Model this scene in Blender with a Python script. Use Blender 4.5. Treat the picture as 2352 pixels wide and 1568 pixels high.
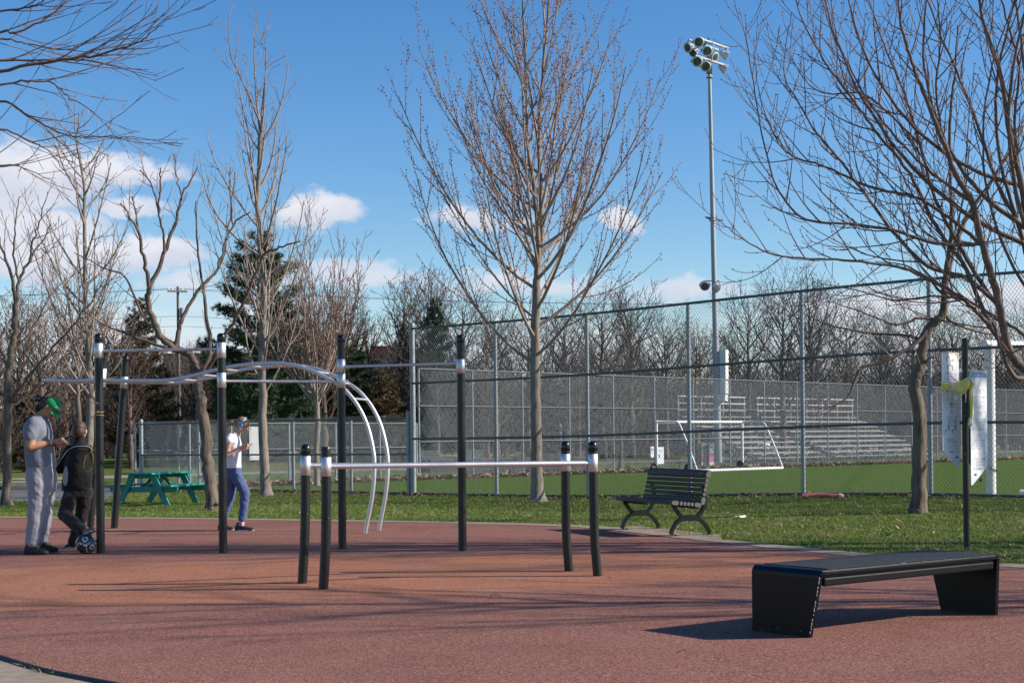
import bpy, bmesh, math, random
import numpy as np
from mathutils import Vector, Matrix, noise as mnoise

for _o in list(bpy.data.objects):
    bpy.data.objects.remove(_o)
SC = bpy.context.scene
COL = SC.collection
R = math.radians

# ------------------------------------------------------------------ camera
CAM_H, FPX, HU, HV = 1.25, 3300.0, 1176.0, 1010.0
ROLL = R(0.6)
cam_data = bpy.data.cameras.new('camera')
cam_data.sensor_width = 36.0
cam_data.lens = 36.0 * FPX / 2352.0
cam_data.shift_y = (HV - 784.0) / 2352.0
cam_data.clip_start, cam_data.clip_end = 0.1, 6000.0
cam = bpy.data.objects.new('camera', cam_data)
COL.objects.link(cam)
_ca, _sa = math.cos(ROLL), math.sin(ROLL)
cam.matrix_world = Matrix(((_ca, _sa, 0, 0), (0, 0, -1, 0), (-_sa, _ca, 0, CAM_H), (0, 0, 0, 1)))
SC.camera = cam

# ------------------------------------------------------------------ sun and sky
SUN_AZ, SUN_EL = R(93.0), R(29.6)          # azimuth from +Y towards +X
SUN_DIR = Vector((math.sin(SUN_AZ) * math.cos(SUN_EL), math.cos(SUN_AZ) * math.cos(SUN_EL), math.sin(SUN_EL)))
sun_data = bpy.data.lights.new('sun', 'SUN')
sun_data.energy = 5.0
sun_data.angle = R(0.53)
sun_data.color = (1.0, 0.91, 0.79)
sun = bpy.data.objects.new('sun', sun_data)
COL.objects.link(sun)
sun.rotation_euler = SUN_DIR.to_track_quat('Z', 'Y').to_euler()

SC.view_settings.view_transform = 'Standard'
SC.view_settings.look = 'None'
SC.view_settings.exposure = 0.48
SC.view_settings.gamma = 1.0
SC.view_settings.use_curve_mapping = False

world = bpy.data.worlds.new('World')
SC.world = world
world.use_nodes = True


def pix_dir(u, v):
    X, Y = (u - HU) / FPX, -(v - HV) / FPX
    return X * _ca + Y * _sa, -X * _sa + Y * _ca


def build_world():
    nt = world.node_tree
    N, L = nt.nodes, nt.links
    N.clear()

    def val(x):
        return x

    def M(op, a, b=None, c=None, clamp=False):
        n = N.new('ShaderNodeMath'); n.operation = op; n.use_clamp = clamp
        for i, s in enumerate((a, b, c)):
            if s is None:
                continue
            if isinstance(s, (int, float)):
                n.inputs[i].default_value = s
            else:
                L.new(s, n.inputs[i])
        return n.outputs[0]
    out = N.new('ShaderNodeOutputWorld')
    bg = N.new('ShaderNodeBackground')
    bg.inputs['Strength'].default_value = 0.110
    L.new(bg.outputs[0], out.inputs[0])
    sky = N.new('ShaderNodeTexSky')
    sky.sky_type = 'NISHITA'
    sky.sun_disc = False
    sky.sun_elevation = SUN_EL
    sky.sun_rotation = SUN_AZ
    sky.altitude = 50
    sky.air_density = 1.0
    sky.dust_density = 0.25
    sky.ozone_density = 2.2
    tc = N.new('ShaderNodeTexCoord')
    sep = N.new('ShaderNodeSeparateXYZ')
    L.new(tc.outputs['Generated'], sep.inputs[0])
    x, y, z = sep.outputs
    az = M('ARCTAN2', x, y)
    el = M('ARCSINE', z)
    # warp for puffy edges
    comb = N.new('ShaderNodeCombineXYZ')
    L.new(az, comb.inputs[0]); L.new(M('MULTIPLY', el, 1.6), comb.inputs[1])
    nz = N.new('ShaderNodeTexNoise'); nz.noise_dimensions = '3D'
    nz.inputs['Scale'].default_value = 26.0
    nz.inputs['Detail'].default_value = 9.0
    nz.inputs['Roughness'].default_value = 0.6
    L.new(comb.outputs[0], nz.inputs['Vector'])
    sepc = N.new('ShaderNodeSeparateColor')
    L.new(nz.outputs['Color'], sepc.inputs[0])
    wx = M('MULTIPLY', M('SUBTRACT', sepc.outputs[0], 0.5), 0.046)
    wy = M('MULTIPLY', M('SUBTRACT', sepc.outputs[1], 0.5), 0.036)
    azw, elw = M('ADD', az, wx), M('ADD', el, wy)
    blobs = CLOUDS
    dens = None
    lift = None
    for (u, v, ru, rv, k) in blobs:
        X, Y = pix_dir(u, v)
        a0 = math.atan(X); e0 = math.atan(Y * math.cos(a0))
        ra, re = ru / FPX, rv / FPX
        dx = M('MULTIPLY', M('SUBTRACT', azw, a0), 1 / ra)
        dy = M('MULTIPLY', M('SUBTRACT', elw, e0), 1 / re)
        # flat base: the lower half falls off twice as fast
        dyn = M('MULTIPLY', M('MINIMUM', dy, 0.0), 1.5)
        dyp = M('MAXIMUM', dy, 0.0)
        d2 = M('ADD', M('MULTIPLY', dx, dx), M('ADD', M('MULTIPLY', dyn, dyn), M('MULTIPLY', dyp, dyp)))
        b = M('MULTIPLY', M('SUBTRACT', 1.0, d2, clamp=True), k)
        dens = b if dens is None else M('MAXIMUM', dens, b)
        lf = M('MULTIPLY', b, dy)
        lift = lf if lift is None else M('ADD', lift, lf)
    # scattered low clouds all round, the same kind as in view, away from the part seen here
    n2 = N.new('ShaderNodeTexNoise')
    n2.inputs['Scale'].default_value = 5.0
    n2.inputs['Detail'].default_value = 6.0
    comb2 = N.new('ShaderNodeCombineXYZ')
    L.new(x, comb2.inputs[0]); L.new(y, comb2.inputs[1]); L.new(M('MULTIPLY', z, 4.0), comb2.inputs[2])
    L.new(comb2.outputs[0], n2.inputs['Vector'])
    band = M('MULTIPLY', M('SUBTRACT', 0.33, M('ABSOLUTE', M('SUBTRACT', el, 0.16))), 4.0, clamp=True)
    away = M('MULTIPLY', M('SUBTRACT', M('ABSOLUTE', az), 0.42), 6.0, clamp=True)
    gen = M('MULTIPLY', M('MULTIPLY', M('SUBTRACT', n2.outputs['Fac'], 0.60), 5.0, clamp=True), M('MULTIPLY', band, away))
    dens = M('MAXIMUM', dens, gen)
    ero = M('SUBTRACT', M('MULTIPLY', dens, 1.75), M('MULTIPLY', M('SUBTRACT', 0.74, nz.outputs['Fac']), 1.15))
    ramp = N.new('ShaderNodeMapRange'); ramp.interpolation_type = 'SMOOTHSTEP'
    L.new(ero, ramp.inputs[0])
    ramp.inputs[1].default_value = 0.0; ramp.inputs[2].default_value = 1.05
    ramp.inputs[3].default_value = 0.0; ramp.inputs[4].default_value = 0.93
    # lit tops, greyer undersides
    sh = N.new('ShaderNodeMapRange')
    L.new(M('ADD', lift, M('MULTIPLY', M('SUBTRACT', sepc.outputs[2], 0.5), 0.9)), sh.inputs[0])
    sh.inputs[1].default_value = -0.5; sh.inputs[2].default_value = 0.5
    cm = N.new('ShaderNodeMix'); cm.data_type = 'RGBA'
    L.new(sh.outputs[0], cm.inputs['Factor'])
    cm.inputs['A'].default_value = (3.9, 4.15, 5.05, 1)
    cm.inputs['B'].default_value = (5.8, 5.75, 6.1, 1)
    skc = N.new('ShaderNodeHueSaturation')          # the deep blue of a clear, dry April sky
    skc.inputs['Hue'].default_value = 0.507
    skc.inputs['Saturation'].default_value = 1.36
    L.new(sky.outputs[0], skc.inputs['Color'])
    mx = N.new('ShaderNodeMix'); mx.data_type = 'RGBA'
    L.new(ramp.outputs[0], mx.inputs['Factor'])
    L.new(skc.outputs['Color'], mx.inputs['A'])
    L.new(cm.outputs['Result'], mx.inputs['B'])
    L.new(mx.outputs['Result'], bg.inputs['Color'])


# (u, v, half width, half height, density) of each cloud as seen from here, kept as directions
CLOUDS = [(60, 420, 240, 110, 1.0), (230, 405, 190, 60, 0.85), (350, 398, 130, 36, 0.7), (20, 520, 300, 70, 0.95),
          (300, 482, 130, 34, 0.7), (90, 600, 360, 85, 0.95), (330, 590, 190, 65, 0.95), (420, 650, 120, 40, 0.6),
          (745, 495, 125, 62, 1.0), (690, 515, 80, 45, 0.8), (1060, 505, 125, 42, 0.8), (1420, 510, 82, 45, 0.9),
          (1180, 520, 110, 22, 0.5), (820, 640, 320, 52, 0.62), (1180, 660, 330, 55, 0.62), (1560, 670, 260, 50, 0.6),
          (1980, 720, 420, 75, 0.7), (2320, 690, 240, 70, 0.65), (600, 700, 420, 60, 0.5),
          (300, 800, 700, 150, 0.62), (1200, 830, 800, 150, 0.62), (2100, 830, 700, 160, 0.68)]
build_world()


# ------------------------------------------------------------------ place helpers
def sstep(a, b, x):
    t = np.clip((np.asarray(x, float) - a) / (b - a), 0, 1)
    return t * t * (3 - 2 * t)


def gz(x, y):
    """ground height: the lawn rises a little to the right, by the fence, and so does the road far left"""
    return (0.17 * sstep(0, 7.5, x) * sstep(18.5, 25, y) * (1 - sstep(32, 48, y))
            + 0.42 * (1 - sstep(-13, -5, x)) * sstep(64, 100, y))


def W(u, v, Z):
    """the point that far away (metres along the view) seen at photo position u, v (2352 x 1568)"""
    X, Y = pix_dir(u, v)
    return Vector((X * Z, Z, CAM_H + Y * Z))


def G(u, v):
    """the ground point seen at u, v"""
    X, Y = pix_dir(u, v)
    h = 0.0
    for _ in range(6):
        Z = (h - CAM_H) / Y
        h = float(gz(X * Z, Z))
    return Vector((X * Z, Z, h))


def ppm(Z):
    return FPX / Z


# ------------------------------------------------------------------ objects
def tag(o, label=None, cat=None, group=None, kind=None):
    if label: o['label'] = label
    if cat: o['category'] = cat
    if group: o['group'] = group
    if kind: o['kind'] = kind
    return o


def thing(name, label, cat, loc=(0, 0, 0), rz=0.0, group=None):
    o = bpy.data.objects.new(name, None)
    o.empty_display_size = 0.2
    COL.objects.link(o)
    o.location = loc
    o.rotation_euler = (0, 0, rz)
    return tag(o, label, cat, group)


def link(name, me, parent=None, loc=None):
    o = bpy.data.objects.new(name, me)
    COL.objects.link(o)
    if parent is not None:
        o.parent = parent
    if loc is not None:
        o.location = loc
    return o


def copy_tree(o, parent=None):
    c = o.copy()
    COL.objects.link(c)
    if parent is not None:
        c.parent = parent
    for ch in list(o.children):
        copy_tree(ch, c)
    return c


def raw_mesh(name, verts, faces, mats=(), fmat=None, smooth=False):
    """fast mesh from arrays; faces is one (F, k) array or a list of them"""
    me = bpy.data.meshes.new(name)
    verts = np.asarray(verts, np.float32)
    fl = faces if isinstance(faces, list) else [faces]
    fl = [np.asarray(f, np.int32) for f in fl if len(f)]
    nl = sum(f.size for f in fl); nf = sum(len(f) for f in fl)
    me.vertices.add(len(verts)); me.vertices.foreach_set('co', verts.ravel())
    me.loops.add(nl); me.polygons.add(nf)
    me.loops.foreach_set('vertex_index', np.concatenate([f.ravel() for f in fl]))
    tot = np.concatenate([np.full(len(f), f.shape[1], np.int32) for f in fl])
    start = np.concatenate([[0], np.cumsum(tot)[:-1]]).astype(np.int32)
    me.polygons.foreach_set('loop_start', start)
    if fmat is not None:
        me.polygons.foreach_set('material_index', np.asarray(fmat, np.int32))
    me.polygons.foreach_set('use_smooth', np.full(nf, smooth))
    for m in mats:
        me.materials.append(m)
    me.update(calc_edges=True)
    me.validate()
    return me


class MB:
    """collects shapes for ONE mesh object"""

    def __init__(s):
        s.v = []; s.f = []; s.m = []; s.sm = []; s.cur = 0

    def add(s, verts, faces, smooth=False):
        b = len(s.v)
        s.v += [tuple(p) for p in verts]
        for f in faces:
            s.f.append(tuple(i + b for i in f)); s.m.append(s.cur); s.sm.append(smooth)
        return s

    def box(s, c, size, rot=None, bev=0.0):
        hx, hy, hz = [k / 2 for k in size]
        c = Vector(c)
        if bev > 0:
            b = min(bev, hx * .9, hy * .9, hz * .9)
            bm = bmesh.new()
            bmesh.ops.create_cube(bm, size=1)
            for q in bm.verts:
                q.co = Vector((q.co.x * 2 * hx, q.co.y * 2 * hy, q.co.z * 2 * hz))
            bmesh.ops.bevel(bm, geom=bm.edges[:], offset=b, segments=2, affect='EDGES', profile=0.6)
            bm.verts.index_update()
            vs = [q.co.copy() for q in bm.verts]
            fs = [[q.index for q in f.verts] for f in bm.faces]
            bm.free()
        else:
            vs = [Vector((x, y, z)) for x in (-hx, hx) for y in (-hy, hy) for z in (-hz, hz)]
            fs = [(0, 1, 3, 2), (4, 6, 7, 5), (0, 4, 5, 1), (2, 3, 7, 6), (0, 2, 6, 4), (1, 5, 7, 3)]
        if rot is not None:
            vs = [rot @ q for q in vs]
        return s.add([q + c for q in vs], fs, False)

    def bar(s, p0, p1, w, h, up=(0, 0, 1), bev=0.0):
        """rectangular bar from p0 to p1"""
        p0, p1 = Vector(p0), Vector(p1)
        d = (p1 - p0); Ln = d.length; d.normalize()
        sdir = d.cross(Vector(up))
        if sdir.length < 1e-5: sdir = d.cross(Vector((0, 1, 0)))
        sdir.normalize(); u = sdir.cross(d)
        rot = Matrix((d, sdir, u)).transposed()
        return s.box((p0 + p1) / 2, (Ln, w, h), rot, bev)

    def tube(s, pts, rad, sides=12, cap=True, smooth=True, flat=1.0, close=False):
        pts = [Vector(p) for p in pts]
        n = len(pts)
        if not hasattr(rad, '__len__'): rad = [rad] * n
        tans = []
        for i in range(n):
            if close: t = pts[(i + 1) % n] - pts[i - 1]
            else: t = pts[min(i + 1, n - 1)] - pts[max(i - 1, 0)]
            tans.append(t.normalized())
        ref = tans[0].orthogonal().normalized()
        vs = []; fs = []
        for i in range(n):
            t = tans[i]
            ref = (ref - t * ref.dot(t)).normalized()
            b = t.cross(ref)
            for k in range(sides):
                a = 2 * math.pi * k / sides
                vs.append(pts[i] + (ref * math.cos(a) + b * math.sin(a) * flat) * rad[i])
        m = n if close else n - 1
        for i in range(m):
            for k in range(sides):
                k2 = (k + 1) % sides; j = (i + 1) % n
                fs.append((i * sides + k, i * sides + k2, j * sides + k2, j * sides + k))
        s.add(vs, fs, smooth)
        if cap and not close:
            s.add(vs[:sides], [tuple(reversed(range(sides)))], False)
            s.add(vs[-sides:], [tuple(range(sides))], False)
        return s

    def lathe(s, prof, c=(0, 0, 0), sides=24, axis=None, smooth=True):
        """prof: (radius, height) pairs"""
        c = Vector(c)
        q = Vector((0, 0, 1)).rotation_difference(Vector(axis)) if axis is not None else None
        vs = []; fs = []
        for r, h in prof:
            for k in range(sides):
                a = 2 * math.pi * k / sides
                p = Vector((r * math.cos(a), r * math.sin(a), h))
                vs.append((q @ p if q else p) + c)
        for i in range(len(prof) - 1):
            for k in range(sides):
                k2 = (k + 1) % sides
                fs.append((i * sides + k, i * sides + k2, (i + 1) * sides + k2, (i + 1) * sides + k))
        s.add(vs, fs, smooth)
        if prof[0][0] > 1e-4: s.add(vs[:sides], [tuple(reversed(range(sides)))], False)
        if prof[-1][0] > 1e-4: s.add(vs[-sides:], [tuple(range(sides))], False)
        return s

    def prism(s, outline, frame, thick):
        """outline: 2D points, frame: (origin, ux, uy); extruded by thick along ux x uy"""
        o, ux, uy = Vector(frame[0]), Vector(frame[1]), Vector(frame[2])
        n = ux.cross(uy).normalized()
        a = [o + ux * p[0] + uy * p[1] + n * (thick / 2) for p in outline]
        b = [o + ux * p[0] + uy * p[1] - n * (thick / 2) for p in outline]
        k = len(outline)
        fs = [tuple(range(k)), tuple(reversed(range(k, 2 * k)))]
        for i in range(k):
            j = (i + 1) % k
            fs.append((i, i + k, j + k, j))
        return s.add(a + b, fs, False)

    def sphere(s, c, r, seg=16, rings=10, rot=None):
        rr = r if hasattr(r, '__len__') else (r, r, r)
        c = Vector(c)
        vs = []; fs = []
        for i in range(rings + 1):
            th = math.pi * i / rings
            for k in range(seg):
                a = 2 * math.pi * k / seg
                p = Vector((rr[0] * math.sin(th) * math.cos(a), rr[1] * math.sin(th) * math.sin(a), rr[2] * math.cos(th)))
                if rot is not None: p = rot @ p
                vs.append(p + c)
        for i in range(rings):
            for k in range(seg):
                k2 = (k + 1) % seg
                fs.append((i * seg + k, (i + 1) * seg + k, (i + 1) * seg + k2, i * seg + k2))
        return s.add(vs, fs, True)

    def mesh(s, name, mats, off=None):
        me = bpy.data.meshes.new(name)
        vs = s.v if off is None else [(p[0] - off[0], p[1] - off[1], p[2] - off[2]) for p in s.v]
        me.from_pydata(vs, [], s.f)
        for m in (mats if isinstance(mats, (list, tuple)) else [mats]):
            me.materials.append(m)
        me.polygons.foreach_set('material_index', s.m)
        me.polygons.foreach_set('use_smooth', s.sm)
        me.update()
        me.validate()
        return me

    def build(s, name, mats, parent=None, world=False, loc=None):
        off = None
        if world and parent is not None:
            off = Vector(parent.location)
            if parent.parent is not None: off = off + Vector(parent.parent.location)
        me = s.mesh(name, mats, off)
        return link(name, me, parent, loc)


def smooth_curve(pts, n=8):
    """Catmull-Rom through the points"""
    P = [Vector(p) for p in pts]
    out = []
    for i in range(len(P) - 1):
        a = P[i - 1] if i > 0 else P[i] * 2 - P[i + 1]
        b, c = P[i], P[i + 1]
        d = P[i + 2] if i + 2 < len(P) else P[i + 1] * 2 - P[i]
        for k in range(n):
            t = k / n
            out.append(0.5 * ((2 * b) + (c - a) * t + (2 * a - 5 * b + 4 * c - d) * t * t + (3 * b - a - 3 * c + d) * t ** 3))
    out.append(P[-1].copy())
    return out


# ------------------------------------------------------------------ materials
def new_mat(name):
    m = bpy.data.materials.new(name)
    m.use_nodes = True
    nt = m.node_tree
    return m, nt, nt.nodes['Principled BSDF']


def node_math(nt, op, a, b=None, clamp=False):
    n = nt.nodes.new('ShaderNodeMath'); n.operation = op; n.use_clamp = clamp
    for i, q in enumerate((a, b)):
        if q is None: continue
        if isinstance(q, (int, float)): n.inputs[i].default_value = q
        else: nt.links.new(q, n.inputs[i])
    return n.outputs[0]


def node_noise(nt, scale, detail=4, rough=0.55, vec=None, stretch=None, src='Object'):
    tc = nt.nodes.new('ShaderNodeTexCoord')
    o = tc.outputs[src] if vec is None else vec
    if stretch is not None:
        mp = nt.nodes.new('ShaderNodeMapping')
        mp.inputs['Scale'].default_value = stretch
        nt.links.new(o, mp.inputs['Vector']); o = mp.outputs[0]
    n = nt.nodes.new('ShaderNodeTexNoise')
    n.inputs['Scale'].default_value = scale
    n.inputs['Detail'].default_value = detail
    n.inputs['Roughness'].default_value = rough
    nt.links.new(o, n.inputs['Vector'])
    return n.outputs['Fac']


def node_ramp(nt, fac, stops):
    r = nt.nodes.new('ShaderNodeValToRGB')
    e = r.color_ramp.elements
    while len(e) < len(stops): e.new(0.5)
    for q, (p, c) in zip(e, stops):
        q.position = p; q.color = (*c, 1) if len(c) == 3 else c
    nt.links.new(fac, r.inputs['Fac'])
    return r.outputs['Color']


def node_mix(nt, fac, a, b, blend='MIX'):
    n = nt.nodes.new('ShaderNodeMix'); n.data_type = 'RGBA'; n.blend_type = blend
    for k, q in (('Factor', fac), ('A', a), ('B', b)):
        if isinstance(q, (int, float)): n.inputs[k].default_value = q
        elif isinstance(q, tuple): n.inputs[k].default_value = (*q, 1) if len(q) == 3 else q
        else: nt.links.new(q, n.inputs[k])
    return n.outputs['Result']


def node_bump(nt, bsdf, h, strength=0.4, dist=0.01):
    b = nt.nodes.new('ShaderNodeBump')
    b.inputs['Strength'].default_value = strength
    b.inputs['Distance'].default_value = dist
    nt.links.new(h, b.inputs['Height'])
    nt.links.new(b.outputs[0], bsdf.inputs['Normal'])


def mat(name, c1, c2=None, rough=0.6, metal=0.0, scale=8.0, detail=5, stretch=None, bump=0.0, bdist=0.004, lo=0.35, hi=0.65,
        spec=0.5, coat=0.0):
    m, nt, b = new_mat(name)
    b.inputs['Roughness'].default_value = rough
    b.inputs['Metallic'].default_value = metal
    b.inputs['Specular IOR Level'].default_value = spec
    if coat: b.inputs['Coat Weight'].default_value = coat
    c2 = c2 or tuple(k * 0.8 for k in c1)
    f = node_noise(nt, scale, detail, 0.6, stretch=stretch)
    nt.links.new(node_ramp(nt, f, [(lo, c1), (hi, c2)]), b.inputs['Base Color'])
    rr = nt.nodes.new('ShaderNodeMapRange')
    rr.inputs[3].default_value = max(0.02, rough - 0.07); rr.inputs[4].default_value = min(1, rough + 0.07)
    nt.links.new(f, rr.inputs[0]); nt.links.new(rr.outputs[0], b.inputs['Roughness'])
    if bump: node_bump(nt, b, f, bump, bdist)
    return m


def bark_mat(name, c1, c2, scale=14, bump=0.8, dist=0.02, stretch=(1, 1, 0.22)):
    m, nt, b = new_mat(name)
    b.inputs['Roughness'].default_value = 0.9
    b.inputs['Specular IOR Level'].default_value = 0.25
    f = node_noise(nt, scale, 8, 0.65, stretch=stretch)
    g = node_noise(nt, 2.2, 3, 0.5)
    col = node_ramp(nt, f, [(0.34, c2), (0.56, c1)])
    col = node_mix(nt, node_math(nt, 'MULTIPLY', g, 0.5), col, tuple(k * 0.62 for k in c1))
    nt.links.new(col, b.inputs['Base Color'])
    node_bump(nt, b, f, bump, dist)
    return m
# ================================================================== THE SETTING
rng = np.random.default_rng(7)

# ---- materials of the ground
m_ground, nt, b = new_mat('lawn_soil')
f = node_noise(nt, 1.1, 6, 0.65); f2 = node_noise(nt, 38, 5, 0.7); f3 = node_noise(nt, 0.16, 3, 0.5)
c = node_ramp(nt, f2, [(0.3, (0.048, 0.080, 0.014)), (0.5, (0.090, 0.135, 0.024)), (0.72, (0.18, 0.175, 0.062))])
c = node_mix(nt, node_math(nt, 'MULTIPLY', node_math(nt, 'SUBTRACT', f, 0.43), 3.6, True), c, (0.155, 0.130, 0.058))
c = node_mix(nt, node_math(nt, 'MULTIPLY', node_math(nt, 'SUBTRACT', f3, 0.5), 1.6, True), c, (0.05, 0.10, 0.02))
nt.links.new(c, b.inputs['Base Color']); b.inputs['Roughness'].default_value = 0.95
b.inputs['Specular IOR Level'].default_value = 0.04
node_bump(nt, b, f2, 0.9, 0.03)

m_rubber, nt, b = new_mat('rubber_granules')
tc = nt.nodes.new('ShaderNodeTexCoord')
sp = nt.nodes.new('ShaderNodeSeparateXYZ'); nt.links.new(tc.outputs['Object'], sp.inputs[0])
g1 = node_noise(nt, 62, 4, 0.8); g2 = node_noise(nt, 1.3, 5, 0.6); g3 = node_noise(nt, 34, 4, 0.7)
vor = nt.nodes.new('ShaderNodeTexVoronoi'); vor.inputs['Scale'].default_value = 170
nt.links.new(tc.outputs['Object'], vor.inputs['Vector'])
red = node_ramp(nt, g1, [(0.34, (0.085, 0.036, 0.026)), (0.5, (0.232, 0.103, 0.079)), (0.64, (0.44, 0.232, 0.184))])
org = node_ramp(nt, g1, [(0.34, (0.15, 0.055, 0.030)), (0.5, (0.335, 0.139, 0.083)), (0.64, (0.52, 0.262, 0.175))])
yy = node_math(nt, 'SUBTRACT', sp.outputs[1], node_math(nt, 'ADD', node_math(nt, 'MULTIPLY', sp.outputs[0], 0.22), 13.77))
xx = node_math(nt, 'DIVIDE', node_math(nt, 'ADD', sp.outputs[0], 2.4), 6.0)
yy = node_math(nt, 'DIVIDE', yy, 2.2)
rr = node_math(nt, 'ADD', node_math(nt, 'MULTIPLY', xx, xx), node_math(nt, 'MULTIPLY', yy, yy))
rr = node_math(nt, 'ADD', rr, node_math(nt, 'MULTIPLY', node_math(nt, 'SUBTRACT', g3, 0.5), 0.22))
inl = node_math(nt, 'MULTIPLY', node_math(nt, 'SUBTRACT', 1.0, rr), 9.0, True)
c = node_mix(nt, inl, red, org)
worn = node_mix(nt, node_math(nt, 'MULTIPLY', node_math(nt, 'SUBTRACT', g2, 0.42), 1.5, True), c, (0.30, 0.175, 0.138))
c = node_mix(nt, 0.55, c, worn)
g4 = node_noise(nt, 0.45, 7, 0.68); g5 = node_noise(nt, 3.5, 6, 0.7, stretch=(.35, 1, 1))
c = node_mix(nt, node_math(nt, 'MULTIPLY', node_math(nt, 'SUBTRACT', g4, 0.50), 2.6, True), c, (0.135, 0.066, 0.052))
c = node_mix(nt, node_math(nt, 'MULTIPLY', node_math(nt, 'SUBTRACT', g5, 0.60), 2.2, True), c, (0.115, 0.060, 0.050))
nt.links.new(c, b.inputs['Base Color']); b.inputs['Roughness'].default_value = 0.92
b.inputs['Specular IOR Level'].default_value = 0.06
node_bump(nt, b, node_math(nt, 'ADD', vor.outputs['Distance'], g3), 0.55, 0.006)

m_concrete = mat('concrete', (0.33, 0.272, 0.212), (0.235, 0.19, 0.15), 0.95, spec=.06, scale=9, detail=8, bump=0.35, bdist=0.004)
m_kerb = mat('kerb_concrete', (0.36, 0.32, 0.265), (0.22, 0.19, 0.155), 0.95, spec=.06, scale=5, detail=8, bump=0.5, bdist=0.01)
m_asphalt = mat('asphalt', (0.16, 0.16, 0.165), (0.105, 0.105, 0.11), 0.95, spec=.08, scale=30, detail=8, bump=0.4, bdist=0.006)
m_dustpath = mat('stone_dust', (0.33, 0.285, 0.235), (0.23, 0.20, 0.165), 0.95, spec=.05, scale=3, detail=8)
m_turf, nt, b = new_mat('artificial_turf')
f = node_noise(nt, 60, 5, 0.7); f1 = node_noise(nt, 0.5, 4, 0.6)
c = node_ramp(nt, f, [(0.3, (0.050, 0.088, 0.010)), (0.55, (0.085, 0.135, 0.018)), (0.75, (0.14, 0.18, 0.04))])
c = node_mix(nt, node_math(nt, 'MULTIPLY', f1, 0.35), c, (0.085, 0.118, 0.018))
nt.links.new(c, b.inputs['Base Color']); b.inputs['Roughness'].default_value = 0.95
b.inputs['Specular IOR Level'].default_value = 0.04
node_bump(nt, b, f, 0.8, 0.02)


def inside(poly, x, y):
    px, py = np.asarray(poly)[:, 0], np.asarray(poly)[:, 1]
    c = np.zeros(len(x), bool)
    j = len(px) - 1
    for i in range(len(px)):
        t = ((py[i] > y) != (py[j] > y)) & (x < (px[j] - px[i]) * (y - py[i]) / (py[j] - py[i] + 1e-12) + px[i])
        c ^= t
        j = i
    return c


def sheet(name, poly, dz, m, step=0.0, kind='structure', thick=0.0):
    """flat sheet that follows the ground dz above it"""
    bm = bmesh.new()
    bm.faces.new([bm.verts.new((p[0], p[1], 0)) for p in poly])
    if step:
        xs = [p[0] for p in poly]; ys = [p[1] for p in poly]
        for ax, lo, hi in ((0, min(xs), max(xs)), (1, min(ys), max(ys))):
            k = math.floor(lo / step) * step + step
            while k < hi:
                co = [0, 0, 0]; co[ax] = k; no = [0, 0, 0]; no[ax] = 1
                bmesh.ops.bisect_plane(bm, geom=bm.verts[:] + bm.edges[:] + bm.faces[:], plane_co=co, plane_no=no)
                k += step
    for q in bm.verts:
        q.co.z = float(gz(q.co.x, q.co.y)) + dz
    bmesh.ops.recalc_face_normals(bm, faces=bm.faces[:])
    bm.faces.ensure_lookup_table()
    if bm.faces[0].normal.z < 0:
        bmesh.ops.reverse_faces(bm, faces=bm.faces[:])
    if thick:
        r = bmesh.ops.extrude_face_region(bm, geom=bm.faces[:])
        for q in r['geom']:
            if isinstance(q, bmesh.types.BMVert): q.co.z += thick
        bmesh.ops.recalc_face_normals(bm, faces=bm.faces[:])
    me = bpy.data.meshes.new(name)
    bm.to_mesh(me); bm.free()
    me.materials.append(m)
    o = link(name, me)
    if kind: o['kind'] = kind
    return o


def xy(u, v):
    p = G(u, v)
    return (p.x, p.y)


# ---- the ground, one sheet to the horizon
gx = np.concatenate([[-3000, -800, -200, -100], np.arange(-60, -30, 2.0), np.arange(-30, 41, 1.0), [70, 200, 800, 3000]])
gy = np.concatenate([[-300, -60, -15], np.arange(0, 61, 1.0), np.arange(62, 131, 2.0), [200, 500, 1500, 4500]])
XX, YY = np.meshgrid(gx, gy)
V = np.stack([XX.ravel(), YY.ravel(), gz(XX, YY).ravel()], 1)
nx = len(gx)
I, J = np.meshgrid(np.arange(nx - 1), np.arange(len(gy) - 1))
a = (J * nx + I).ravel()
ground = link('ground', raw_mesh('ground', V, np.stack([a, a + 1, a + nx + 1, a + nx], 1), [m_ground], smooth=True))
ground['kind'] = 'structure'

# ---- fitness court of rubber, its concrete border, the slab under the park bench
far_edge = [xy(-160, 1188), xy(0, 1189), xy(250, 1191), xy(500, 1193), xy(750, 1197), xy(1000, 1201), xy(1200, 1206), xy(1330, 1211),
            xy(1440, 1222), xy(1550, 1236), xy(1650, 1247), xy(1800, 1262), xy(1950, 1277), xy(2120, 1290), xy(2300, 1302), xy(2420, 1310)]
near_l = [xy(-200, 1450), xy(0, 1514), xy(100, 1544), xy(215, 1568), xy(330, 1590)]
court_poly = far_edge + [(7.5, 12.6), (8.5, 10), (8.5, 5), (4, 1.2), (0, 0.8), (-1.2, 3.0), (-1.7, 5.5)] + list(reversed(near_l)) + [(-4.6, 10.2), (-7.5, 14)]
court = sheet('rubber_court', court_poly, 0.005, m_rubber)


def offset(poly, d):
    out = []
    for i, p in enumerate(poly):
        a = Vector(poly[max(i - 1, 0)]); c = Vector(poly[min(i + 1, len(poly) - 1)])
        t = (c - a).normalized()
        out.append((p[0] - t.y * d, p[1] + t.x * d))
    return out


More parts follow.
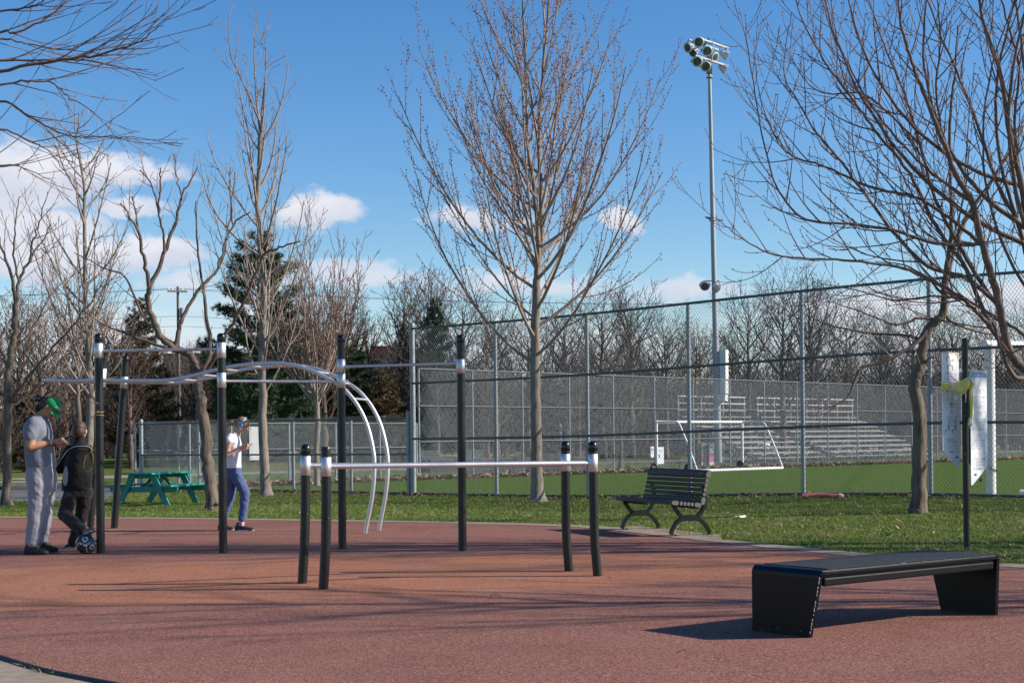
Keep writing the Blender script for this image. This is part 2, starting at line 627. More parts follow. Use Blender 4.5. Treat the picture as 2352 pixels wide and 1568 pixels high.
border = sheet('concrete_border', far_edge + list(reversed(offset(far_edge, 0.36))), 0.009, m_concrete, kind='structure')
slab = sheet('bench_slab', [xy(1365, 1213), xy(1465, 1209), xy(1655, 1229), xy(1660, 1247), xy(1550, 1236)], 0.0125, m_concrete)
walk_poly = list(near_l) + [(-1.7, 5.2), (-6, 4), (-9, 8)]
walk = sheet('concrete_walk', walk_poly, 0.009, m_concrete)
edging = MB()
edging.tube([(p[0], p[1], 0.012) for p in smooth_curve([(*p, 0) for p in offset(near_l, 0.0)], 6)], 0.018, 8)
eo = edging.build('edging_strip', mat('black_edging', (0.02, 0.02, 0.025), rough=0.7))
tag(eo, 'black plastic edging strip between red court and pale concrete walk', 'edging')

# ---- path, kerb and road behind the left lawn
path_l = sheet('asphalt_path', [xy(-300, 1153), xy(40, 1151), xy(250, 1148), (-9.6, 34.2), (-9.9, 38.5), (-10.6, 41.5), xy(0, 1126), xy(-300, 1127)], 0.006, m_asphalt)
kerb = MB()
kl = [G(-320, 1126), G(0, 1125), G(150, 1123), G(300, 1121)]
for p, q in zip(kl[:-1], kl[1:]):
    kerb.bar(p + Vector((0, 0.3, 0.07)), q + Vector((0, 0.3, 0.07)), 0.55, 0.16, bev=0.03)
kerb.build('path_kerb', m_kerb)['kind'] = 'structure'
strip2 = sheet('footpath', [xy(-320, 1110), xy(300, 1107), xy(300, 1104), xy(-320, 1107)], 0.006, m_kerb)
road = sheet('road', [(-160, 96), (-20, 104), (60, 150), (160, 260), (160, 275), (60, 163), (-20, 116), (-160, 108)], 0.012, m_asphalt, step=4.0)
road_kerb = sheet('road_kerb', [(-160, 94.5), (-20, 102.5), (60, 148), (60, 150.2), (-20, 104.4), (-160, 96.4)], 0.014, m_kerb, step=4.0, thick=0.12)

# ---- the turf field between the two fences, and the strips beyond
NF0 = np.array([-2.25, 32.7]); NFD = np.array([0.778, -0.628])       # near fence: start of the tall part, direction
FF0 = np.array([-3.1, 48.0]); FFD = np.array([0.712, 0.702])          # far fence


def nf(t): return NF0 + NFD * t
def ff(t): return FF0 + FFD * t
def xyt(p): return (float(p[0]), float(p[1]))


FN = np.array([FFD[1], -FFD[0]])                                       # towards the near side
turf = sheet('turf_field', [xyt(nf(-7.6) + (0.1, 0.2)), xyt(nf(0) + (.1, .12)), xyt(nf(12.5) + (.1, .12)), xyt(nf(26) + (.1, .12)), (60, 25), (70, 110),
                            xyt(ff(60) + FN * 3.3), xyt(ff(0) + FN * 1.3), xyt(ff(-5.5) + FN * 1.6)], 0.010, m_turf, step=1.0)
strip_leaf = sheet('fence_strip', [xyt(ff(-9.5) + FN * 1.0), xyt(ff(-5.5) + FN * 1.75), xyt(ff(0) + FN * 1.6), xyt(ff(60) + FN * 3.6), xyt(ff(60) - FN * 0.3), xyt(ff(-9.5) - FN * 0.3)], 0.014, m_asphalt, step=1.0)


def band(name, o0, o1, m, dz=0.012, t0=-8, t1=75):
    return sheet(name, [xyt(ff(t0) - FN * o0), xyt(ff(t1) - FN * o0), xyt(ff(t1) - FN * o1), xyt(ff(t0) - FN * o1)], dz, m, step=2.0)


band('stone_dust_path', 0.4, 2.0, m_dustpath)
band('park_path', 11.2, 15.2, m_dustpath)
turf_far = band('far_lawn', 2.2, 11.0, m_turf, dz=0.010)

# ---- lawn blades, straw and dead leaves
m_blade = [mat('grass_blade_a', (0.085, 0.165, 0.012), (0.13, 0.22, 0.022), 0.75, scale=2, spec=0.12),
           mat('grass_blade_b', (0.155, 0.24, 0.03), (0.105, 0.18, 0.018), 0.75, scale=2, spec=0.12),
           mat('dry_blade', (0.34, 0.28, 0.155), (0.25, 0.21, 0.12), 0.7, scale=2, spec=0.2)]
lawn_poly = np.array(offset(far_edge, 0.34) + [(9.2, 14.4), (10.4, 21.7), xyt(nf(12.5) + (0.2, 0.35)), xyt(nf(0) + (.2, .3)), xyt(nf(-9.8)), xy(250, 1147), xy(-200, 1152)])


def scatter(poly, n, rg):
    lo, hi = poly.min(0), poly.max(0)
    x = rg.uniform(lo[0], hi[0], n); y = rg.uniform(lo[1], hi[1], n)
    # keep what the camera could see, with a margin
    k = inside(poly, x, y) & (np.abs(x / y) < 0.46)
    return x[k], y[k]


def blades(name, poly, n, hgt, wid, rg, mats, probs, lean=0.5):
    x, y = scatter(poly, n, rg)
    # thin out in clumps
    cl = np.sin(x * 5.1 + np.sin(y * 3.3)) * np.sin(y * 4.7 + 1.7 * np.sin(x * 2.1)) + rg.normal(0, .6, len(x))
    k = cl > -0.75
    x, y = x[k], y[k]
    n = len(x); z = gz(x, y)
    a = rg.uniform(0, 2 * np.pi, n); h = hgt * rg.uniform(.5, 1.35, n) * (1 + 0.25 * np.sin(x * 2.3) * np.sin(y * 1.9)); w = wid * rg.uniform(.6, 1.4, n)
    lx, ly = rg.normal(0, lean, n) * h, rg.normal(0, lean, n) * h
    V = np.empty((n, 3, 3))
    V[:, 0] = np.stack([x - np.cos(a) * w, y - np.sin(a) * w, z], 1)
    V[:, 1] = np.stack([x + np.cos(a) * w, y + np.sin(a) * w, z], 1)
    V[:, 2] = np.stack([x + lx, y + ly, z + h], 1)
    o = link(name, raw_mesh(name, V.reshape(-1, 3), np.arange(3 * n).reshape(-1, 3), mats, rg.choice(len(mats), n, p=probs)))
    return tag(o, kind='stuff')


gr = blades('grass', lawn_poly, 560000, 0.034, 0.0034, rng, m_blade, [.36, .44, .20])
tag(gr, 'short spring lawn between the red court and the chain link fence', 'grass')


def strands(name, poly, n, rg, m, L=0.28, r=0.004):
    x, y = scatter(poly, n, rg)
    V = []; F = []
    for px, py in zip(x, y):
        a = rg.uniform(0, 2 * np.pi); l = L * rg.uniform(.4, 1.5); bend = rg.normal(0, .25)
        zz = float(gz(px, py)) + 0.035 + rg.uniform(0, .03)
        b0 = len(V)
        for k in range(4):
            t = k / 3; aa = a + bend * t * 2
            cx, cy = px + math.cos(aa) * l * t, py + math.sin(aa) * l * t
            V += [(cx - math.sin(aa) * r, cy + math.cos(aa) * r, zz + .02 * math.sin(3 * t)), (cx + math.sin(aa) * r, cy - math.cos(aa) * r, zz + .02 * math.sin(3 * t))]
        F += [(b0 + 2 * k, b0 + 2 * k + 1, b0 + 2 * k + 3, b0 + 2 * k + 2) for k in range(3)]
    o = link(name, raw_mesh(name, V, np.array(F), [m]))
    return tag(o, kind='stuff')


st = strands('straw', lawn_poly, 6000, rng, mat('straw', (0.47, 0.385, 0.22), (0.34, 0.27, 0.15), 0.8))
tag(st, 'pale dry grass stalks strewn over the lawn', 'straw')

m_leaf = [mat('dead_leaf_a', (0.34, 0.20, 0.105), (0.23, 0.125, 0.07), 0.8, scale=20), mat('dead_leaf_b', (0.46, 0.31, 0.19), (0.30, 0.19, 0.11), 0.8, scale=20),
          mat('dead_leaf_c', (0.10, 0.055, 0.035), (0.16, 0.09, 0.05), 0.8, scale=20)]


def leaf_litter(name, pts, rg, size=0.06, probs=(.4, .35, .25), label=None):
    V = []; F = []; mi = []
    for (x, y) in pts:
        z0 = float(gz(x, y)) + 0.02 + abs(rg.normal(0, .025))
        a = rg.uniform(0, 2 * np.pi); s = size * rg.uniform(.6, 1.5)
        u = np.array([math.cos(a), math.sin(a), rg.normal(0, .45)]); w = np.array([-math.sin(a), math.cos(a), rg.normal(0, .45)])
        o = np.array([x, y, z0 + s * .2]); b0 = len(V)
        V += [o + (u * math.cos(q) + w * math.sin(q)) * s * (1.0 if k % 2 == 0 else .42) * rg.uniform(.75, 1.15) + (0, 0, s * rg.uniform(-.1, .45)) for k, q in enumerate(np.linspace(0, 6.283, 11)[:-1])] + [o]
        F += [(b0 + k, b0 + (k + 1) % 10, b0 + 10) for k in range(10)]
        mi += [rg.choice(3, p=probs)] * 10
    o = link(name, raw_mesh(name, V, np.array(F), m_leaf, mi))
    return tag(o, label, 'dead leaves', kind='stuff')


t = rng.uniform(-10, 13, 1300); off = rng.normal(0, .13, len(t))
pts = [xyt(nf(a) + np.array([NFD[1], -NFD[0]]) * (-b) + (0, -.12)) for a, b in zip(t, off)]
leaf_litter('fallen_leaves', pts, rng, 0.036, (.2, .1, .7), 'dead leaves blown along the foot of the near fence')
t = rng.uniform(-9, 62, 5200); off = rng.exponential(.45, len(t))
pts = [xyt(ff(a) + FN * (1.9 + max(0, a) * .033 - b)) for a, b in zip(t, off)]
leaf_litter('fallen_leaves', pts, rng, 0.09, (.4, .5, .1), 'tan dead leaves lying along the far edge of the turf')
x, y = scatter(lawn_poly, 420, rng)
leaf_litter('fallen_leaves', list(zip(x, y)), rng, 0.034, (.45, .4, .15), 'few brown leaves scattered over the lawn')
# small debris on the rubber: twigs and stalks
MBd = MB()
for (u, v, l, a) in ((345, 1243, .12, .2), (1150, 1371, .10, 2.6), (1300, 1245, .10, 1.2), (1463, 1252, .22, .3), (1405, 1330, .08, 1.9), (2095, 1421, .07, 2.2), (170, 1195, .12, .1), (1925, 1404, .06, .4),
                     (1060, 1210, .13, 2.9), (1080, 1520, .05, 1.0), (1560, 1500, .05, .2), (700, 1300, .05, 1.4)):
    p = G(u, v)
    d = Vector((math.cos(a), math.sin(a) * .7, 0))
    MBd.tube([p + Vector((0, 0, .012)), p + d * l * .5 + Vector((0, .01, .022)), p + d * l + Vector((0, 0, .012))], [.004, .003, .002], 5)
tag(MBd.build('twig_litter', mat('twig_brown', (0.16, 0.09, 0.06), rough=.85)), 'tiny fallen twigs lying on the red rubber', 'twigs', kind='stuff')
# weeds in the joint at the lower left
wp = np.array([(x, y) for p, q in zip(near_l[1:-2], near_l[2:-1]) for x, y in [tuple(np.array(p) * (1 - k) + np.array(q) * k) for k in np.linspace(0, 1, 8)]])
V = []; mi = []
for k in range(520):
    i = rng.choice(len(wp), p=None); p = wp[i] + rng.normal(0, .02, 2)
    if not (np.sin(p[0] * 9) > -0.2): continue
    a = rng.uniform(0, 6.28); h = .024 * rng.uniform(.5, 1.4)
    V += [(p[0] - .004 * math.cos(a), p[1] - .004 * math.sin(a), .008), (p[0] + .004 * math.cos(a), p[1] + .004 * math.sin(a), .008), (p[0] + rng.normal(0, .03), p[1] + rng.normal(0, .02), h)]
    mi.append(rng.choice(3, p=[.35, .1, .55]))
o = link('joint_weeds', raw_mesh('joint_weeds', V, np.arange(len(V)).reshape(-1, 3), m_blade, mi))
tag(o, 'small weeds growing along the black edging strip', 'weeds', kind='stuff')
# ================================================================== FENCES
m_galv = mat('galvanised_steel', (0.30, 0.325, 0.35), (0.23, 0.25, 0.275), 0.5, 0.25, scale=18, detail=5)
m_galv_rail = mat('shaded_rail_steel', (0.115, 0.13, 0.145), (0.085, 0.097, 0.11), 0.55, 0.2, scale=14, detail=5)  # same steel as the posts, with the rails' shade put into a darker colour
m_wire = mat('fence_wire', (0.40, 0.42, 0.43), (0.30, 0.315, 0.325), 0.5, 0.4, scale=5)


def chain_link(p0, d, t0, t1, zb, zt, w=0.066, r=0.0030, seg=0.55, slope=1.35):
    """woven wire between t0 and t1 along direction d from p0; zb(t), zt(t) bottom and top; real crossing wires"""
    nrm = np.array([-d[1], d[0]])
    P0 = []; P1 = []
    H = max(zt(t0) - zb(t0), zt(t1) - zb(t1)) + .3
    z_lo = min(zb(t0), zb(t1)) - .02
    for sgn in (1, -1):
        s0 = np.arange(t0 - H / slope, t1 + H / slope, w)
        for s in s0:
            n = int(H / seg) + 1
            for k in range(n):
                za, zc = z_lo + k * seg, z_lo + (k + 1) * seg
                ta, tc = s + sgn * (za - z_lo) / slope, s + sgn * (zc - z_lo) / slope
                if min(ta, tc) < t0 or max(ta, tc) > t1: continue
                b, t_ = zb(ta), zt(ta)
                if zc < b or za > t_: continue
                if zc > t_:
                    q = (t_ - za) / (zc - za); zc = t_; tc = ta + (tc - ta) * q
                if za < b:
                    q = (b - za) / (zc - za); za = b; ta = ta + (tc - ta) * q
                o = nrm * (0.0026 * sgn)
                P0.append((*(p0 + d * ta + o), za)); P1.append((*(p0 + d * tc + o), zc))
    A, B = np.array(P0), np.array(P1)
    T = B - A; T /= np.linalg.norm(T, axis=1)[:, None]
    N = np.array([nrm[0], nrm[1], 0.0])
    S = np.cross(T, N)
    V = []
    for k in range(3):
        a = 2 * math.pi * k / 3
        off = (N * math.cos(a) + S * math.sin(a)) * r
        V.append(A + off); V.append(B + off)
    V = np.stack(V, 1)                       # n, 6, 3
    n = len(A)
    base = (np.arange(n) * 6)[:, None]
    F = np.concatenate([base + np.array([[2 * k, 2 * ((k + 1) % 3), 2 * ((k + 1) % 3) + 1, 2 * k + 1]]) for k in range(3)])
    return raw_mesh('wire_mesh', V.reshape(-1, 3), F, [m_wire], smooth=True)


def fence(label, p0, d, posts, rails, zt_h, t0, t1, ground_fn, post_r=0.036, rail_r=0.023, mesh_top=0.05, rail_side=-1, end_r=None, w=0.066, wr=0.0030, ties=True, seg=.55):
    """posts: list of t; rails: heights above ground"""
    base = p0 + d * t0
    root = thing('chain_link_fence', label, 'fence', (float(base[0]), float(base[1]), float(ground_fn(t0))))
    nrm = np.array([-d[1], d[0]])
    off = np.array(root.location)

    def P(t, z, o=0.0):
        q = p0 + d * t + nrm * o
        return Vector((q[0] - off[0], q[1] - off[1], ground_fn(t) + z - off[2]))
    for i, t in enumerate(posts):
        r = end_r if (end_r and i in (0, len(posts) - 1) and t in (t0, t1)) else post_r
        mb = MB()
        mb.tube([P(t, -.1), P(t, zt_h + (.10 if r == end_r else -.015))], r, 14)
        a = P(t, zt_h + (.10 if r == end_r else -.015))
        mb.lathe([(r * 1.12, -.03), (r * 1.12, .005), (r * .8, .03), (0.001, .042)], a, 14)
        if ties:
            z = .25
            while z < zt_h - .1:
                q = P(t, z)
                mb.tube([q + Vector((math.cos(k * math.pi / 4) * (r + .004), math.sin(k * math.pi / 4) * (r + .004), .012 * math.sin(k * math.pi / 4))) for k in range(8)], .0045, 4, close=True)
                z += .31
        mb.build('post', m_galv, root)
    for h in rails:
        for ta, tb in zip(([t0] + [p for p in posts if t0 < p < t1])[:], [p for p in posts if t0 < p < t1] + [t1]):
            mb = MB()
            o = -post_r * 0.9 if h not in (rails[0],) else 0.0
            mb.tube([P(ta, h, o), P((ta + tb) / 2, h, o), P(tb, h, o)], rail_r, 10, cap=True)
            mb.build('rail', m_galv_rail, root)
    me = chain_link(p0, d, t0, t1, lambda t: float(ground_fn(t)) + .015, lambda t: float(ground_fn(t)) + zt_h + mesh_top, w, wr, seg)
    o = link('wire_mesh', me, root)
    o.location = -Vector(off)
    o['kind'] = 'stuff'
    return root


def gnf(t): q = nf(t); return float(gz(q[0], q[1]))
def gff(t): q = ff(t); return float(gz(q[0], q[1]))


tall = fence('tall galvanised chain link fence with four rails running right behind the park bench', NF0, NFD,
             [0, 2.45, 4.9, 7.35, 9.8, 12.25, 14.7, 17.15], [0.06, 1.30, 2.56, 3.80], 3.80, 0.0, 18.0, gnf, post_r=.040, end_r=.062, rail_r=.027, mesh_top=0.03)
low = fence('low chain link fence with three rails behind the green picnic table', NF0, NFD,
            [-10.05, -8.0, -6.0, -4.0, -2.0, -0.14], [0.06, 0.95, 1.78], 1.78, -10.05, -0.14, gnf, end_r=.055, mesh_top=0.07)
fence('tall chain link fence on the far side of the turf field', FF0, FFD,
      [0.0] + [2.45 * k for k in range(1, 22)], [0.06, 1.22, 2.42, 3.66], 3.66, 0.0, 52.0, gff, post_r=.033, rail_r=.024, ties=False, w=.070, wr=.0032, seg=.9)
fence('low chain link fence at the left end of the turf field', FF0, FFD,
      [-10.6, -9.2, -7.4, -5.3, -3.5, -1.7, -0.12], [0.06, 1.05, 1.83], 1.83, -10.6, -0.12, gff, ties=False, w=.070, wr=.0032)
# gate posts in the low fence
for k, (tt, lab) in enumerate(((-8.62, 'left steel gate post with hinge bands behind the green picnic table'), (-8.42, 'right steel gate post with hinge bands behind the green picnic table'))):
    q = ff(tt) if False else NF0 + NFD * tt + np.array([.45, .9])
    mb = MB(); mb.tube([(0, 0, -.1), (0, 0, 1.86)], .038, 14)
    mb.lathe([(.044, -.02), (.044, 0), (.02, .03), (.001, .04)], (0, 0, 1.86), 14)
    root = thing('gate_post', lab, 'post', (float(q[0]), float(q[1]), 0))
    mb.build('pole', m_galv, root)
    for z in (.35, .8, 1.25, 1.62):
        mb = MB(); mb.box((.03 if k == 0 else -.03, -.03, z), (.10, .05, .05), bev=.008); mb.build('hinge', m_galv, root)
# white notice board hung inside the low fence
q = W(578, 1027, 35.3)
nb = MB()
ang = R(24)
nb.box((0, 0, 0), (.30, .012, .84), Matrix.Rotation(ang, 3, 'Z'), bev=.004)
m_white = mat('white_plastic', (0.82, 0.82, 0.82), (0.76, 0.76, 0.77), 0.45, scale=4)
q2 = NF0 + NFD * -5.48 + np.array([.04, .06])
nb_o = thing('notice_board', 'blank white notice board hung on the low fence beside the girl', 'sign', (float(q2[0]), float(q2[1]), 1.23))
nb.build('panel', m_white, nb_o)
mb = MB()
for s in (-1, 1):
    for z in (-.38, .38):
        mb.sphere((s * .11 * math.cos(ang), s * .11 * math.sin(ang) - .008, z), .012, 8, 6)
mb.build('rivet', m_galv, nb_o)
# ================================================================== FITNESS EQUIPMENT
m_post = mat('black_powder_coat', (0.0075, 0.0095, 0.012), (0.005, 0.0065, 0.008), 0.40, scale=30, bump=0.03, bdist=0.001)
m_cap = mat('black_plastic_cap', (0.005, 0.006, 0.008), (0.004, 0.005, 0.006), 0.26, scale=10)
m_steel, nt, b = new_mat('brushed_steel')
f = node_noise(nt, 60, 4, 0.6, stretch=(1, 1, .05))
nt.links.new(node_ramp(nt, f, [(0.3, (0.58, 0.58, 0.60)), (0.7, (0.70, 0.70, 0.71))]), b.inputs['Base Color'])
b.inputs['Metallic'].default_value = 0.85; b.inputs['Roughness'].default_value = 0.47


def post(root, foot, top, r, collars, cap=True, path=None, seam=None, rz_off=(0, 0, 0)):
    """black post with bright collars; collars: (z0, z1) heights; all in root coordinates"""
    foot, top = Vector(foot), Vector(top)
    pts = path or [foot, foot.lerp(top, .5), top]
    mb = MB(); mb.tube(pts, r, 20)
    if seam:
        for z in seam:
            q = foot.lerp(top, (z - foot.z) / (top.z - foot.z))
            mb.lathe([(r + .0004, -.003), (r + .0018, -.0015), (r + .0018, .0015), (r + .0004, .003)], q, 20)
    po = mb.build('post', m_post, root)
    ax = (Vector(pts[-1]) - Vector(pts[-2])).normalized()

    def at(z):
        for p, q in zip(pts[:-1], pts[1:]):
            if p.z <= z <= q.z: return Vector(p).lerp(Vector(q), (z - p.z) / (q.z - p.z))
        return Vector(pts[-1])
    for z0, z1 in collars:
        c = MB(); c.lathe([(r, 0), (r + .0035, .002), (r + .0035, z1 - z0 - .002), (r, z1 - z0)], at(z0), 24, axis=ax)
        c.build('collar', m_steel, root)
    if cap:
        c = MB(); h = .035
        c.lathe([(r + .001, -.055), (r + .003, -.05), (r + .003, 0), (r * .93, h * .5), (r * .7, h * .85), (r * .35, h), (.001, h * 1.05)], Vector(pts[-1]), 20, axis=ax)
        c.build('end_cap', m_cap, root)
    return po


# ---- pull-up rig: four posts in a row, three bars at three heights
PU = [(231.5, 1271, 226), (512.5, 1271, 509), (786.5, 1261, 784.5), (1062.5, 1265, 1058)]
g0 = G(231.5, 1271)
rig = thing('pull_up_rig', 'tall row of four black posts joined by three steel pull up bars at different heights', 'pull-up bars', g0)
feet = [G(u, v) - g0 for u, v, _ in PU]
ymean = sum(f.y for f in feet) / 4


def zat(u, v, Z): return W(u, v, Z).z


PUZ = [g0.y + f.y for f in feet]
coll = [[(788.6, 822)], [(787, 822), (856, 890)], [(825, 856.5), (857.5, 891)], [(825, 857)]]
for (u, v, ut), f, Z, cl, tv in zip(PU, feet, PUZ, coll, (767, 766, 769, 769)):
    top = W(ut, tv, Z) - g0
    post(rig, f, (f.x + (top.x - f.x) * .5, f.y, top.z - .03), .047, [(zat(ut, b_, Z), zat(ut, a_, Z)) for a_, b_ in cl], seam=(1.9,) if False else None)
for i, vv in ((0, 805), (1, 873.6), (2, 840.5)):
    z = zat((PU[i][2] + PU[i + 1][2]) / 2, vv, PUZ[i])
    a = Vector((feet[i].x, feet[i].y, z)); b_ = Vector((feet[i + 1].x, feet[i + 1].y, z))
    d = (b_ - a).normalized()
    mb = MB(); mb.tube([a + d * .045, (a + b_) / 2, b_ - d * .045], .0165, 14)
    br = mb.build('pull_up_bar', m_steel, rig)
    for t in (.36, .78) if i != 2 else ():
        g = MB(); q = a.lerp(b_, t); g.tube([q - d * .07, q, q + d * .07], .0185, 14)
        g.build('grip_sleeve', mat('worn_grip', (0.5, 0.5, 0.5), (0.38, 0.38, 0.38), .6, .5), br)
# round sticker on the left post, yellow cord tied round it
p1 = feet[0] + Vector((-.003, 0, 0))
zs = zat(229, 935, PUZ[0])


def disc_on_post(c, ang, rad, r, m, name, parent, half=None):
    """small print wrapped on a post of radius r"""
    vs = [Vector((0, 0, 0))]; n = 20
    pts2 = [(math.cos(2 * math.pi * k / n) * rad, math.sin(2 * math.pi * k / n) * rad) for k in range(n)]
    if half == 'low': pts2 = [(x, min(y, -rad * .05)) for x, y in pts2]
    ctr = (0, -rad * .4) if half else (0, 0)

    def wrap(x, y):
        a = ang + x / r
        return c + Vector((r * math.cos(a), r * math.sin(a), y))
    mb = MB(); mb.add([wrap(*ctr)] + [wrap(*q) for q in pts2], [(0, i + 1, (i + 1) % n + 1) for i in range(n)])
    return mb.build(name, m, parent)


m_red_print = mat('red_print', (0.45, 0.06, 0.03), (0.36, 0.05, 0.03), .5)
m_black_print = mat('black_print', (0.012, 0.012, 0.014), rough=.5)
m_white_print = mat('white_print', (0.75, 0.75, 0.75), rough=.5)
stk = thing('round_sticker', 'round red and black sticker with a white rim on the left pull up post', 'sticker', g0 + p1 + Vector((0, 0, zs)))
a0 = R(-118)
disc_on_post(Vector((0, 0, 0)), a0, .060, .0482, m_white_print, 'rim', stk)
disc_on_post(Vector((0, 0, 0)), a0, .052, .0488, m_red_print, 'picture', stk)
disc_on_post(Vector((0, 0, 0)), a0, .052, .0493, m_black_print, 'picture', stk, half='low')
m_cord = mat('yellow_cord', (0.45, 0.33, 0.06), (0.34, 0.25, 0.05), .7)
cord = MB()
for vv, tilt in ((946, .004), (954, -.006)):
    z = zat(229, vv, PUZ[0])
    cord.tube([p1 + Vector((math.cos(a) * .0505, math.sin(a) * .0505, z + tilt * math.sin(a))) for a in np.linspace(0, 2 * math.pi, 17)[:-1]], .0042, 6, close=True)
zc = zat(229, 950, PUZ[0]); zl = zat(229, 1081, PUZ[0])
lp = [p1 + Vector((-.052, -.03, zc)), p1 + Vector((-.065, -.04, zc - .25)), p1 + Vector((-.08, -.045, zc - .42)), p1 + Vector((-.14, -.05, zl + .17)), p1 + Vector((-.165, -.052, zl + .06)),
      p1 + Vector((-.14, -.052, zl)), p1 + Vector((-.10, -.052, zl)), p1 + Vector((-.065, -.052, zl + .06)), p1 + Vector((-.06, -.052, zl + .17)), p1 + Vector((-.075, -.05, zc - .40)), p1 + Vector((-.06, -.045, zc - .2)), p1 + Vector((-.05, -.035, zc))]
cord.tube(smooth_curve(lp, 6), .003, 6)
co = cord.build('cord', m_cord); co.location = g0
tag(co, 'thin yellow cord tied round the left pull up post and hanging in a loop', 'cord')

# ---- overhead ladder: two wavy steel rails that arch down to the ground
NEAR = [(98, 873), (230, 873.5), (330, 874.5), (385, 873), (439, 863.5), (480, 853), (520, 843.5), (560, 838), (600, 835), (640, 834.5), (680, 840), (720, 853), (755, 870), (778, 884), (798, 901),
        (822, 932), (842, 973), (855.5, 1025), (860, 1069), (855.5, 1135), (839, 1223)]


def zn(u): return 20.8 + (19.55 - 20.8) * (u - 205) / (839 - 205)


gl = G(839, 1223)
lad = thing('monkey_bar_ladder', 'wavy steel overhead ladder that arches down to the red ground', 'climbing ladder', gl)
near = smooth_curve([W(u, v, zn(u)) - gl for u, v in NEAR], 8)
near[-1].z = 0.0
DV = Vector((.13, .62, 0))
for o in (Vector((0, 0, 0)), DV):
    mb = MB(); mb.tube([p + o for p in near], .0275, 16); mb.build('rail', m_steel, lad)
acc = 0; nxt = .35; rungs = []
for p, q in zip(near[:-1], near[1:]):
    acc += (q - p).length
    if acc > nxt and p.z > 1.75:
        rungs.append(q.copy()); nxt += .36
for q in rungs:
    mb = MB(); mb.tube([q + DV * .02, q + DV * .5, q + DV * .98], .0165, 12); mb.build('rung', m_steel, lad)
for (uf, vf, ut, vt, cv, o) in ((206, 1218, 240, 806, (846, 889), 0), (262, 1213, 289, 822, (865, 892), 1)):
    f = G(uf, vf); Z = f.y
    t = W(ut, vt, Z)
    f -= gl; t -= gl
    zc0, zc1 = [zat(ut, k, Z) for k in (cv[1], cv[0])]
    f.z = 0
    post(lad, f, t, .052, [(zc0, zc1)])

# ---- parallel bars: four short posts bent at the foot, two rails
PB = [(702, 1021, [(701, 1180), (699, 1250)], (694, 1340), (1047, 1091), True), (748.7, 1025.5, [(749, 1190), (747, 1270)], (742.5, 1353.5), (1049.6, 1093.5), False),
      (1298.4, 1014, [(1299.4, 1165), (1301, 1235)], (1306.8, 1312), (1042, 1081.6), True), (1361, 1014, [(1364, 1165), (1366, 1240)], (1372.7, 1323), (1042, 1083), True)]
gp = G(742.5, 1353.5)
pb = thing('parallel_bars', 'low parallel bars on four short black posts with bent feet', 'parallel bars', gp)
tops = []
for (ut, vt, mids, (uf, vf), (c0, c1), cap) in PB:
    f = G(uf, vf); Z = f.y
    pts = [W(ut, vt, Z)] + [W(u, v, Z) for u, v in mids] + [f]
    pts = smooth_curve([p - gp for p in reversed(pts)], 6)
    pts[0].z = 0; pts[-1].z -= .03
    z0, z1 = zat(ut, c1, Z), zat(ut, c0, Z)
    post(pb, pts[0], pts[-1], .042, [(z0, z1)], cap=cap, path=pts)
    if not cap:
        c = MB(); c.lathe([(.0425, 0), (.0425, .028), (.040, .030), (.038, .026), (.001, .026)], pts[-1], 20); c.build('end_cap', m_post, pb)
    # seam ring half way up
    q = [p for p in pts if p.z < .62][-1]
    c = MB(); c.lathe([(.0422, -.004), (.0445, -.002), (.0445, .002), (.0422, .004)], q, 20); c.build('seam_ring', m_cap, pb)
    tops.append((pts[-1], Z, ut))
for i, j, va, vb in ((0, 2, 1069, 1066), (1, 3, 1070.5, 1063)):
    a = tops[i][0].copy(); b_ = tops[j][0].copy()
    a.z = zat(tops[i][2], va, tops[i][1]); b_.z = zat(tops[j][2], vb, tops[j][1])
    d = (b_ - a).normalized()
    mb = MB(); mb.tube([a + d * .038, a.lerp(b_, .5), b_ - d * .038], .0235, 18); mb.build('rail', m_steel, pb)

# ---- black exercise bench in front
m_benchcoat = mat('bench_paint', (0.0055, 0.0075, 0.011), (0.004, 0.0055, 0.008), 0.34, spec=.22, scale=22, bump=0.03, bdist=0.001)
m_grit, nt, b = new_mat('black_grit_mat')
f = node_noise(nt, 260, 3, .7); f0 = node_noise(nt, 5, 3, .5)
nt.links.new(node_ramp(nt, f, [(.35, (0.004, 0.005, 0.007)), (.58, (0.016, 0.018, 0.022)), (.72, (0.06, 0.065, 0.075))]), b.inputs['Base Color'])
b.inputs['Roughness'].default_value = .75
node_bump(nt, b, f, .9, .006)
m_chip = mat('worn_metal_edge', (0.42, 0.44, 0.47), (0.22, 0.23, 0.25), .4, .7, scale=40)
bb = thing('exercise_bench', 'long black metal exercise bench with slanted end panels in the right foreground', 'bench', (1.888, 8.83, 0), R(36.6))
L, WD, H = 1.835, .58, .43
mb = MB()
mb.box((L / 2, WD / 2, H - .021), (L - .05, WD, .038), bev=.012); mb.build('top_frame', m_benchcoat, bb)
mb = MB(); mb.box((L / 2 + .01, WD / 2, H + .0005), (L - .16, WD - .05, .006), bev=.002); mb.build('grit_top', m_grit, bb)
mb = MB(); mb.box((L / 2, WD / 2, H - .062), (L - .07, WD - .05, .05)); mb.build('under_panel', m_benchcoat, bb)
for y in (.028, WD - .028):
    mb = MB(); mb.box((L / 2, y, H - .078), (L - .10, .032, .052), bev=.01); mb.build('side_rail', m_benchcoat, bb)


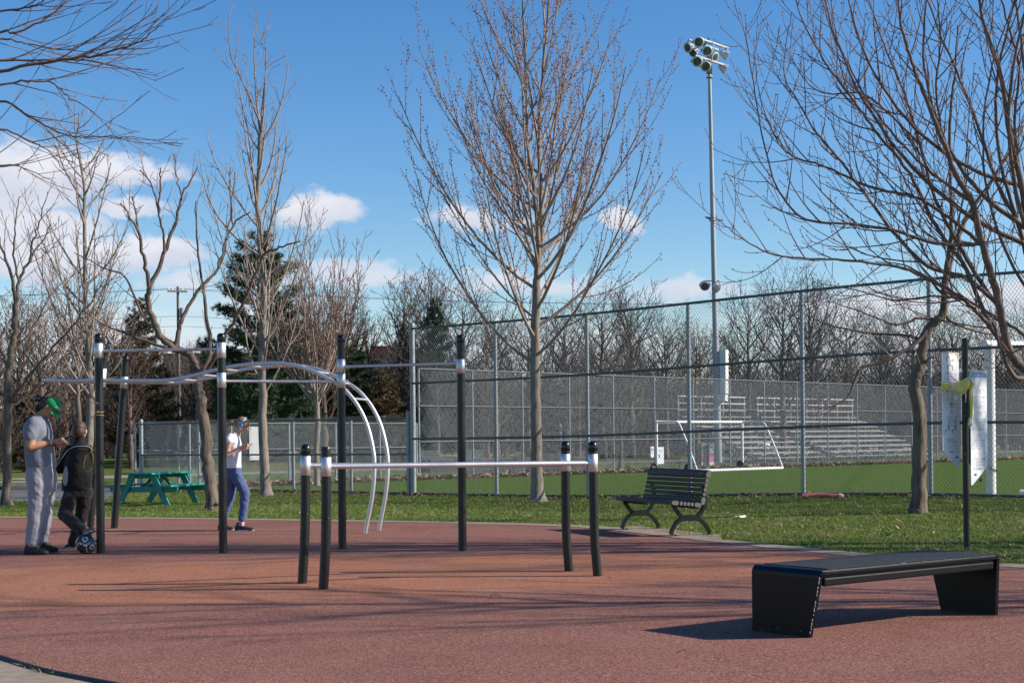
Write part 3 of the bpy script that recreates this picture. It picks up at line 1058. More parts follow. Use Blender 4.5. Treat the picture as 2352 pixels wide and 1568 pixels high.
def end_panel(x, bot, top, name):
    """panel across the bench, thick, with a rounded shoulder into the top"""
    mb = MB(); n = 10; T = .03
    prof = [(0, 0.0), (0, H - .05)] + [(.05 - .05 * math.cos(a), H - .05 + .05 * math.sin(a)) for a in np.linspace(.15, math.pi / 2, n)]
    vs = []
    for (dx, z) in prof:
        t = z / H
        y0 = bot[0] + (top[0] - bot[0]) * t; y1 = bot[1] + (top[1] - bot[1]) * t
        xo = x + (dx if x < 1 else -dx)
        nz_ = max(0, z - (H - .05)) / .05
        xi = xo + (T * (1 - nz_ * .9) if x < 1 else -T * (1 - nz_ * .9)); zi = z - T * nz_ * .98
        vs += [(xo, y0, z), (xo, y1, z), (xi, y1, zi), (xi, y0, zi)]
    fs = []
    k = len(prof)
    for i in range(k - 1):
        a, c = 4 * i, 4 * i + 4
        for q in range(4):
            fs.append((a + q, a + (q + 1) % 4, c + (q + 1) % 4, c + q))
    fs += [(3, 2, 1, 0), (4 * k - 4, 4 * k - 3, 4 * k - 2, 4 * k - 1)]
    mb.add(vs, fs)
    me = mb.mesh(name, [m_benchcoat])
    bm = bmesh.new(); bm.from_mesh(me); bmesh.ops.recalc_face_normals(bm, faces=bm.faces[:]); bm.to_mesh(me); bm.free()
    return link(name, me, bb)


end_panel(0.0, (.10, WD), (0.0, WD), 'end_panel')
end_panel(L, (0.02, .47), (0.0, WD), 'end_panel')
# bright wear along the edges, small chips
mb = MB()
rg = np.random.default_rng(5)
for k in range(26):
    x = rg.uniform(.03, L - .05); mb.box((x, -.0005, H - .006 + rg.normal(0, .002)), (rg.uniform(.006, .06), .0026, rg.uniform(.001, .003)))
for k in range(22):
    z = rg.uniform(.02, H - .03); y = .10 * (1 - z / H)
    mb.box((rg.uniform(0, .006), y - .0003, z), (.006, .003, rg.uniform(.004, .02)))
for k in range(9):
    y = rg.uniform(.14, WD - .04); z = abs(rg.normal(0, .035)) + .006
    mb.sphere((-.0004, y, z), (.0012, rg.uniform(.0015, .004), rg.uniform(.0015, .005)), 6, 4)
mb.build('paint_chips', m_chip, bb)['kind'] = 'stuff'

# ---- slatted park bench
m_slat = mat('brown_grey_slat', (0.046, 0.033, 0.030), (0.031, 0.023, 0.021), 0.62, scale=14, stretch=(1, .08, 1), bump=.1, bdist=.001)
m_slat_end = mat('sawn_slat_end', (0.20, 0.175, 0.16), (0.14, 0.12, 0.11), 0.8, scale=30)
m_iron = mat('cast_iron', (0.006, 0.007, 0.008), (0.004, 0.005, 0.006), 0.36, scale=25, bump=.05, bdist=.001)
pbq = G(1541, 1232.5)
park = thing('park_bench', 'curved park bench of dark slats on black cast iron legs', 'bench', (pbq.x, pbq.y, .012), R(21))


def rounded(x0, z0, x1, z1, th, round0=.2, round1=.2, n=5):
    """cross-section of a slat from (x0,z0) to (x1,z1), th thick, ends rounded by the given share"""
    a = Vector((x0, z0)); c = Vector((x1, z1)); d = (c - a); Ln = d.length; d.normalize(); nn = Vector((-d.y, d.x))
    out = []
    for end, rr, sg in ((c, round1, 1), (a, round0, -1)):
        rx = min(Ln * .45, th * rr * 2)
        for k in range(n + 1):
            ang = math.pi / 2 - math.pi * k / n
            if sg < 0: ang += math.pi
            e = end - d * rx * sg + d * (math.cos(ang) * rx) + nn * (math.sin(ang) * th / 2)
            out.append((e.x, e.y))
    return out


def slat(prof, y0, y1, name='slat'):
    n = len(prof); mb = MB()
    vs = [(x, y0, z) for x, z in prof] + [(x, y1, z) for x, z in prof]
    mb.add(vs, [(i, (i + 1) % n, n + (i + 1) % n, n + i) for i in range(n)])
    mb.cur = 1
    mb.add(vs[:n], [tuple(range(n))]); mb.add(vs[n:], [tuple(reversed(range(n)))])
    me = mb.mesh(name, [m_slat, m_slat_end])
    bm = bmesh.new(); bm.from_mesh(me); bmesh.ops.remove_doubles(bm, verts=bm.verts[:], dist=1e-5); bmesh.ops.recalc_face_normals(bm, faces=bm.faces[:]); bm.to_mesh(me); bm.free()
    return link(name, me, park)


Y0, Y1 = -.10, 1.58
sx = lambda x: .425 - .105 * x            # the seat falls towards the back
slat(rounded(-.035, sx(-.02), .065, sx(.065), .056, .9, .15), Y0, Y1)
for k in range(4):
    x0 = .080 + k * .052
    slat(rounded(x0, sx(x0), x0 + .043, sx(x0 + .04), .048, .15, .15), Y0, Y1)
slat(rounded(.292, sx(.29), .392, sx(.39), .056, .15, .9), Y0, Y1)
bk = lambda z: .405 + .19 * (z - .38) + .10 * (z - .38) ** 2
zz = [(.385, .485, .06, .8, .2), (.497, .543, .042, .15, .15), (.555, .601, .042, .15, .15), (.613, .659, .042, .15, .15), (.671, .717, .042, .15, .15), (.729, .832, .062, .2, .8)]
for (a, c, th, r0, r1) in zz:
    slat(rounded(bk(a), a, bk(c), c, th, r0, r1), Y0, Y1)
mb = MB()
for y in (Y0 + .16, Y1 - .16):
    for z in (.435, .78):
        mb.sphere((bk(z) - .034, y, z), (.004, .011, .011), 10, 6)
mb.build('bolt', mat('zinc_bolt', (.3, .3, .3), rough=.45, metal=.6), park)


def ribbon(pts, wid, th, y, name, parent, m):
    """cast bar: a centre line in x,z with a width that can change, th thick along y"""
    P = smooth_curve([(p[0], 0, p[1]) for p in pts], 6)
    ws = np.interp(np.linspace(0, 1, len(P)), np.linspace(0, 1, len(wid)), wid)
    a, c = [], []
    for i, p in enumerate(P):
        t = (P[min(i + 1, len(P) - 1)] - P[max(i - 1, 0)]).normalized(); n = Vector((-t.z, 0, t.x))
        a.append(p + n * ws[i] / 2); c.append(p - n * ws[i] / 2)
    mb = MB()
    vs = [(q.x, y - th / 2, q.z) for q in a] + [(q.x, y - th / 2, q.z) for q in c] + [(q.x, y + th / 2, q.z) for q in a] + [(q.x, y + th / 2, q.z) for q in c]
    k = len(P); fs = []
    for i in range(k - 1):
        fs += [(i, i + 1, k + i + 1, k + i), (2 * k + i, 3 * k + i, 3 * k + i + 1, 2 * k + i + 1), (i, 2 * k + i, 2 * k + i + 1, i + 1), (k + i, k + i + 1, 3 * k + i + 1, 3 * k + i)]
    fs += [(0, k, 3 * k, 2 * k), (k - 1, 3 * k - 1, 4 * k - 1, 2 * k - 1)]
    mb.add(vs, fs)
    me = mb.mesh(name, [m])
    bm = bmesh.new(); bm.from_mesh(me); bmesh.ops.recalc_face_normals(bm, faces=bm.faces[:])
    bmesh.ops.bevel(bm, geom=[e for e in bm.edges if e.calc_face_angle(0) > 1.0], offset=.006, segments=2, affect='EDGES')
    bm.to_mesh(me); bm.free()
    return link(name, me, parent)


for y in (.0, 1.44):
    leg = ribbon([(.0, .02), (.03, .10), (.12, .195), (.27, .225), (.42, .19), (.52, .09), (.555, .02)], [.05, .046, .05, .085, .05, .046, .05], .05, y, 'leg', park, m_iron)
    up = MB()
    r1 = ribbon([(.03, .395), (.085, .315), (.15, .245), (.27, .21), (.39, .25), (.47, .34), (.495, .46), (.48, .56), (.455, .64)], [.05, .05, .05, .06, .05, .048, .045, .04, .03], .045, y, 'leg_arm', leg, m_iron)
    mb = MB(); mb.bar((.02, y, .385), (.40, y, .345), .045, .03, bev=.006); mb.build('seat_rail', m_iron, leg)
    for x in (.03, .53):
        mb = MB(); mb.box((x, y, .006), (.12, .07, .012), bev=.004); mb.lathe([(.012, 0), (.012, .014), (.001, .016)], (x + .035, y, .012), 8); mb.build('foot_plate', m_iron, leg)

# ---- picnic table
m_teal, nt, b = new_mat('teal_paint')
f = node_noise(nt, 5, 6, .65); f2 = node_noise(nt, 45, 4, .7, stretch=(1, .1, 1))
c = node_ramp(nt, f, [(.3, (0.012, 0.185, 0.155)), (.6, (0.02, 0.265, 0.225)), (.8, (0.05, 0.30, 0.26))])
c = node_mix(nt, node_math(nt, 'MULTIPLY', node_math(nt, 'SUBTRACT', f2, .62), 5.0, True), c, (0.20, 0.26, 0.22))
nt.links.new(c, b.inputs['Base Color']); b.inputs['Roughness'].default_value = .5
node_bump(nt, b, f2, .3, .002)
pt = thing('picnic_table', 'teal painted wooden picnic table with attached benches on the lawn', 'picnic table', (-7.33, 29.75, .0), R(-15))
TL, TH = 1.80, .67
rg = random.Random(3)
for k in range(5):
    mb = MB(); mb.box((-.285 + k * .1425, rg.uniform(-.015, .015), TH - .019 + rg.uniform(-.003, .003)), (.134, TL, .038), bev=.005); mb.build('plank', m_teal, pt)
for s in (-1, 1):
    for k in range(2):
        mb = MB(); mb.box((s * (.56 + .14 * k), rg.uniform(-.015, .015), .40 + rg.uniform(-.002, .002)), (.132, TL, .038), bev=.005); mb.build('plank', m_teal, pt)
for y in (-.62, .62):
    mb = MB(); mb.prism([(-.33, .0), (.33, .0), (.35, -.04), (.35, -.085), (-.35, -.085), (-.35, -.04)], ((0, y + .02, TH - .04), (1, 0, 0), (0, 0, 1)), .04); mb.build('top_batten', m_teal, pt)
    mb = MB(); mb.prism([(-.76, 0), (.76, 0), (.76, -.07), (.72, -.11), (-.72, -.11), (-.76, -.07)], ((0, y + .02, .379), (1, 0, 0), (0, 0, 1)), .04); mb.build('seat_batten', m_teal, pt)
    for s in (-1, 1):
        mb = MB(); mb.prism([(s * .14, TH - .041), (s * .28, TH - .041), (s * .62, .0), (s * .48, .0)], ((0, y - .022, 0), (1, 0, 0), (0, 0, 1)), .04); mb.build('leg', m_teal, pt)
for s in (-1, 1):
    mb = MB(); mb.bar((0.03 * s, s * .58, .33), (0.03 * s, s * .08, TH - .05), .07, .035); mb.build('brace', m_teal, pt)
# ================================================================== EXERCISE SIGN POST WITH TWO PANELS
m_panel = mat('printed_panel', (0.84, 0.84, 0.86), (0.80, 0.80, 0.82), 0.4, scale=3)
m_ink = mat('dark_ink', (0.06, 0.06, 0.07), rough=.6)
m_grey_ink = mat('grey_ink', (0.34, 0.34, 0.36), rough=.6)
m_pale_ink = mat('pale_ink', (0.50, 0.50, 0.52), rough=.6)
m_blue_ink = mat('blue_ink', (0.10, 0.27, 0.52), (0.09, 0.24, 0.48), .45)
m_tan_ink = mat('tan_ink', (0.62, 0.47, 0.20), (0.56, 0.42, 0.18), .45)
m_red_ink = mat('red_ink', (0.55, 0.10, 0.10), rough=.5)


def text_mesh(txt, size, m, name, parent, loc, rot, align='LEFT', bold=0.0, ext=0.0):
    cu = bpy.data.curves.new(name, 'FONT')
    cu.body = txt; cu.size = size; cu.align_x = align; cu.align_y = 'CENTER'; cu.offset = bold; cu.extrude = ext
    cu.resolution_u = 2
    tmp = bpy.data.objects.new('tmp_text', cu); COL.objects.link(tmp)
    dg = bpy.context.evaluated_depsgraph_get(); dg.update()
    me = bpy.data.meshes.new_from_object(tmp.evaluated_get(dg))
    me.name = name
    bpy.data.objects.remove(tmp); bpy.data.curves.remove(cu)
    me.materials.clear(); me.materials.append(m)
    o = link(name, me, parent)
    o.location = loc; o.rotation_euler = rot
    return o


sg = G(2221, 1263)
SZ = sg.y
sign = thing('sign_post', 'black post with two white exercise panels beside the bench', 'sign', sg)
pp = [Vector((0, 0, -.1)), Vector((-.004, 0, 1.0)), W(2216, 778, SZ) - sg]
mb = MB(); mb.tube(pp, .034, 20); mb.lathe([(.0345, -.02), (.0355, 0), (.028, .008), (.001, .010)], pp[-1], 20)
mb.build('pole', m_post, sign)


def panel(name, org, ang, outline, rows, rounded_r=.018):
    """panel whose printed face looks along -y before it is turned by ang; outline in metres from its top left corner, z down"""
    e = bpy.data.objects.new(name, None)
    pts = outline
    # round the corners
    out = []
    n = len(pts)
    for i, p in enumerate(pts):
        a = Vector(pts[i - 1]); q = Vector(p); c = Vector(pts[(i + 1) % n])
        r = min(rounded_r, (a - q).length * .4, (c - q).length * .4)
        s0 = q + (a - q).normalized() * r; s1 = q + (c - q).normalized() * r
        for k in range(5):
            t = k / 4
            out.append(tuple((s0 * (1 - t) ** 2 + q * 2 * t * (1 - t) + s1 * t * t)))
    mb = MB(); mb.prism(out, ((0, 0, 0), (1, 0, 0), (0, 0, 1)), .008)
    o = mb.build(name, m_panel, sign)
    o.location = org; o.rotation_euler = (0, 0, ang)
    return o


def bars(parent, items, m, name):
    mb = MB()
    for (x, z, w, h) in items:
        mb.add([(x, -.0053, z), (x + w, -.0053, z), (x + w, -.0053, z - h), (x, -.0053, z - h)], [(0, 3, 2, 1)])
    o = mb.build(name, m, parent); o['kind'] = 'stuff'
    return o


def polys(parent, items, m, name):
    mb = MB()
    for pts in items:
        mb.add([(x, -.0056, z) for x, z in pts], [tuple(range(len(pts)))])
    return mb.build(name, m, parent)


def stroke(pts, w):
    """line drawing: quads along a path"""
    out = []
    for (a, b_) in zip(pts[:-1], pts[1:]):
        a, b_ = Vector(a), Vector(b_); d = (b_ - a)
        if d.length < 1e-6: continue
        n = Vector((-d.y, d.x)).normalized() * w / 2
        out.append([tuple(a + n), tuple(b_ + n), tuple(b_ - n), tuple(a - n)])
    return out


def ring(cx, cz, r, w, n=14):
    p = [(cx + r * math.cos(2 * math.pi * k / n), cz + r * math.sin(2 * math.pi * k / n)) for k in range(n + 1)]
    return stroke(p, w)


TXR = (R(90), 0, 0)
rgs = random.Random(11)


def paragraph(z, x0, w, groups):
    """the small print under a heading: a short key at the left, lines at the right, thin rules between"""
    it = []; rules = []
    for g in groups:
        it.append((x0 + .004, z - .004, .030 + rgs.uniform(-.006, .006), .0035))
        for k in range(g):
            it.append((x0 + .052, z - .004 - k * .0085, w * (1 if k < g - 1 else rgs.uniform(.3, .8)), .003))
        z -= .0085 * g + .011
        rules.append((x0, z + .005, w + .05, .0012))
    return it, rules, z


# left panel: seated trainer drawings, tan corner
PW, PH = .238, 1.265
o1 = W(2163, 808, SZ - .02) - sg
lp_ = panel('left_panel', o1, R(36), [(0, 0), (PW, 0), (PW, -PH), (PW - .02, -PH), (0, -1.075)], None)
lp_.name = 'exercise_panel'
lp_['label'] = 'panel with a tan corner and a slanted lower left edge'
o2 = W(2227.5, 850, SZ + .01) - sg
rp_ = panel('right_panel', o2, R(36), [(0, 0), (.238, 0), (.238, -1.05), (.02, -1.25), (0, -1.25)], None)
rp_.name = 'exercise_panel'
rp_['label'] = 'panel with a blue heading and a slanted lower right edge'
polys(lp_, [[(.17, -.006), (.225, -.006), (.232, -.014), (.232, -.10), (.226, -.085), (.214, -.045), (.198, -.026), (.17, -.014)], [(.012, -.004), (.17, -.004), (.17, -.014), (.012, -.009)]], m_tan_ink, 'corner_print')
polys(rp_, [[(.004, -.016), (.014, -.005), (.224, -.005), (.234, -.016), (.234, -.078), (.004, -.078)]], m_blue_ink, 'heading_print')
text_mesh('RECOMMANDATIONS PRÉALABLES', .0125, m_white_print, 'heading', rp_, (.04, -.0066, -.018), TXR, bold=.0003)
ob = bars(rp_, [], m_white_print, 'small_print') if False else None
mbx = MB()
for k, (x, w) in enumerate(((.045, .05), (.045, .09), (.045, .13), (.045, .15), (.05, .14))):
    z = -.032 - k * .0085
    mbx.add([(x, -.0064, z), (x + w, -.0064, z), (x + w, -.0064, z - .003), (x, -.0064, z - .003)], [(0, 3, 2, 1)])
mbx.build('small_print', m_white_print, rp_)['kind'] = 'stuff'


def block(panel_o, z, head, x0, w, groups, tri):
    n = len(head)
    for k, t in enumerate(head):
        text_mesh(t, .0150, m_ink, 'heading', panel_o, (x0 + .030, -.0058, z - k * .0185), TXR)
    zb = z - n * .0185
    polys(panel_o, [[(x0 + w + .030, zb + .008), (x0 + w + .046, zb + .008), (x0 + w + .038, zb + .021)]], tri, 'mark')
    it, ru, zz_ = paragraph(zb, x0, w, groups)
    bars(panel_o, it, m_grey_ink, 'small_print'); bars(panel_o, ru, m_pale_ink, 'rule_lines')
    return zz_


text_mesh('PROGRAMME DE RENFORCEMENT', .008, m_grey_ink, 'heading', lp_, (.018, -.0058, -.022), TXR)
block(lp_, -.218, ['EXTENSION', 'LOMBAIRE ASSIS'], .022, .13, [2, 3, 2], m_tan_ink)
block(lp_, -.508, ['FENTE AVANT'], .022, .13, [2, 3, 2], m_tan_ink)
block(lp_, -.705, ['ABDOMINAUX INCLINÉS'], .022, .13, [2, 3, 1], m_tan_ink)
block(lp_, -.945, ['ÉTIREMENT DES', 'FLÉCHISSEURS DE LA', 'HANCHE SUR BANC'], .020, .13, [1, 2, 1], m_tan_ink)
block(rp_, -.292, ['ADDUCTION DE L\'ÉPAULE'], .02, .135, [2, 2, 1, 2], m_blue_ink)
block(rp_, -.534, ['EXTENSION DU COUDE'], .02, .135, [3, 2, 1, 2], m_blue_ink)
block(rp_, -.762, ['FLEXION DU TRONC'], .02, .135, [2, 3, 1], m_blue_ink)
block(rp_, -.965, ['EXTENSION LOMBAIRE'], .02, .135, [3, 3, 1], m_blue_ink)
for o, zz_, mir in ((lp_, -1.085, 0), (rp_, -1.075, 1)):
    text_mesh('Trek', .024, m_ink, 'logo', o, (.088 if not mir else .10, -.0058, zz_), TXR, bold=.0006)
    text_mesh('fit', .022, m_pale_ink, 'logo', o, (.125 if not mir else .137, -.0058, zz_), TXR)
    polys(o, stroke([((.143 if not mir else .155) - .006, zz_ + .01), ((.143 if not mir else .155) + .004, zz_), ((.143 if not mir else .155) - .006, zz_ - .01)], .003), m_ink, 'logo')
    text_mesh('Montréal', .015, m_grey_ink, 'logo', o, (.168 if not mir else .03, -.0058, zz_ - .004), TXR)
    polys(o, ring(.222 if not mir else .085, zz_ - .004, .005, .0018), m_red_ink, 'logo')
    x = .185 if not mir else .045
    polys(o, [[(x, zz_ - .052), (x + .03, zz_ - .052), (x + .03, zz_ - .072), (x, zz_ - .072)]], m_ink, 'logo')
    polys(o, [[(x - .008, zz_ - .058), (x - .001, zz_ - .058), (x - .001, zz_ - .066), (x - .008, zz_ - .066)] if not mir else [(x + .031, zz_ - .058), (x + .038, zz_ - .058), (x + .038, zz_ - .066), (x + .031, zz_ - .066)]], m_red_ink, 'logo')


def box_draw(cx, cz, s, slant=1):
    return [[(cx - .035 * s, cz + .012 * s), (cx - .02 * s, cz + .02 * s), (cx + .04 * s, cz + .014 * s), (cx + .03 * s, cz + .004 * s)],
            [(cx + .03 * s, cz + .004 * s), (cx + .04 * s, cz + .014 * s), (cx + .038 * s, cz - .03 * s), (cx + .026 * s, cz - .04 * s)],
            [(cx - .035 * s, cz + .012 * s), (cx - .022 * s, cz + .009 * s), (cx - .016 * s, cz - .03 * s), (cx - .03 * s, cz - .024 * s)]]


# plain figure drawings: a person bending from a box, sitting up, standing by a bench, and wheelchair users
polys(lp_, box_draw(.11, -.16, 1.1), m_grey_ink, 'drawing')
polys(lp_, [q for s in ([(.098, -.14), (.112, -.09), (.10, -.055)], [(.112, -.09), (.155, -.095), (.16, -.08)], [(.105, -.085), (.07, -.09), (.06, -.07)], [(.11, -.1), (.115, -.14)]) for q in stroke(s, .0036)] + ring(.093, -.048, .008, .006) + ring(.06, -.065, .005, .004) + ring(.155, -.078, .005, .004), m_ink, 'drawing')
polys(lp_, box_draw(.13, -.655, .6), m_grey_ink, 'drawing')
polys(lp_, [q for s in ([(.125, -.645), (.128, -.60), (.12, -.575)], [(.128, -.60), (.14, -.58), (.132, -.565)], [(.125, -.64), (.108, -.64), (.106, -.675)], [(.135, -.555), (.152, -.575)]) for q in stroke(s, .0036)] + ring(.122, -.565, .007, .006), m_ink, 'drawing')
for dx in (0, .095):
    polys(lp_, [[(.03 + dx, -.865), (.038 + dx, -.845), (.085 + dx, -.825), (.09 + dx, -.835), (.045 + dx, -.86), (.04 + dx, -.895), (.033 + dx, -.89)]], m_grey_ink, 'drawing')
    polys(lp_, [q for s in ([(.09 + dx, -.825), (.094 + dx, -.78), (.09 + dx, -.745)], [(.09 + dx, -.82), (.075 + dx, -.81)], [(.092 + dx, -.82), (.1 + dx, -.86), (.085 + dx, -.862)]) for q in stroke(s, .0036)] + ring(.09 + dx, -.736, .006, .004), m_ink, 'drawing')
    polys(lp_, [[(.072 + dx, -.8), (.086 + dx, -.798), (.086 + dx, -.815), (.072 + dx, -.817)]], m_ink, 'drawing')
for cz in (-.225, -.47, -.71, -.915):
    cx = .115
    polys(rp_, ring(cx, cz, .02, .0025) + ring(cx + .028, cz - .014, .006, .002) + [q for s in ([(cx, cz + .015), (cx + .002, cz + .05)], [(cx, cz + .015), (cx + .024, cz + .012), (cx + .03, cz - .012)], [(cx + .002, cz + .045), (cx + .02, cz + .06), (cx + .015, cz + .10)]) for q in stroke(s, .003)] + ring(cx + .002, cz + .06, .007, .002), m_grey_ink, 'drawing')
    polys(rp_, [q for s in ([(cx, cz + .12), (cx + .03, cz + .125)], [(cx + .075, cz + .08), (cx + .09, cz + .082)], [(cx + .08, cz + .05), (cx + .082, cz + .065)]) for q in stroke(s, .002)], m_pale_ink, 'drawing')
    polys(rp_, [[(cx + .074, cz + .02), (cx + .086, cz + .022), (cx + .084, cz + .012), (cx + .076, cz + .011)]], m_ink, 'drawing')
lp_.scale.x = rp_.scale.x = 1.22
# mounting channels and bolts
for (o, x, z0, z1) in ((lp_, PW - .004, -.14, -1.16), (rp_, .004, -.2, -1.02)):
    mb = MB(); mb.box((x, .016, (z0 + z1) / 2), (.030, .022, abs(z1 - z0)), bev=.004); mb.build('mounting_channel', m_post, o)
mb = MB()
for (u, v) in ((2210, 833), (2212, 853), (2216, 1043), (2227, 1075), (2214, 955)):
    mb.sphere(W(u, v, SZ - .03) - sg, .006, 8, 6)
mb.build('bolt', m_galv, sign)

# ---- yellow scarf knotted round the post
m_scarf, nt, b = new_mat('yellow_scarf')
f = node_noise(nt, 9, 5, .6); f2 = node_noise(nt, 60, 3, .6, stretch=(1, 1, .15))
c = node_ramp(nt, f, [(.32, (0.72, 0.68, 0.48)), (.46, (0.76, 0.69, 0.20)), (.68, (0.64, 0.62, 0.09))])
nt.links.new(c, b.inputs['Base Color']); b.inputs['Roughness'].default_value = .9
node_bump(nt, b, f2, .6, .006)
m_fringe = mat('white_fringe', (0.66, 0.64, 0.56), (0.52, 0.50, 0.42), .9, scale=30, bump=.4)
sc0 = W(2218, 885, SZ)
scarf = thing('scarf', 'yellow green scarf with white tassels knotted round the sign post', 'scarf', sc0)


def S(u, v, dy=-.05): return W(u, v, SZ + dy) - sc0


def cloth_strip(rows, name, m, folds=5, amp=.006, th=.01):
    """rows: (top point, bottom point) pairs along the strip; pleats run along it"""
    P = [(smooth_curve([r[0] for r in rows], 5)), (smooth_curve([r[1] for r in rows], 5))]
    n = len(P[0]); k = 17
    mb = MB(); vs = []
    for side in (0, 1):
        for i in range(n):
            for j in range(k):
                t = j / (k - 1)
                q = P[0][i].lerp(P[1][i], t)
                w = amp * math.sin(t * folds * 2 * math.pi + i * .25) + amp * .6 * math.sin(i * .9 + t * 3) - .028 * math.sin(math.pi * t)
                vs.append(q + Vector((0, w + side * th, 0)))
    fs = []
    for i in range(n - 1):
        for j in range(k - 1):
            a = i * k + j
            fs.append((a, a + 1, a + k + 1, a + k)); o = n * k
            fs.append((o + a, o + a + k, o + a + k + 1, o + a + 1))
    o = n * k
    for i in range(n - 1):
        fs.append((i * k, (i + 1) * k, o + (i + 1) * k, o + i * k)); fs.append((i * k + k - 1, o + i * k + k - 1, o + (i + 1) * k + k - 1, (i + 1) * k + k - 1))
    for j in range(k - 1):
        fs.append((j, o + j, o + j + 1, j + 1)); e = (n - 1) * k
        fs.append((e + j, e + j + 1, o + e + j + 1, o + e + j))
    mb.add(vs, fs, True)
    return mb.build(name, m, scarf)


cloth_strip([(S(2161, 877, .0), S(2161, 895, .0)), (S(2163, 876), S(2164, 898)), (S(2180, 879), S(2180, 896)), (S(2196, 877), S(2198, 901)), (S(2211, 872), S(2212, 906)), (S(2222, 866, -.07), S(2224, 892, -.07)), (S(2233, 866, -.03), S(2233, 880, -.03))], 'scarf_band', m_scarf)
cloth_strip([(S(2224, 872, -.06), S(2234, 872, -.04)), (S(2226, 890, -.055), S(2236, 890, -.035)), (S(2227, 920, -.05), S(2236, 920, -.03)), (S(2228, 945, -.05), S(2236, 945, -.03)), (S(2228, 962, -.05), S(2234, 962, -.03))], 'scarf_tail', m_scarf, folds=2, amp=.004)
mb = MB()
for (u, v, r) in ((2229, 872, .030), (2233, 868, .024), (2226, 867, .02), (2233, 879, .02)):
    mb.sphere(S(u, v, -.075), (r, r * .8, r * 1.05), 12, 8)
mb.build('knot', m_fringe, scarf)
mb = MB()
rg = random.Random(4)
for (u, v, l, n) in ((2171, 897, 24, 4), (2181, 893, 24, 4), (2190, 900, 26, 2), (2198, 902, 26, 2), (2208, 905, 26, 2), (2219, 900, 26, 2), (2236, 872, 20, 3), (2229, 962, 22, 5), (2232, 962, 18, 4)):
    for k in range(n):
        du = rg.uniform(-3, 3)
        mb.tube([S(u + du, v - 3, -.075), S(u + du + rg.uniform(-2, 2), v + l * .5, -.078), S(u + du * 1.4 + rg.uniform(-3, 3), v + l * rg.uniform(.75, 1.1), -.075)], [.004, .0035, .002], 5)
mb.tube(smooth_curve([S(2177, 878, -.09), S(2183, 876, -.095), S(2188, 886, -.095), S(2187, 896, -.09), S(2183, 889, -.09), S(2179, 884, -.088)], 4), .004, 5)
mb.build('tassels', m_fringe, scarf)['kind'] = 'stuff'
# ================================================================== LIGHT MAST, GOALS, BLEACHERS AND WHAT LIES BEYOND
m_mast = mat('galvanised_mast', (0.34, 0.365, 0.39), (0.26, 0.285, 0.31), 0.55, 0.15, scale=3, detail=6, stretch=(1, 1, .3))
m_lamp_shell = mat('lamp_housing', (0.62, 0.63, 0.63), (0.52, 0.53, 0.53), 0.45, .2, scale=6)
m_lamp_glass, nt, b = new_mat('lamp_glass')
f = node_noise(nt, 4, 2, .5)
nt.links.new(node_ramp(nt, f, [(.3, (0.045, 0.06, 0.06)), (.7, (0.11, 0.14, 0.135))]), b.inputs['Base Color'])
b.inputs['Roughness'].default_value = .12
m_dark_box = mat('grey_box', (0.16, 0.18, 0.20), (0.13, 0.15, 0.17), .5)
m_pale_box = mat('white_box', (0.72, 0.72, 0.71), (0.62, 0.62, 0.61), .5, scale=3)

mast_b = W(1650, 1066, 70.0); mast_b.z = 0
mast = thing('floodlight_mast', 'tall galvanised floodlight mast with a rack of round lamps beyond the field', 'floodlight', mast_b)
MZ = 70.0


def ML(u, v, dz=0.0): return W(u, v, MZ + dz) - mast_b


tp = ML(1629.5, 165); top_d = (tp - Vector((0, 0, 0))).normalized()
mb = MB()
mb.tube([Vector((0, 0, 0)), tp * .3, tp * .33, tp * .6, tp * .85, tp * 1.06], [.19, .165, .135, .12, .095, .08], 20)
mb.build('pole', m_mast, mast)
mb = MB(); mb.box((0, 0, .03), (.6, .6, .06), bev=.01); mb.build('base_plate', m_galv, mast)
for fr in (.325, .62, .985):
    q = tp * fr; mb = MB(); mb.lathe([(.15, -.03), (.17, -.02), (.17, .02), (.15, .03)], q, 16); mb.build('flange', m_galv, mast)


def lamp(name, c, aim, r, parent, depth=.42, up=None):
    """bowl shaped floodlight: shell, glass, yoke"""
    aim = Vector(aim).normalized()
    mb = MB(); mb.lathe([(.001, -depth), (r * .30, -depth * .98), (r * .42, -depth * .8), (r * .62, -depth * .55), (r * .86, -depth * .25), (r, 0), (r * 1.04, .012), (r * .96, .02)], c, 22, axis=aim)
    sh = mb.build(name, m_lamp_shell, parent)
    mb = MB(); mb.lathe([(r * .96, .012), (r * .6, .03), (.001, .04)], c, 22, axis=aim); mb.build('glass', m_lamp_glass, sh)
    if up is not None:
        side = aim.cross(Vector((0, 0, 1))).normalized()
        mb = MB(); k0 = c - aim * depth * .3
        pts = [k0 + side * r * 1.12 * math.cos(a) + (Vector(up) - k0) * (math.sin(a)) for a in np.linspace(0, math.pi, 13)]
        mb.tube(pts, .02, 6); mb.build('yoke', m_galv, sh)
        for s in (-1, 1):
            mb = MB(); mb.lathe([(.05, -.03), (.05, .03)], k0 + side * r * 1.05 * s, 10, axis=side); mb.build('pivot', m_galv, sh)
    return sh


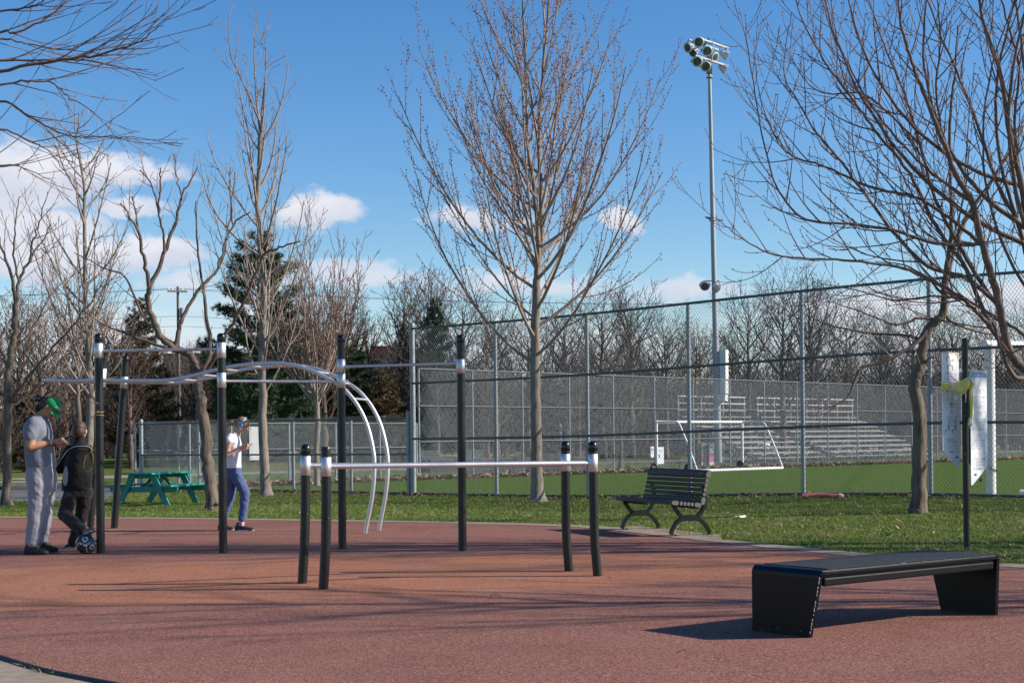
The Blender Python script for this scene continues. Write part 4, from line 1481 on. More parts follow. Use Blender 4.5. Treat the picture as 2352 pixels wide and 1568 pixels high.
arm_d = Vector((.676, .737, 0))
arms = [(1638, 99.5, 2.55, 0.0, 'front'), (1616, 104, 2.55, 1.2, 'rear'), (1632, 139.7, 2.55, -.1, 'low')]
ctrs = {}
for (u, v, ln, dz, k) in arms:
    c = ML(u, v, dz); ctrs[k] = c
    mb = MB(); mb.bar(c - arm_d * ln / 2, c + arm_d * ln / 2, .09, .09, bev=.012); mb.build('cross_arm', m_mast, mast)
for k in ('front', 'rear', 'low'):
    q = tp * (.99 if k == 'low' else 1.03)
    mb = MB(); mb.bar(Vector((q.x, q.y, ctrs[k].z)), ctrs[k] + Vector((0.0, 0, 0)), .07, .06); mb.build('bracket', m_dark_box, mast)
mb = MB(); mb.box(tp * 1.005 + Vector((0, 0, .25)), (.26, .26, .9), bev=.02); mb.build('mast_head', m_dark_box, mast)
AL = [(1602.5, 106, 'front', -1.1, (.10, -1, -.42)), (1626, 118, 'front', -.2, (.05, -1, -.45)), (1648, 126, 'front', .55, (.75, -.75, -.5)), (1673, 126.5, 'front', 1.15, (.95, .15, -.42)),
      (1578.5, 116, 'rear', -1.2, (-.75, -.55, -.35)), (1594, 122, 'rear', -.5, (-.6, -.5, -.75)), (1598.5, 151, 'low', -1.05, (.02, -1, -.35)), (1622, 155, 'low', -.25, (.05, -1, -.42)), (1669, 159, 'low', 1.2, (.95, .1, -.5))]
for (u, v, k, s, aim) in AL:
    c = ML(u - 2, v, -.35 if aim[1] < -.7 else (.8 if k == 'rear' else .6 * s))
    at_arm = ctrs[k] + arm_d * s
    c = Vector((c.x, at_arm.y - (.22 if aim[1] < -.7 else 0), c.z))
    lamp('floodlight', c, aim, .245, mast, up=at_arm)
# lower lamps, bracket and cabinets
for (u, v, aim, dx) in ((1619, 657, (-.15, -1, -.5), -.45), (1650, 661, (.9, .35, -.4), .30)):
    c = ML(u, v); q = tp * ((ML(1640, 645).z) / tp.z)
    mb = MB(); mb.bar(q, Vector((c.x, q.y, q.z)), .05, .05); mb.build('bracket', m_mast, mast)
    lamp('floodlight', c, aim, .235, mast, depth=.34, up=Vector((c.x, q.y, q.z)))
q = ML(1643, 502.5)
mb = MB(); mb.bar(q + Vector((-.42, 0, .06)), q + Vector((.40, .25, -.06)), .10, .09); mb.build('bracket', m_dark_box, mast)
for (u0, u1, v0, v1, mt, nm) in ((1653, 1667.5, 803, 838, 0, 'cabinet'), (1653, 1667.5, 839, 873, 0, 'cabinet'), (1653, 1667.5, 874, 905, 0, 'cabinet'), (1638, 1667.5, 906, 922, 0, 'cabinet')):
    a, c = ML(u0, v1), ML(u1, v0)
    mb = MB(); mb.box(((a.x + c.x) / 2 + .05, -.12, (a.z + c.z) / 2), (abs(c.x - a.x), .30, abs(c.z - a.z) - .02), Matrix.Rotation(R(-38), 3, 'Z'), bev=.012)
    mb.build(nm, m_pale_box, mast)

# ---- goals
m_goal = mat('white_goal_paint', (0.80, 0.80, 0.80), (0.72, 0.72, 0.73), .4, scale=4)
m_tyre = mat('black_rubber', (0.015, 0.015, 0.016), (0.02, 0.02, 0.02), .8)
gA = Vector((5.44, 54.1, 0)); gW = Vector((3.78, 3.45, 0)); gD = Vector((1.36, -1.50, 0)) * .98
goal = thing('soccer_goal', 'white portable soccer goal standing on the turf by the far fence', 'goal', gA)
H_ = 1.87
r = .055
mb = MB(); mb.tube(smooth_curve([(0, 0, .05), (0, 0, H_ * .5), (0, 0, H_ - .03)], 3), r, 14); mb.build('goal_post', m_goal, goal)
mb = MB(); mb.tube([gW + Vector((0, 0, .05)), gW + Vector((0, 0, H_ * .5)), gW + Vector((0, 0, H_ - .03))], r, 14); mb.build('goal_post', m_goal, goal)
mb = MB(); mb.tube([Vector((0, 0, H_)) - gW.normalized() * .05, gW * .5 + Vector((0, 0, H_)), gW + Vector((0, 0, H_)) + gW.normalized() * .05], r, 14); mb.build('crossbar', m_goal, goal)
for o in (Vector((0, 0, 0)), gW):
    pts = [o + Vector((0, 0, H_ + .0)), o + gD * .30 + Vector((0, 0, H_)), o + gD * .50 + Vector((0, 0, H_ - .01)), o + gD * .58 + Vector((0, 0, H_ - .12)), o + gD * .66 + Vector((0, 0, H_ - .4)), o + gD * .82 + Vector((0, 0, H_ * .45)), o + gD + Vector((0, 0, .05))]
    mb = MB(); mb.tube(smooth_curve(pts, 4), .035, 10); mb.build('stay', m_goal, goal)
    mb = MB(); mb.tube([o + Vector((0, 0, .05)), o + gD * .5 + Vector((0, 0, .05)), o + gD + Vector((0, 0, .05))], .045, 10); mb.build('ground_bar', m_goal, goal)
mb = MB(); mb.tube([gD + Vector((0, 0, .05)), gD + gW * .5 + Vector((0, 0, .05)), gD + gW + Vector((0, 0, .05))], .055, 12); mb.build('ground_bar', m_goal, goal)
for o in (Vector((0, 0, 0)), gW):
    mb = MB(); mb.lathe([(.07, -.06), (.17, -.05), (.17, .05), (.07, .06)], o + Vector((-.10, -.05, .16)), 16, axis=gW.normalized()); mb.build('wheel', m_tyre, goal)
mb = MB(); mb.lathe([(.07, -.06), (.16, -.05), (.16, .05), (.07, .06)], gD + Vector((-.32, .12, .15)), 16, axis=gW.normalized()); mb.build('wheel', m_tyre, goal)

# large goal at the right edge, tied with a chain
bq = G(2276, 1137)
Zb = 24.75
bq = W(2276, 1136, Zb); bq.z = float(gz(bq.x, bq.y))
big = thing('soccer_goal', 'large white goal at the right edge behind the sign panels', 'goal', bq)
mb = MB(); hh = W(2267, 792, Zb).z - bq.z
mb.tube([(0, 0, 0), (0, 0, hh * .5), (0, 0, hh)], .088, 20); mb.build('goal_post', m_goal, big)
mb = MB(); mb.tube([(-.09, 0, hh), (1.6, .75, hh), (3.4, 1.6, hh)], .088, 20); mb.build('crossbar', m_goal, big)
mb = MB(); mb.tube([(.55, .15, .06), (1.6, -.2, .10), (3.0, -.45, .10)], .07, 14); mb.build('ground_bar', m_goal, big)
m_rust = mat('rusty_chain', (0.10, 0.055, 0.035), (0.17, 0.10, 0.06), .7, .5, scale=40)
ch = thing('chain', 'rusty chain looped round the foot of the large goal post', 'chain', bq + Vector((0, 0, .55)))
mb = MB()
n = 26
for k in range(n):
    a = 2 * math.pi * k / n
    c = Vector((math.cos(a) * .14 - .03, math.sin(a) * .12, -.09 * math.cos(a + .3) - .02 * math.sin(3 * a)))
    t = Vector((-math.sin(a), math.cos(a), .0)); w_ = Vector((0, 0, 1)) if k % 2 else Vector((math.cos(a), math.sin(a), 0))
    mb.tube([c + t * .025 * math.cos(q) + w_ * .014 * math.sin(q) for q in np.linspace(0, 2 * math.pi, 9)[:-1]], .005, 5, close=True)
for k in range(5):
    c = Vector((-.19, -.05, -.03 - .035 * k)); w_ = Vector((1, 0, 0)) if k % 2 else Vector((0, 1, 0))
    mb.tube([c + Vector((0, 0, .024 * math.cos(q))) + w_ * .013 * math.sin(q) for q in np.linspace(0, 2 * math.pi, 9)[:-1]], .005, 5, close=True)
mb.build('links', m_rust, ch)
mb = MB(); mb.box((-.19, -.05, -.24), (.05, .02, .05), bev=.006); mb.build('padlock', m_rust, ch)

# ---- bleachers
m_alu = mat('bleacher_aluminium', (0.36, 0.36, 0.36), (0.25, 0.25, 0.26), .5, .2, scale=4)
m_guard = mat('guard_rail_paint', (0.62, 0.62, 0.61), (0.5, 0.5, 0.5), .5, .1, scale=4)
m_frame = mat('bleacher_frame', (0.20, 0.21, 0.22), (0.14, 0.15, 0.155), .6, .3, scale=6)


def bleacher(label, t0, t1, off, rows=8):
    p0 = ff(t0) - FN * off; L_ = t1 - t0
    root = thing('bleacher', label, 'bleachers', (float(p0[0]), float(p0[1]), 0), math.atan2(FFD[1], FFD[0]))
    for k in range(rows):
        z = .45 + .27 * k; y = .62 * k
        mb = MB(); mb.box((L_ / 2, y, z), (L_, .26, .045), bev=.01); mb.build('seat_plank', m_alu, root)
        mb = MB(); mb.box((L_ / 2, y - .26, z - .22), (L_, .22, .035), bev=.008); mb.build('foot_plank', m_alu, root)
    n = max(3, int(L_ / 1.6))
    for i in range(n + 1):
        x = .1 + (L_ - .2) * i / n
        mb = MB(); mb.bar((x, -.35, .12), (x, .62 * (rows - 1) + .1, .38 + .27 * (rows - 1)), .05, .08)
        for k in range(0, rows, 2):
            mb.bar((x, .62 * k, .0), (x, .62 * k, .42 + .27 * k), .05, .05)
        mb.bar((x, -.3, .05), (x, .62 * (rows - 1) + .15, .05), .05, .05)
        mb.build('support_frame', m_frame, root)
        if i < n:
            mb = MB(); x2 = .1 + (L_ - .2) * (i + 1) / n
            mb.bar((x, .3, .1), (x2, .3, .5), .04, .04); mb.bar((x, 2.0, .1), (x2, 2.0, 1.1), .04, .04)
            mb.build('brace', m_alu, root)
    zt = .45 + .27 * (rows - 1); yb = .62 * (rows - 1) + .22
    for i in range(n + 1):
        x = .1 + (L_ - .2) * i / n
        mb = MB(); mb.tube([(x, yb, zt - .3), (x, yb, zt + .5), (x, yb, zt + 1.05)], .03, 8); mb.build('guard_post', m_guard, root)
    for h in (.35, .70, 1.05):
        mb = MB(); mb.tube([(0, yb, zt + h), (L_ / 2, yb, zt + h), (L_, yb, zt + h)], .035, 8); mb.build('guard_rail', m_guard, root)
    return root


bleacher('smaller aluminium bleacher behind the far fence, left of the thin dark tree', 25.8, 31.6, 5.2)
bleacher('longer aluminium bleacher behind the far fence, beside the sign panels', 32.6, 42.2, 5.2)

# ---- recycling bins and boards
m_bin_p = mat('plum_bin', (0.075, 0.035, 0.06), (0.055, 0.026, 0.045), .5)
m_bin_g = mat('green_bin', (0.20, 0.36, 0.13), (0.17, 0.31, 0.11), .5)
m_bin_k = mat('grey_bin', (0.22, 0.23, 0.24), (0.17, 0.18, 0.19), .5)
m_pink = mat('pink_poster', (0.68, 0.10, 0.30), (0.60, 0.085, 0.26), .5)


def recycling_bin(u0, u1, v0, v1, Z, mt, label, poster):
    a = W(u0, v1, Z); c = W(u1, v0, Z)
    w = c.x - a.x; h = c.z
    root = thing('recycling_bin', label, 'bin', ((a.x + c.x) / 2, Z, 0), R(30))
    mb = MB(); mb.box((0, 0, h * .5), (w, .26, h), bev=.03); body = mb.build('body', mt, root)
    mb = MB(); mb.box((0, -.03, h + .01), (w * 1.02, .27, .05), bev=.015); mb.build('lid', m_bin_k if poster else mt, root)
    if poster:
        mb = MB(); mb.box((0, -.136, h * .88), (w * .8, .015, .05), bev=.005); mb.build('slot', m_black_print, root)
        mb = MB(); mb.tube([(math.cos(q) * w * .3, -.136, h * .70 + math.sin(q) * w * .22) for q in np.linspace(0, 2 * math.pi, 13)[:-1]], .012, 5, close=True); mb.build('emblem', m_white_print, root)
        mb = MB(); mb.box((0, -.135, h * .345), (w * .96, .012, h * .38)); po = mb.build('poster', m_pink, root)
        mb = MB(); mb.box((0, -.137, h * .078), (w * .96, .012, h * .15)); p2 = mb.build('poster', m_white, root)
        rgt = random.Random(int(u0))
        mb = MB()
        for z_, n_ in ((.40, 3), (.31, 4), (.225, 4)):            # rows of white marks, too small to read in the photo
            for k in range(n_):
                x_ = -w * .36 + w * .2 * k
                hh_ = h * rgt.uniform(.030, .055)
                mb.box((x_ + w * .04, -.1425, h * z_), (w * rgt.uniform(.06, .13), .004, hh_ * .35)); mb.box((x_, -.1425, h * z_), (w * .03, .004, hh_))
        o_ = mb.build('print_marks', m_white_print, po); o_['kind'] = 'stuff'
        mb = MB(); mb.tube([(math.cos(q) * .05, -.1425, h * .475 + math.sin(q) * .04) for q in np.linspace(.2, math.pi * 1.6, 9)], .008, 5); mb.build('print_mark', m_white_print, po)
    else:
        mb = MB(); mb.box((0, -.132, h * .09), (w * .98, .012, h * .17)); mb.build('base_panel', m_dark_box, root)
    return root


BZ = 66.0
recycling_bin(1583, 1603.5, 1033, 1068, BZ, m_bin_p, 'plum coloured bin left of the two bins with pink posters', False)
recycling_bin(1606, 1620.5, 1021, 1067, BZ, m_bin_g, 'green topped recycling bin with a pink poster', True)
recycling_bin(1623, 1637, 1021, 1066, BZ, m_bin_k, 'grey topped recycling bin with a pink poster', True)
for (u0, u1, v0, v1, lab, m_, deco) in ((1508.5, 1526, 1026, 1065, 'white information board behind the left post of the small goal', m_white, 1), (1493.5, 1502.5, 1025, 1050, 'narrow pale rule board with red marks left of the small goal post', m_white, 2)):
    t_ = 9.7 if deco == 1 else 9.1
    Z = 55.4 if deco == 1 else 55.0
    a, c = W(u0, v1, Z), W(u1, v0, Z)
    root = thing('information_board', lab, 'sign', ((a.x + c.x) / 2, Z, a.z), R(30))
    mb = MB(); mb.box((0, 0, (c.z - a.z) / 2), (c.x - a.x, .02, c.z - a.z), bev=.004); mb.build('panel', m_, root)
    w, h = c.x - a.x, c.z - a.z
    mb = MB()
    if deco == 1: mb.box((-w * .2, -.013, h * .45), (w * .2, .006, h * .22)); mb.box((0, -.013, h * .8), (w * .5, .006, h * .03)); mb.box((0, -.013, h * .72), (w * .5, .006, h * .02)); mb.build('print', m_blue_ink, root)
    else: mb.tube([(math.cos(q) * w * .3, -.014, h * .72 + math.sin(q) * w * .3) for q in np.linspace(0, 2 * math.pi, 13)[:-1]], .010, 5, close=True); mb.box((0, -.013, h * .4), (w * .5, .006, h * .04)); mb.build('print', m_red_ink, root)
    mb = MB(); mb.tube([(0, .05, -a.z), (0, .05, 0), (0, .05, h)], .025, 8); mb.build('pole', m_galv, root)

# ---- low concrete wall with pale benches
m_wall_c = mat('tan_concrete', (0.33, 0.285, 0.235), (0.25, 0.215, 0.175), .9, scale=2, detail=8, bump=.3, bdist=.01)
wl = thing('concrete_wall', 'long low tan concrete wall with a stone path in front beyond the fences', 'wall', W(960, 1084, 57.0) * 1)
wl.location.z = 0
ww0 = W(955, 1084, 57.0); ww1 = W(1345, 1084, 57.0)
n = 7
for k in range(n):
    x0 = ww0.x + (ww1.x - ww0.x) * k / n - wl.location.x; x1 = ww0.x + (ww1.x - ww0.x) * (k + 1) / n - wl.location.x
    mb = MB(); mb.box(((x0 + x1) / 2, 0, .27), (x1 - x0 - .02, .4, .54), bev=.015); mb.build('wall_block', m_wall_c, wl)
wl['label'] = 'long low tan concrete wall beyond both fences, left of the goal'
m_pale_slat = mat('pale_slat', (0.42, 0.39, 0.35), (0.33, 0.31, 0.28), .7, scale=10)
for (u0, u1, lab) in ((962, 1006, 'pale slatted bench by the low concrete wall, nearer the tall fence corner post'), (1068, 1111, 'pale slatted bench by the low concrete wall, nearer the middle maple')):
    a, c = W(u0, 1062, 57.6), W(u1, 1062, 57.6)
    root = thing('slatted_bench', lab, 'bench', ((a.x + c.x) / 2, 57.9, 0))
    w = c.x - a.x
    for k in range(4):
        mb = MB(); mb.box((0, .18 + .03 * k, .52 + .10 * k), (w, .03, .075), bev=.006); mb.build('slat', m_pale_slat, root)
    for k in range(3):
        mb = MB(); mb.box((0, -.2 + .12 * k, .44), (w, .09, .03), bev=.006); mb.build('slat', m_pale_slat, root)
    for s in (-1, 1):
        mb = MB(); mb.bar((s * w * .4, -.2, 0), (s * w * .4, -.2, .43), .05, .05); mb.bar((s * w * .4, .15, 0), (s * w * .4, .3, .85), .05, .05); mb.bar((s * w * .4, -.22, .41), (s * w * .4, .2, .41), .04, .04); mb.build('leg', m_iron, root)
mb = MB()
for u, pos in ((985, 'leftmost of four'), (1088, 'second of four from the left'), (1179, 'third of four from the left'), (1275, 'rightmost of four')):
    p = W(u, 1085, 56.5); p.z = 0
    mb_ = MB(); mb_.tube([(0, 0, 0), (0, 0, .25), (0.03, 0, .5)], .035, 8); mb_.lathe([(.06, -.02), (.06, .02)], (0.03, 0, .5), 10)
    root = thing('bollard', 'short dark bollard before the low concrete wall, ' + pos, 'bollard', p, group='bollards by the low concrete wall')
    mb_.build('stem', m_iron, root)

# ---- cars
m_glass_car = mat('car_glass', (0.015, 0.02, 0.025), (0.02, 0.025, 0.03), .06)
m_rim = mat('alloy_rim', (0.45, 0.46, 0.47), rough=.35, metal=.8)
m_tail = mat('tail_lamp', (0.55, 0.03, 0.02), rough=.25)
m_head = mat('head_lamp', (0.70, 0.72, 0.74), rough=.15)


def car(label, loc, rz, paint, kind='suv', L_=4.5, W_=1.82, H_=1.68):
    """body as a lofted side profile with rounded plan, wheels, glass, lamps; x is forward"""
    root = thing('parked_car', label, 'car', loc, rz)
    if kind == 'suv': prof = [(-.50, .30), (-.50, .62), (-.485, .72), (-.40, .97), (-.30, 1.0), (.05, 1.0), (.13, .97), (.27, .70), (.45, .63), (.495, .52), (.50, .30)]
    elif kind == 'hatch': prof = [(-.50, .28), (-.50, .60), (-.47, .72), (-.36, .95), (-.24, 1.0), (.02, .99), (.10, .95), (.26, .66), (.45, .56), (.495, .46), (.50, .28)]
    else: prof = [(-.50, .32), (-.50, .58), (-.49, .60), (-.12, .60), (-.10, .66), (-.085, .96), (-.05, 1.0), (.10, 1.0), (.16, .95), (.25, .66), (.46, .60), (.495, .5), (.50, .32)]
    z0 = .18
    P = [(x * L_, z0 + (z - .28) / .72 * (H_ - z0)) for x, z in prof]
    mb = MB(); vs = []; n = len(P)
    cols = (-1, -.93, -.78, 0, .78, .93, 1)
    for wq in cols:
        for (x, z) in P:
            tum = 1 - .16 * max(0, (z - H_ * .58) / (H_ * .42))
            inset = (1 - abs(wq) ** 6 * .03)
            vs.append((x * inset, wq * W_ / 2 * tum, z - (.03 if abs(wq) > .92 and z > H_ * .9 else 0)))
    fs = []
    for j in range(len(cols) - 1):
        for i in range(n):
            i2 = (i + 1) % n
            fs.append((j * n + i, j * n + i2, (j + 1) * n + i2, (j + 1) * n + i))
    fs += [tuple(range(n)), tuple(reversed(range((len(cols) - 1) * n, len(cols) * n)))]
    mb.add(vs, fs)
    me = mb.mesh('body', [paint])
    bm = bmesh.new(); bm.from_mesh(me); bmesh.ops.recalc_face_normals(bm, faces=bm.faces[:])
    bmesh.ops.bevel(bm, geom=[e for e in bm.edges if e.calc_face_angle(0) > .5], offset=.04, segments=2, affect='EDGES')
    for f_ in bm.faces: f_.smooth = True
    bm.to_mesh(me); bm.free()
    link('body', me, root)
    zb, zt = H_ * .60, H_ * .93
    for s in (-1, 1):
        wins = {'suv': [(-.41, -.24), (-.22, -.03), (-.01, .17)], 'hatch': [(-.38, -.20), (-.18, .0), (.02, .17)], 'pickup': [(-.075, .03), (.045, .17)]}[kind]
        for (a, c) in wins:
            sh = .05 if c > .1 else 0; sb = .035 if a < -.3 else 0
            q = [(a * L_, zb), (c * L_ + .03, zb), ((c - sh) * L_, zt), ((a + sb) * L_, zt)]
            y0, y1 = W_ / 2 * .985 * (1 - .16 * .05) + .006, W_ / 2 * (1 - .16 * .83) + .006
            mb = MB(); o = .012
            vs = [(x, s * ((y0 if z < zt - .01 else y1) + d), z) for d in (o, -.02) for (x, z) in q]
            mb.add(vs, [(0, 1, 2, 3), (7, 6, 5, 4), (0, 4, 5, 1), (1, 5, 6, 2), (2, 6, 7, 3), (3, 7, 4, 0)]); mb.build('window', m_glass_car, root)
        for xw in (-.31, .31):
            mb = MB(); mb.lathe([(.16, -.10), (.30, -.11), (.335, -.08), (.335, .08), (.30, .11), (.16, .10)], (xw * L_, s * (W_ / 2 - .08), .335), 20, axis=(0, 1, 0)); wh = mb.build('wheel', m_tyre, root)
            mb = MB(); mb.lathe([(.001, .015), (.06, .02), (.2, .0), (.215, .01)], (xw * L_, s * (W_ / 2 + .015), .335), 14, axis=(0, s, 0)); mb.build('rim', m_rim, wh)
        mb = MB(); mb.box((L_ * .487, s * W_ * .36, H_ * .46), (.10, .36, .13), bev=.03); mb.build('headlight', m_head, root)
        mb = MB(); mb.box((-L_ * .492, s * W_ * .40, H_ * .55), (.08, .24, .24), bev=.03); mb.build('tail_light', m_tail, root)
        mb = MB(); mb.box((L_ * .13, s * (W_ / 2 + .08), H_ * .62), (.10, .18, .13), bev=.03); mb.build('mirror', paint, root)
    xs = L_ * (.185 if kind != 'pickup' else .195)
    mb = MB(); zc = H_ * .81
    mb.bar((xs - .16 * L_ * .28, 0, zc + .20), (xs + .05 * L_, 0, zc - .24), W_ * .74, .03, up=(1, 0, .6)); mb.build('windscreen', m_glass_car, root)
    mb = MB(); mb.box((L_ * .497, 0, H_ * .30), (.10, W_ * .8, .16), bev=.04); mb.build('bumper', m_bin_k, root)
    mb = MB(); mb.box((-L_ * .497, 0, H_ * .30), (.10, W_ * .8, .16), bev=.04); mb.build('bumper', m_bin_k, root)
    return root


m_white_car = mat('white_car_paint', (0.72, 0.73, 0.74), (0.68, 0.69, 0.70), .28, coat=.5)
m_silver_car = mat('silver_car_paint', (0.36, 0.40, 0.45), (0.33, 0.37, 0.42), .3, .4, coat=.5)
m_dark_car = mat('dark_car_paint', (0.03, 0.035, 0.045), (0.025, 0.03, 0.04), .25, coat=.6)


def at(u, Z, z=0.0):
    p = W(u, 1000, Z); p.z = z
    return p


car('silver sport utility car parked on the road behind the low fence', at(415, 113, .42), R(172), m_silver_car, 'suv', 4.7, 1.9, 1.78)
car('white hatchback parked on the road right of the silver car', at(492, 118, .42), R(176), m_white_car, 'hatch', 4.2, 1.78, 1.5)
car('white car behind the bins, rear end towards the goal stay', at(1597, 108), R(168), m_white_car, 'hatch', 4.3, 1.8, 1.62)
car('dark car with a red tail lamp between the two white cars', at(1636, 116), R(184), m_dark_car, 'suv', 4.5, 1.85, 1.75)
car('white pickup truck parked right of the floodlight mast', at(1687, 112), R(8), m_white_car, 'pickup', 5.4, 1.95, 1.85)
car('dark blue pickup with its nose left of the white hatchback', at(1566, 103), R(12), mat('navy_car_paint', (0.03, 0.045, 0.075), rough=.28, coat=.5), 'pickup', 5.0, 1.9, 1.6)

# ---- hydrant
hy = thing('fire_hydrant', 'red fire hydrant on the grass before the silver car', 'hydrant', W(402, 1046, 101) * 1)
hy.location.z = 0.42
m_red = mat('hydrant_red', (0.50, 0.035, 0.03), (0.42, 0.03, 0.028), .45)
mb = MB(); mb.lathe([(.20, -.3), (.20, .05), (.15, .06), (.15, .68), (.20, .70), (.20, .76), (.16, .80), (.14, .95), (.06, 1.02), (.06, 1.10), (.001, 1.11)], (0, 0, 0), 18); mb.build('barrel', m_red, hy)
for s in ((1, 0, 0), (-1, 0, 0), (0, -1, 0)):
    mb = MB(); mb.lathe([(.08, .1), (.08, .24), (.10, .25), (.10, .31), (.04, .33), (.04, .38)], (0, 0, .60), 12, axis=s); mb.build('nozzle', m_red, hy)

# ---- buildings
m_brick_d, nt, b = new_mat('dark_brick')
bt = nt.nodes.new('ShaderNodeTexBrick'); bt.inputs['Scale'].default_value = 3.2
bt.inputs['Color1'].default_value = (0.10, 0.062, 0.048, 1); bt.inputs['Color2'].default_value = (0.075, 0.05, 0.042, 1); bt.inputs['Mortar'].default_value = (0.13, 0.115, 0.10, 1)
tc = nt.nodes.new('ShaderNodeTexCoord'); mp = nt.nodes.new('ShaderNodeMapping'); mp.inputs['Rotation'].default_value = (R(90), 0, 0)
nt.links.new(tc.outputs['Object'], mp.inputs[0]); nt.links.new(mp.outputs[0], bt.inputs['Vector']); nt.links.new(bt.outputs['Color'], b.inputs['Base Color']); b.inputs['Roughness'].default_value = .9
m_brick_t, nt, b = new_mat('tan_brick')
bt = nt.nodes.new('ShaderNodeTexBrick'); bt.inputs['Scale'].default_value = 2.6
bt.inputs['Color1'].default_value = (0.30, 0.205, 0.125, 1); bt.inputs['Color2'].default_value = (0.24, 0.16, 0.10, 1); bt.inputs['Mortar'].default_value = (0.28, 0.24, 0.19, 1)
tc = nt.nodes.new('ShaderNodeTexCoord'); mp = nt.nodes.new('ShaderNodeMapping'); mp.inputs['Rotation'].default_value = (R(90), 0, 0)
nt.links.new(tc.outputs['Object'], mp.inputs[0]); nt.links.new(mp.outputs[0], bt.inputs['Vector']); nt.links.new(bt.outputs['Color'], b.inputs['Base Color']); b.inputs['Roughness'].default_value = .9
m_roof = mat('dark_roof', (0.05, 0.045, 0.045), (0.07, 0.06, 0.06), .8, scale=2)
m_redroof = mat('red_metal_roof', (0.20, 0.035, 0.03), (0.16, 0.03, 0.027), .5)
m_frame_w = mat('white_frame', (0.62, 0.62, 0.60), (0.55, 0.55, 0.53), .5)
m_win = mat('house_glass', (0.03, 0.04, 0.05), (0.05, 0.06, 0.07), .1)
m_grey_wall = mat('grey_wall', (0.15, 0.16, 0.18), (0.12, 0.13, 0.145), .8, scale=1)


def building(label, x0, x1, y, depth, h, wall, floors, bays, roof='flat', wsz=(1.2, 1.4), name='apartment_building', roof_m=None, z0=0.0):
    w = x1 - x0
    root = thing(name, label, 'building', ((x0 + x1) / 2, y, z0))
    mb = MB(); mb.box((0, depth / 2, h / 2 - .5), (w, depth, h + 1)); mb.build('wall', wall, root)
    if roof == 'flat':
        mb = MB(); mb.box((0, depth / 2, h + .15), (w + .3, depth + .3, .3)); mb.build('roof', roof_m or m_roof, root)
    else:
        mb = MB(); rh = w * .18 if w < 14 else 2.4
        mb.add([(-w / 2 - .4, -.5, h), (w / 2 + .4, -.5, h), (w / 2 + .4, depth + .5, h), (-w / 2 - .4, depth + .5, h), (-w / 2, depth / 2, h + rh), (w / 2, depth / 2, h + rh)],
               [(0, 1, 5, 4), (2, 3, 4, 5), (1, 2, 5), (3, 0, 4), (3, 2, 1, 0)]); mb.build('roof', roof_m or m_roof, root)
    for fl in range(floors):
        for k in range(bays):
            x = -w / 2 + w * (k + .5) / bays; z = h * (fl + .55) / floors
            mb = MB()
            ww, wh = wsz
            for (cx, cz, sx_, sz_) in ((0, wh / 2, ww + .16, .09), (0, -wh / 2, ww + .16, .09), (-ww / 2, 0, .08, wh - .09), (ww / 2, 0, .08, wh - .09), (0, 0, .06, wh - .09)):
                mb.box((x + cx, -.03, z + cz), (sx_, .10, sz_))
            fr = mb.build('window', m_frame_w, root)
            mb = MB(); mb.box((x, .0, z), (ww - .02, .03, wh - .02)); mb.build('pane', m_win, fr)
    return root


def ux(u, Z): return W(u, 1000, Z).x


building('low dark brick building with a grey base behind the trees at left', ux(-60, 140), ux(455, 140), 140, 12, 3.9, m_brick_d, 1, 9, wsz=(1.6, 1.1), name='brick_building')
gp_ = MB(); gp_.box((0, 0, .7), (ux(420, 139) - ux(95, 139), .25, 1.7)); gw = gp_.build('base_wall', m_grey_wall, None)
gw.location = ((ux(420, 139) + ux(95, 139)) / 2, 139.5, 0)
tag(gw, 'grey painted garden wall before the low brick building', 'wall')
gw.name = 'garden_wall'
building('three storey tan brick block behind the pines', ux(372, 185), ux(880, 185), 186, 14, 12.6, m_brick_t, 3, 9, wsz=(1.5, 1.7))
building('tan brick block with a red roof hut seen between pine and fence', ux(855, 178), ux(1010, 178), 178, 12, 11.6, m_brick_t, 3, 3, wsz=(1.4, 1.6))
hut = MB(); hut.box((0, 2, .55), (3.6, 4, 1.1)); ho = hut.build('roof_hut', m_redroof); ho.location = (ux(886, 178), 178.5, 12.0)
tag(ho, 'small red metal hut on the flat roof of the tan block', 'roof hut')
for k, (u0, u1, Z, h, wl_, lab, fl, bay) in enumerate(((1030, 1160, 150, 6.0, m_brick_t, 'tan brick house behind the trees, first from the corner post', 2, 4), (1180, 1300, 156, 6.2, m_brick_d, 'dark brick house behind the white park lamps', 2, 4),
                                                    (1330, 1455, 150, 6.0, m_brick_t, 'tan brick house behind the red porch', 2, 4), (1500, 1585, 146, 6.0, m_brick_d, 'dark brick house behind the small goal', 2, 3),
                                                    (1592, 1735, 150, 6.0, m_brick_t, 'tan brick house with a blue awning behind the floodlight mast', 2, 5), (1770, 1900, 160, 6.3, m_brick_d, 'dark brick house behind the smaller bleacher', 2, 4),
                                                    (1930, 2090, 165, 6.3, m_brick_t, 'tan brick house behind the longer bleacher', 2, 4), (2120, 2420, 170, 6.5, m_brick_d, 'dark brick row house at the right behind the sign', 2, 7))):
    building(lab, ux(u0, Z), ux(u1, Z), Z, 10, h, wl_, fl, bay, roof='gable', name='brick_house')
mb = MB(); mb.add([(-2.6, 0, 0), (2.6, 0, 0), (2.6, -1.2, -.7), (-2.6, -1.2, -.7), (-2.6, 0, -.08), (2.6, 0, -.08), (2.6, -1.2, -.78), (-2.6, -1.2, -.78)], [(0, 3, 2, 1), (4, 5, 6, 7), (0, 1, 5, 4), (3, 7, 6, 2), (0, 4, 7, 3), (1, 2, 6, 5)])
aw = mb.build('awning', mat('blue_awning', (0.05, 0.10, 0.20), rough=.8)); aw.location = (ux(1650, 149), 149.9, 3.5)
tag(aw, 'dark blue sloping awning on the tan house behind the mast', 'awning')
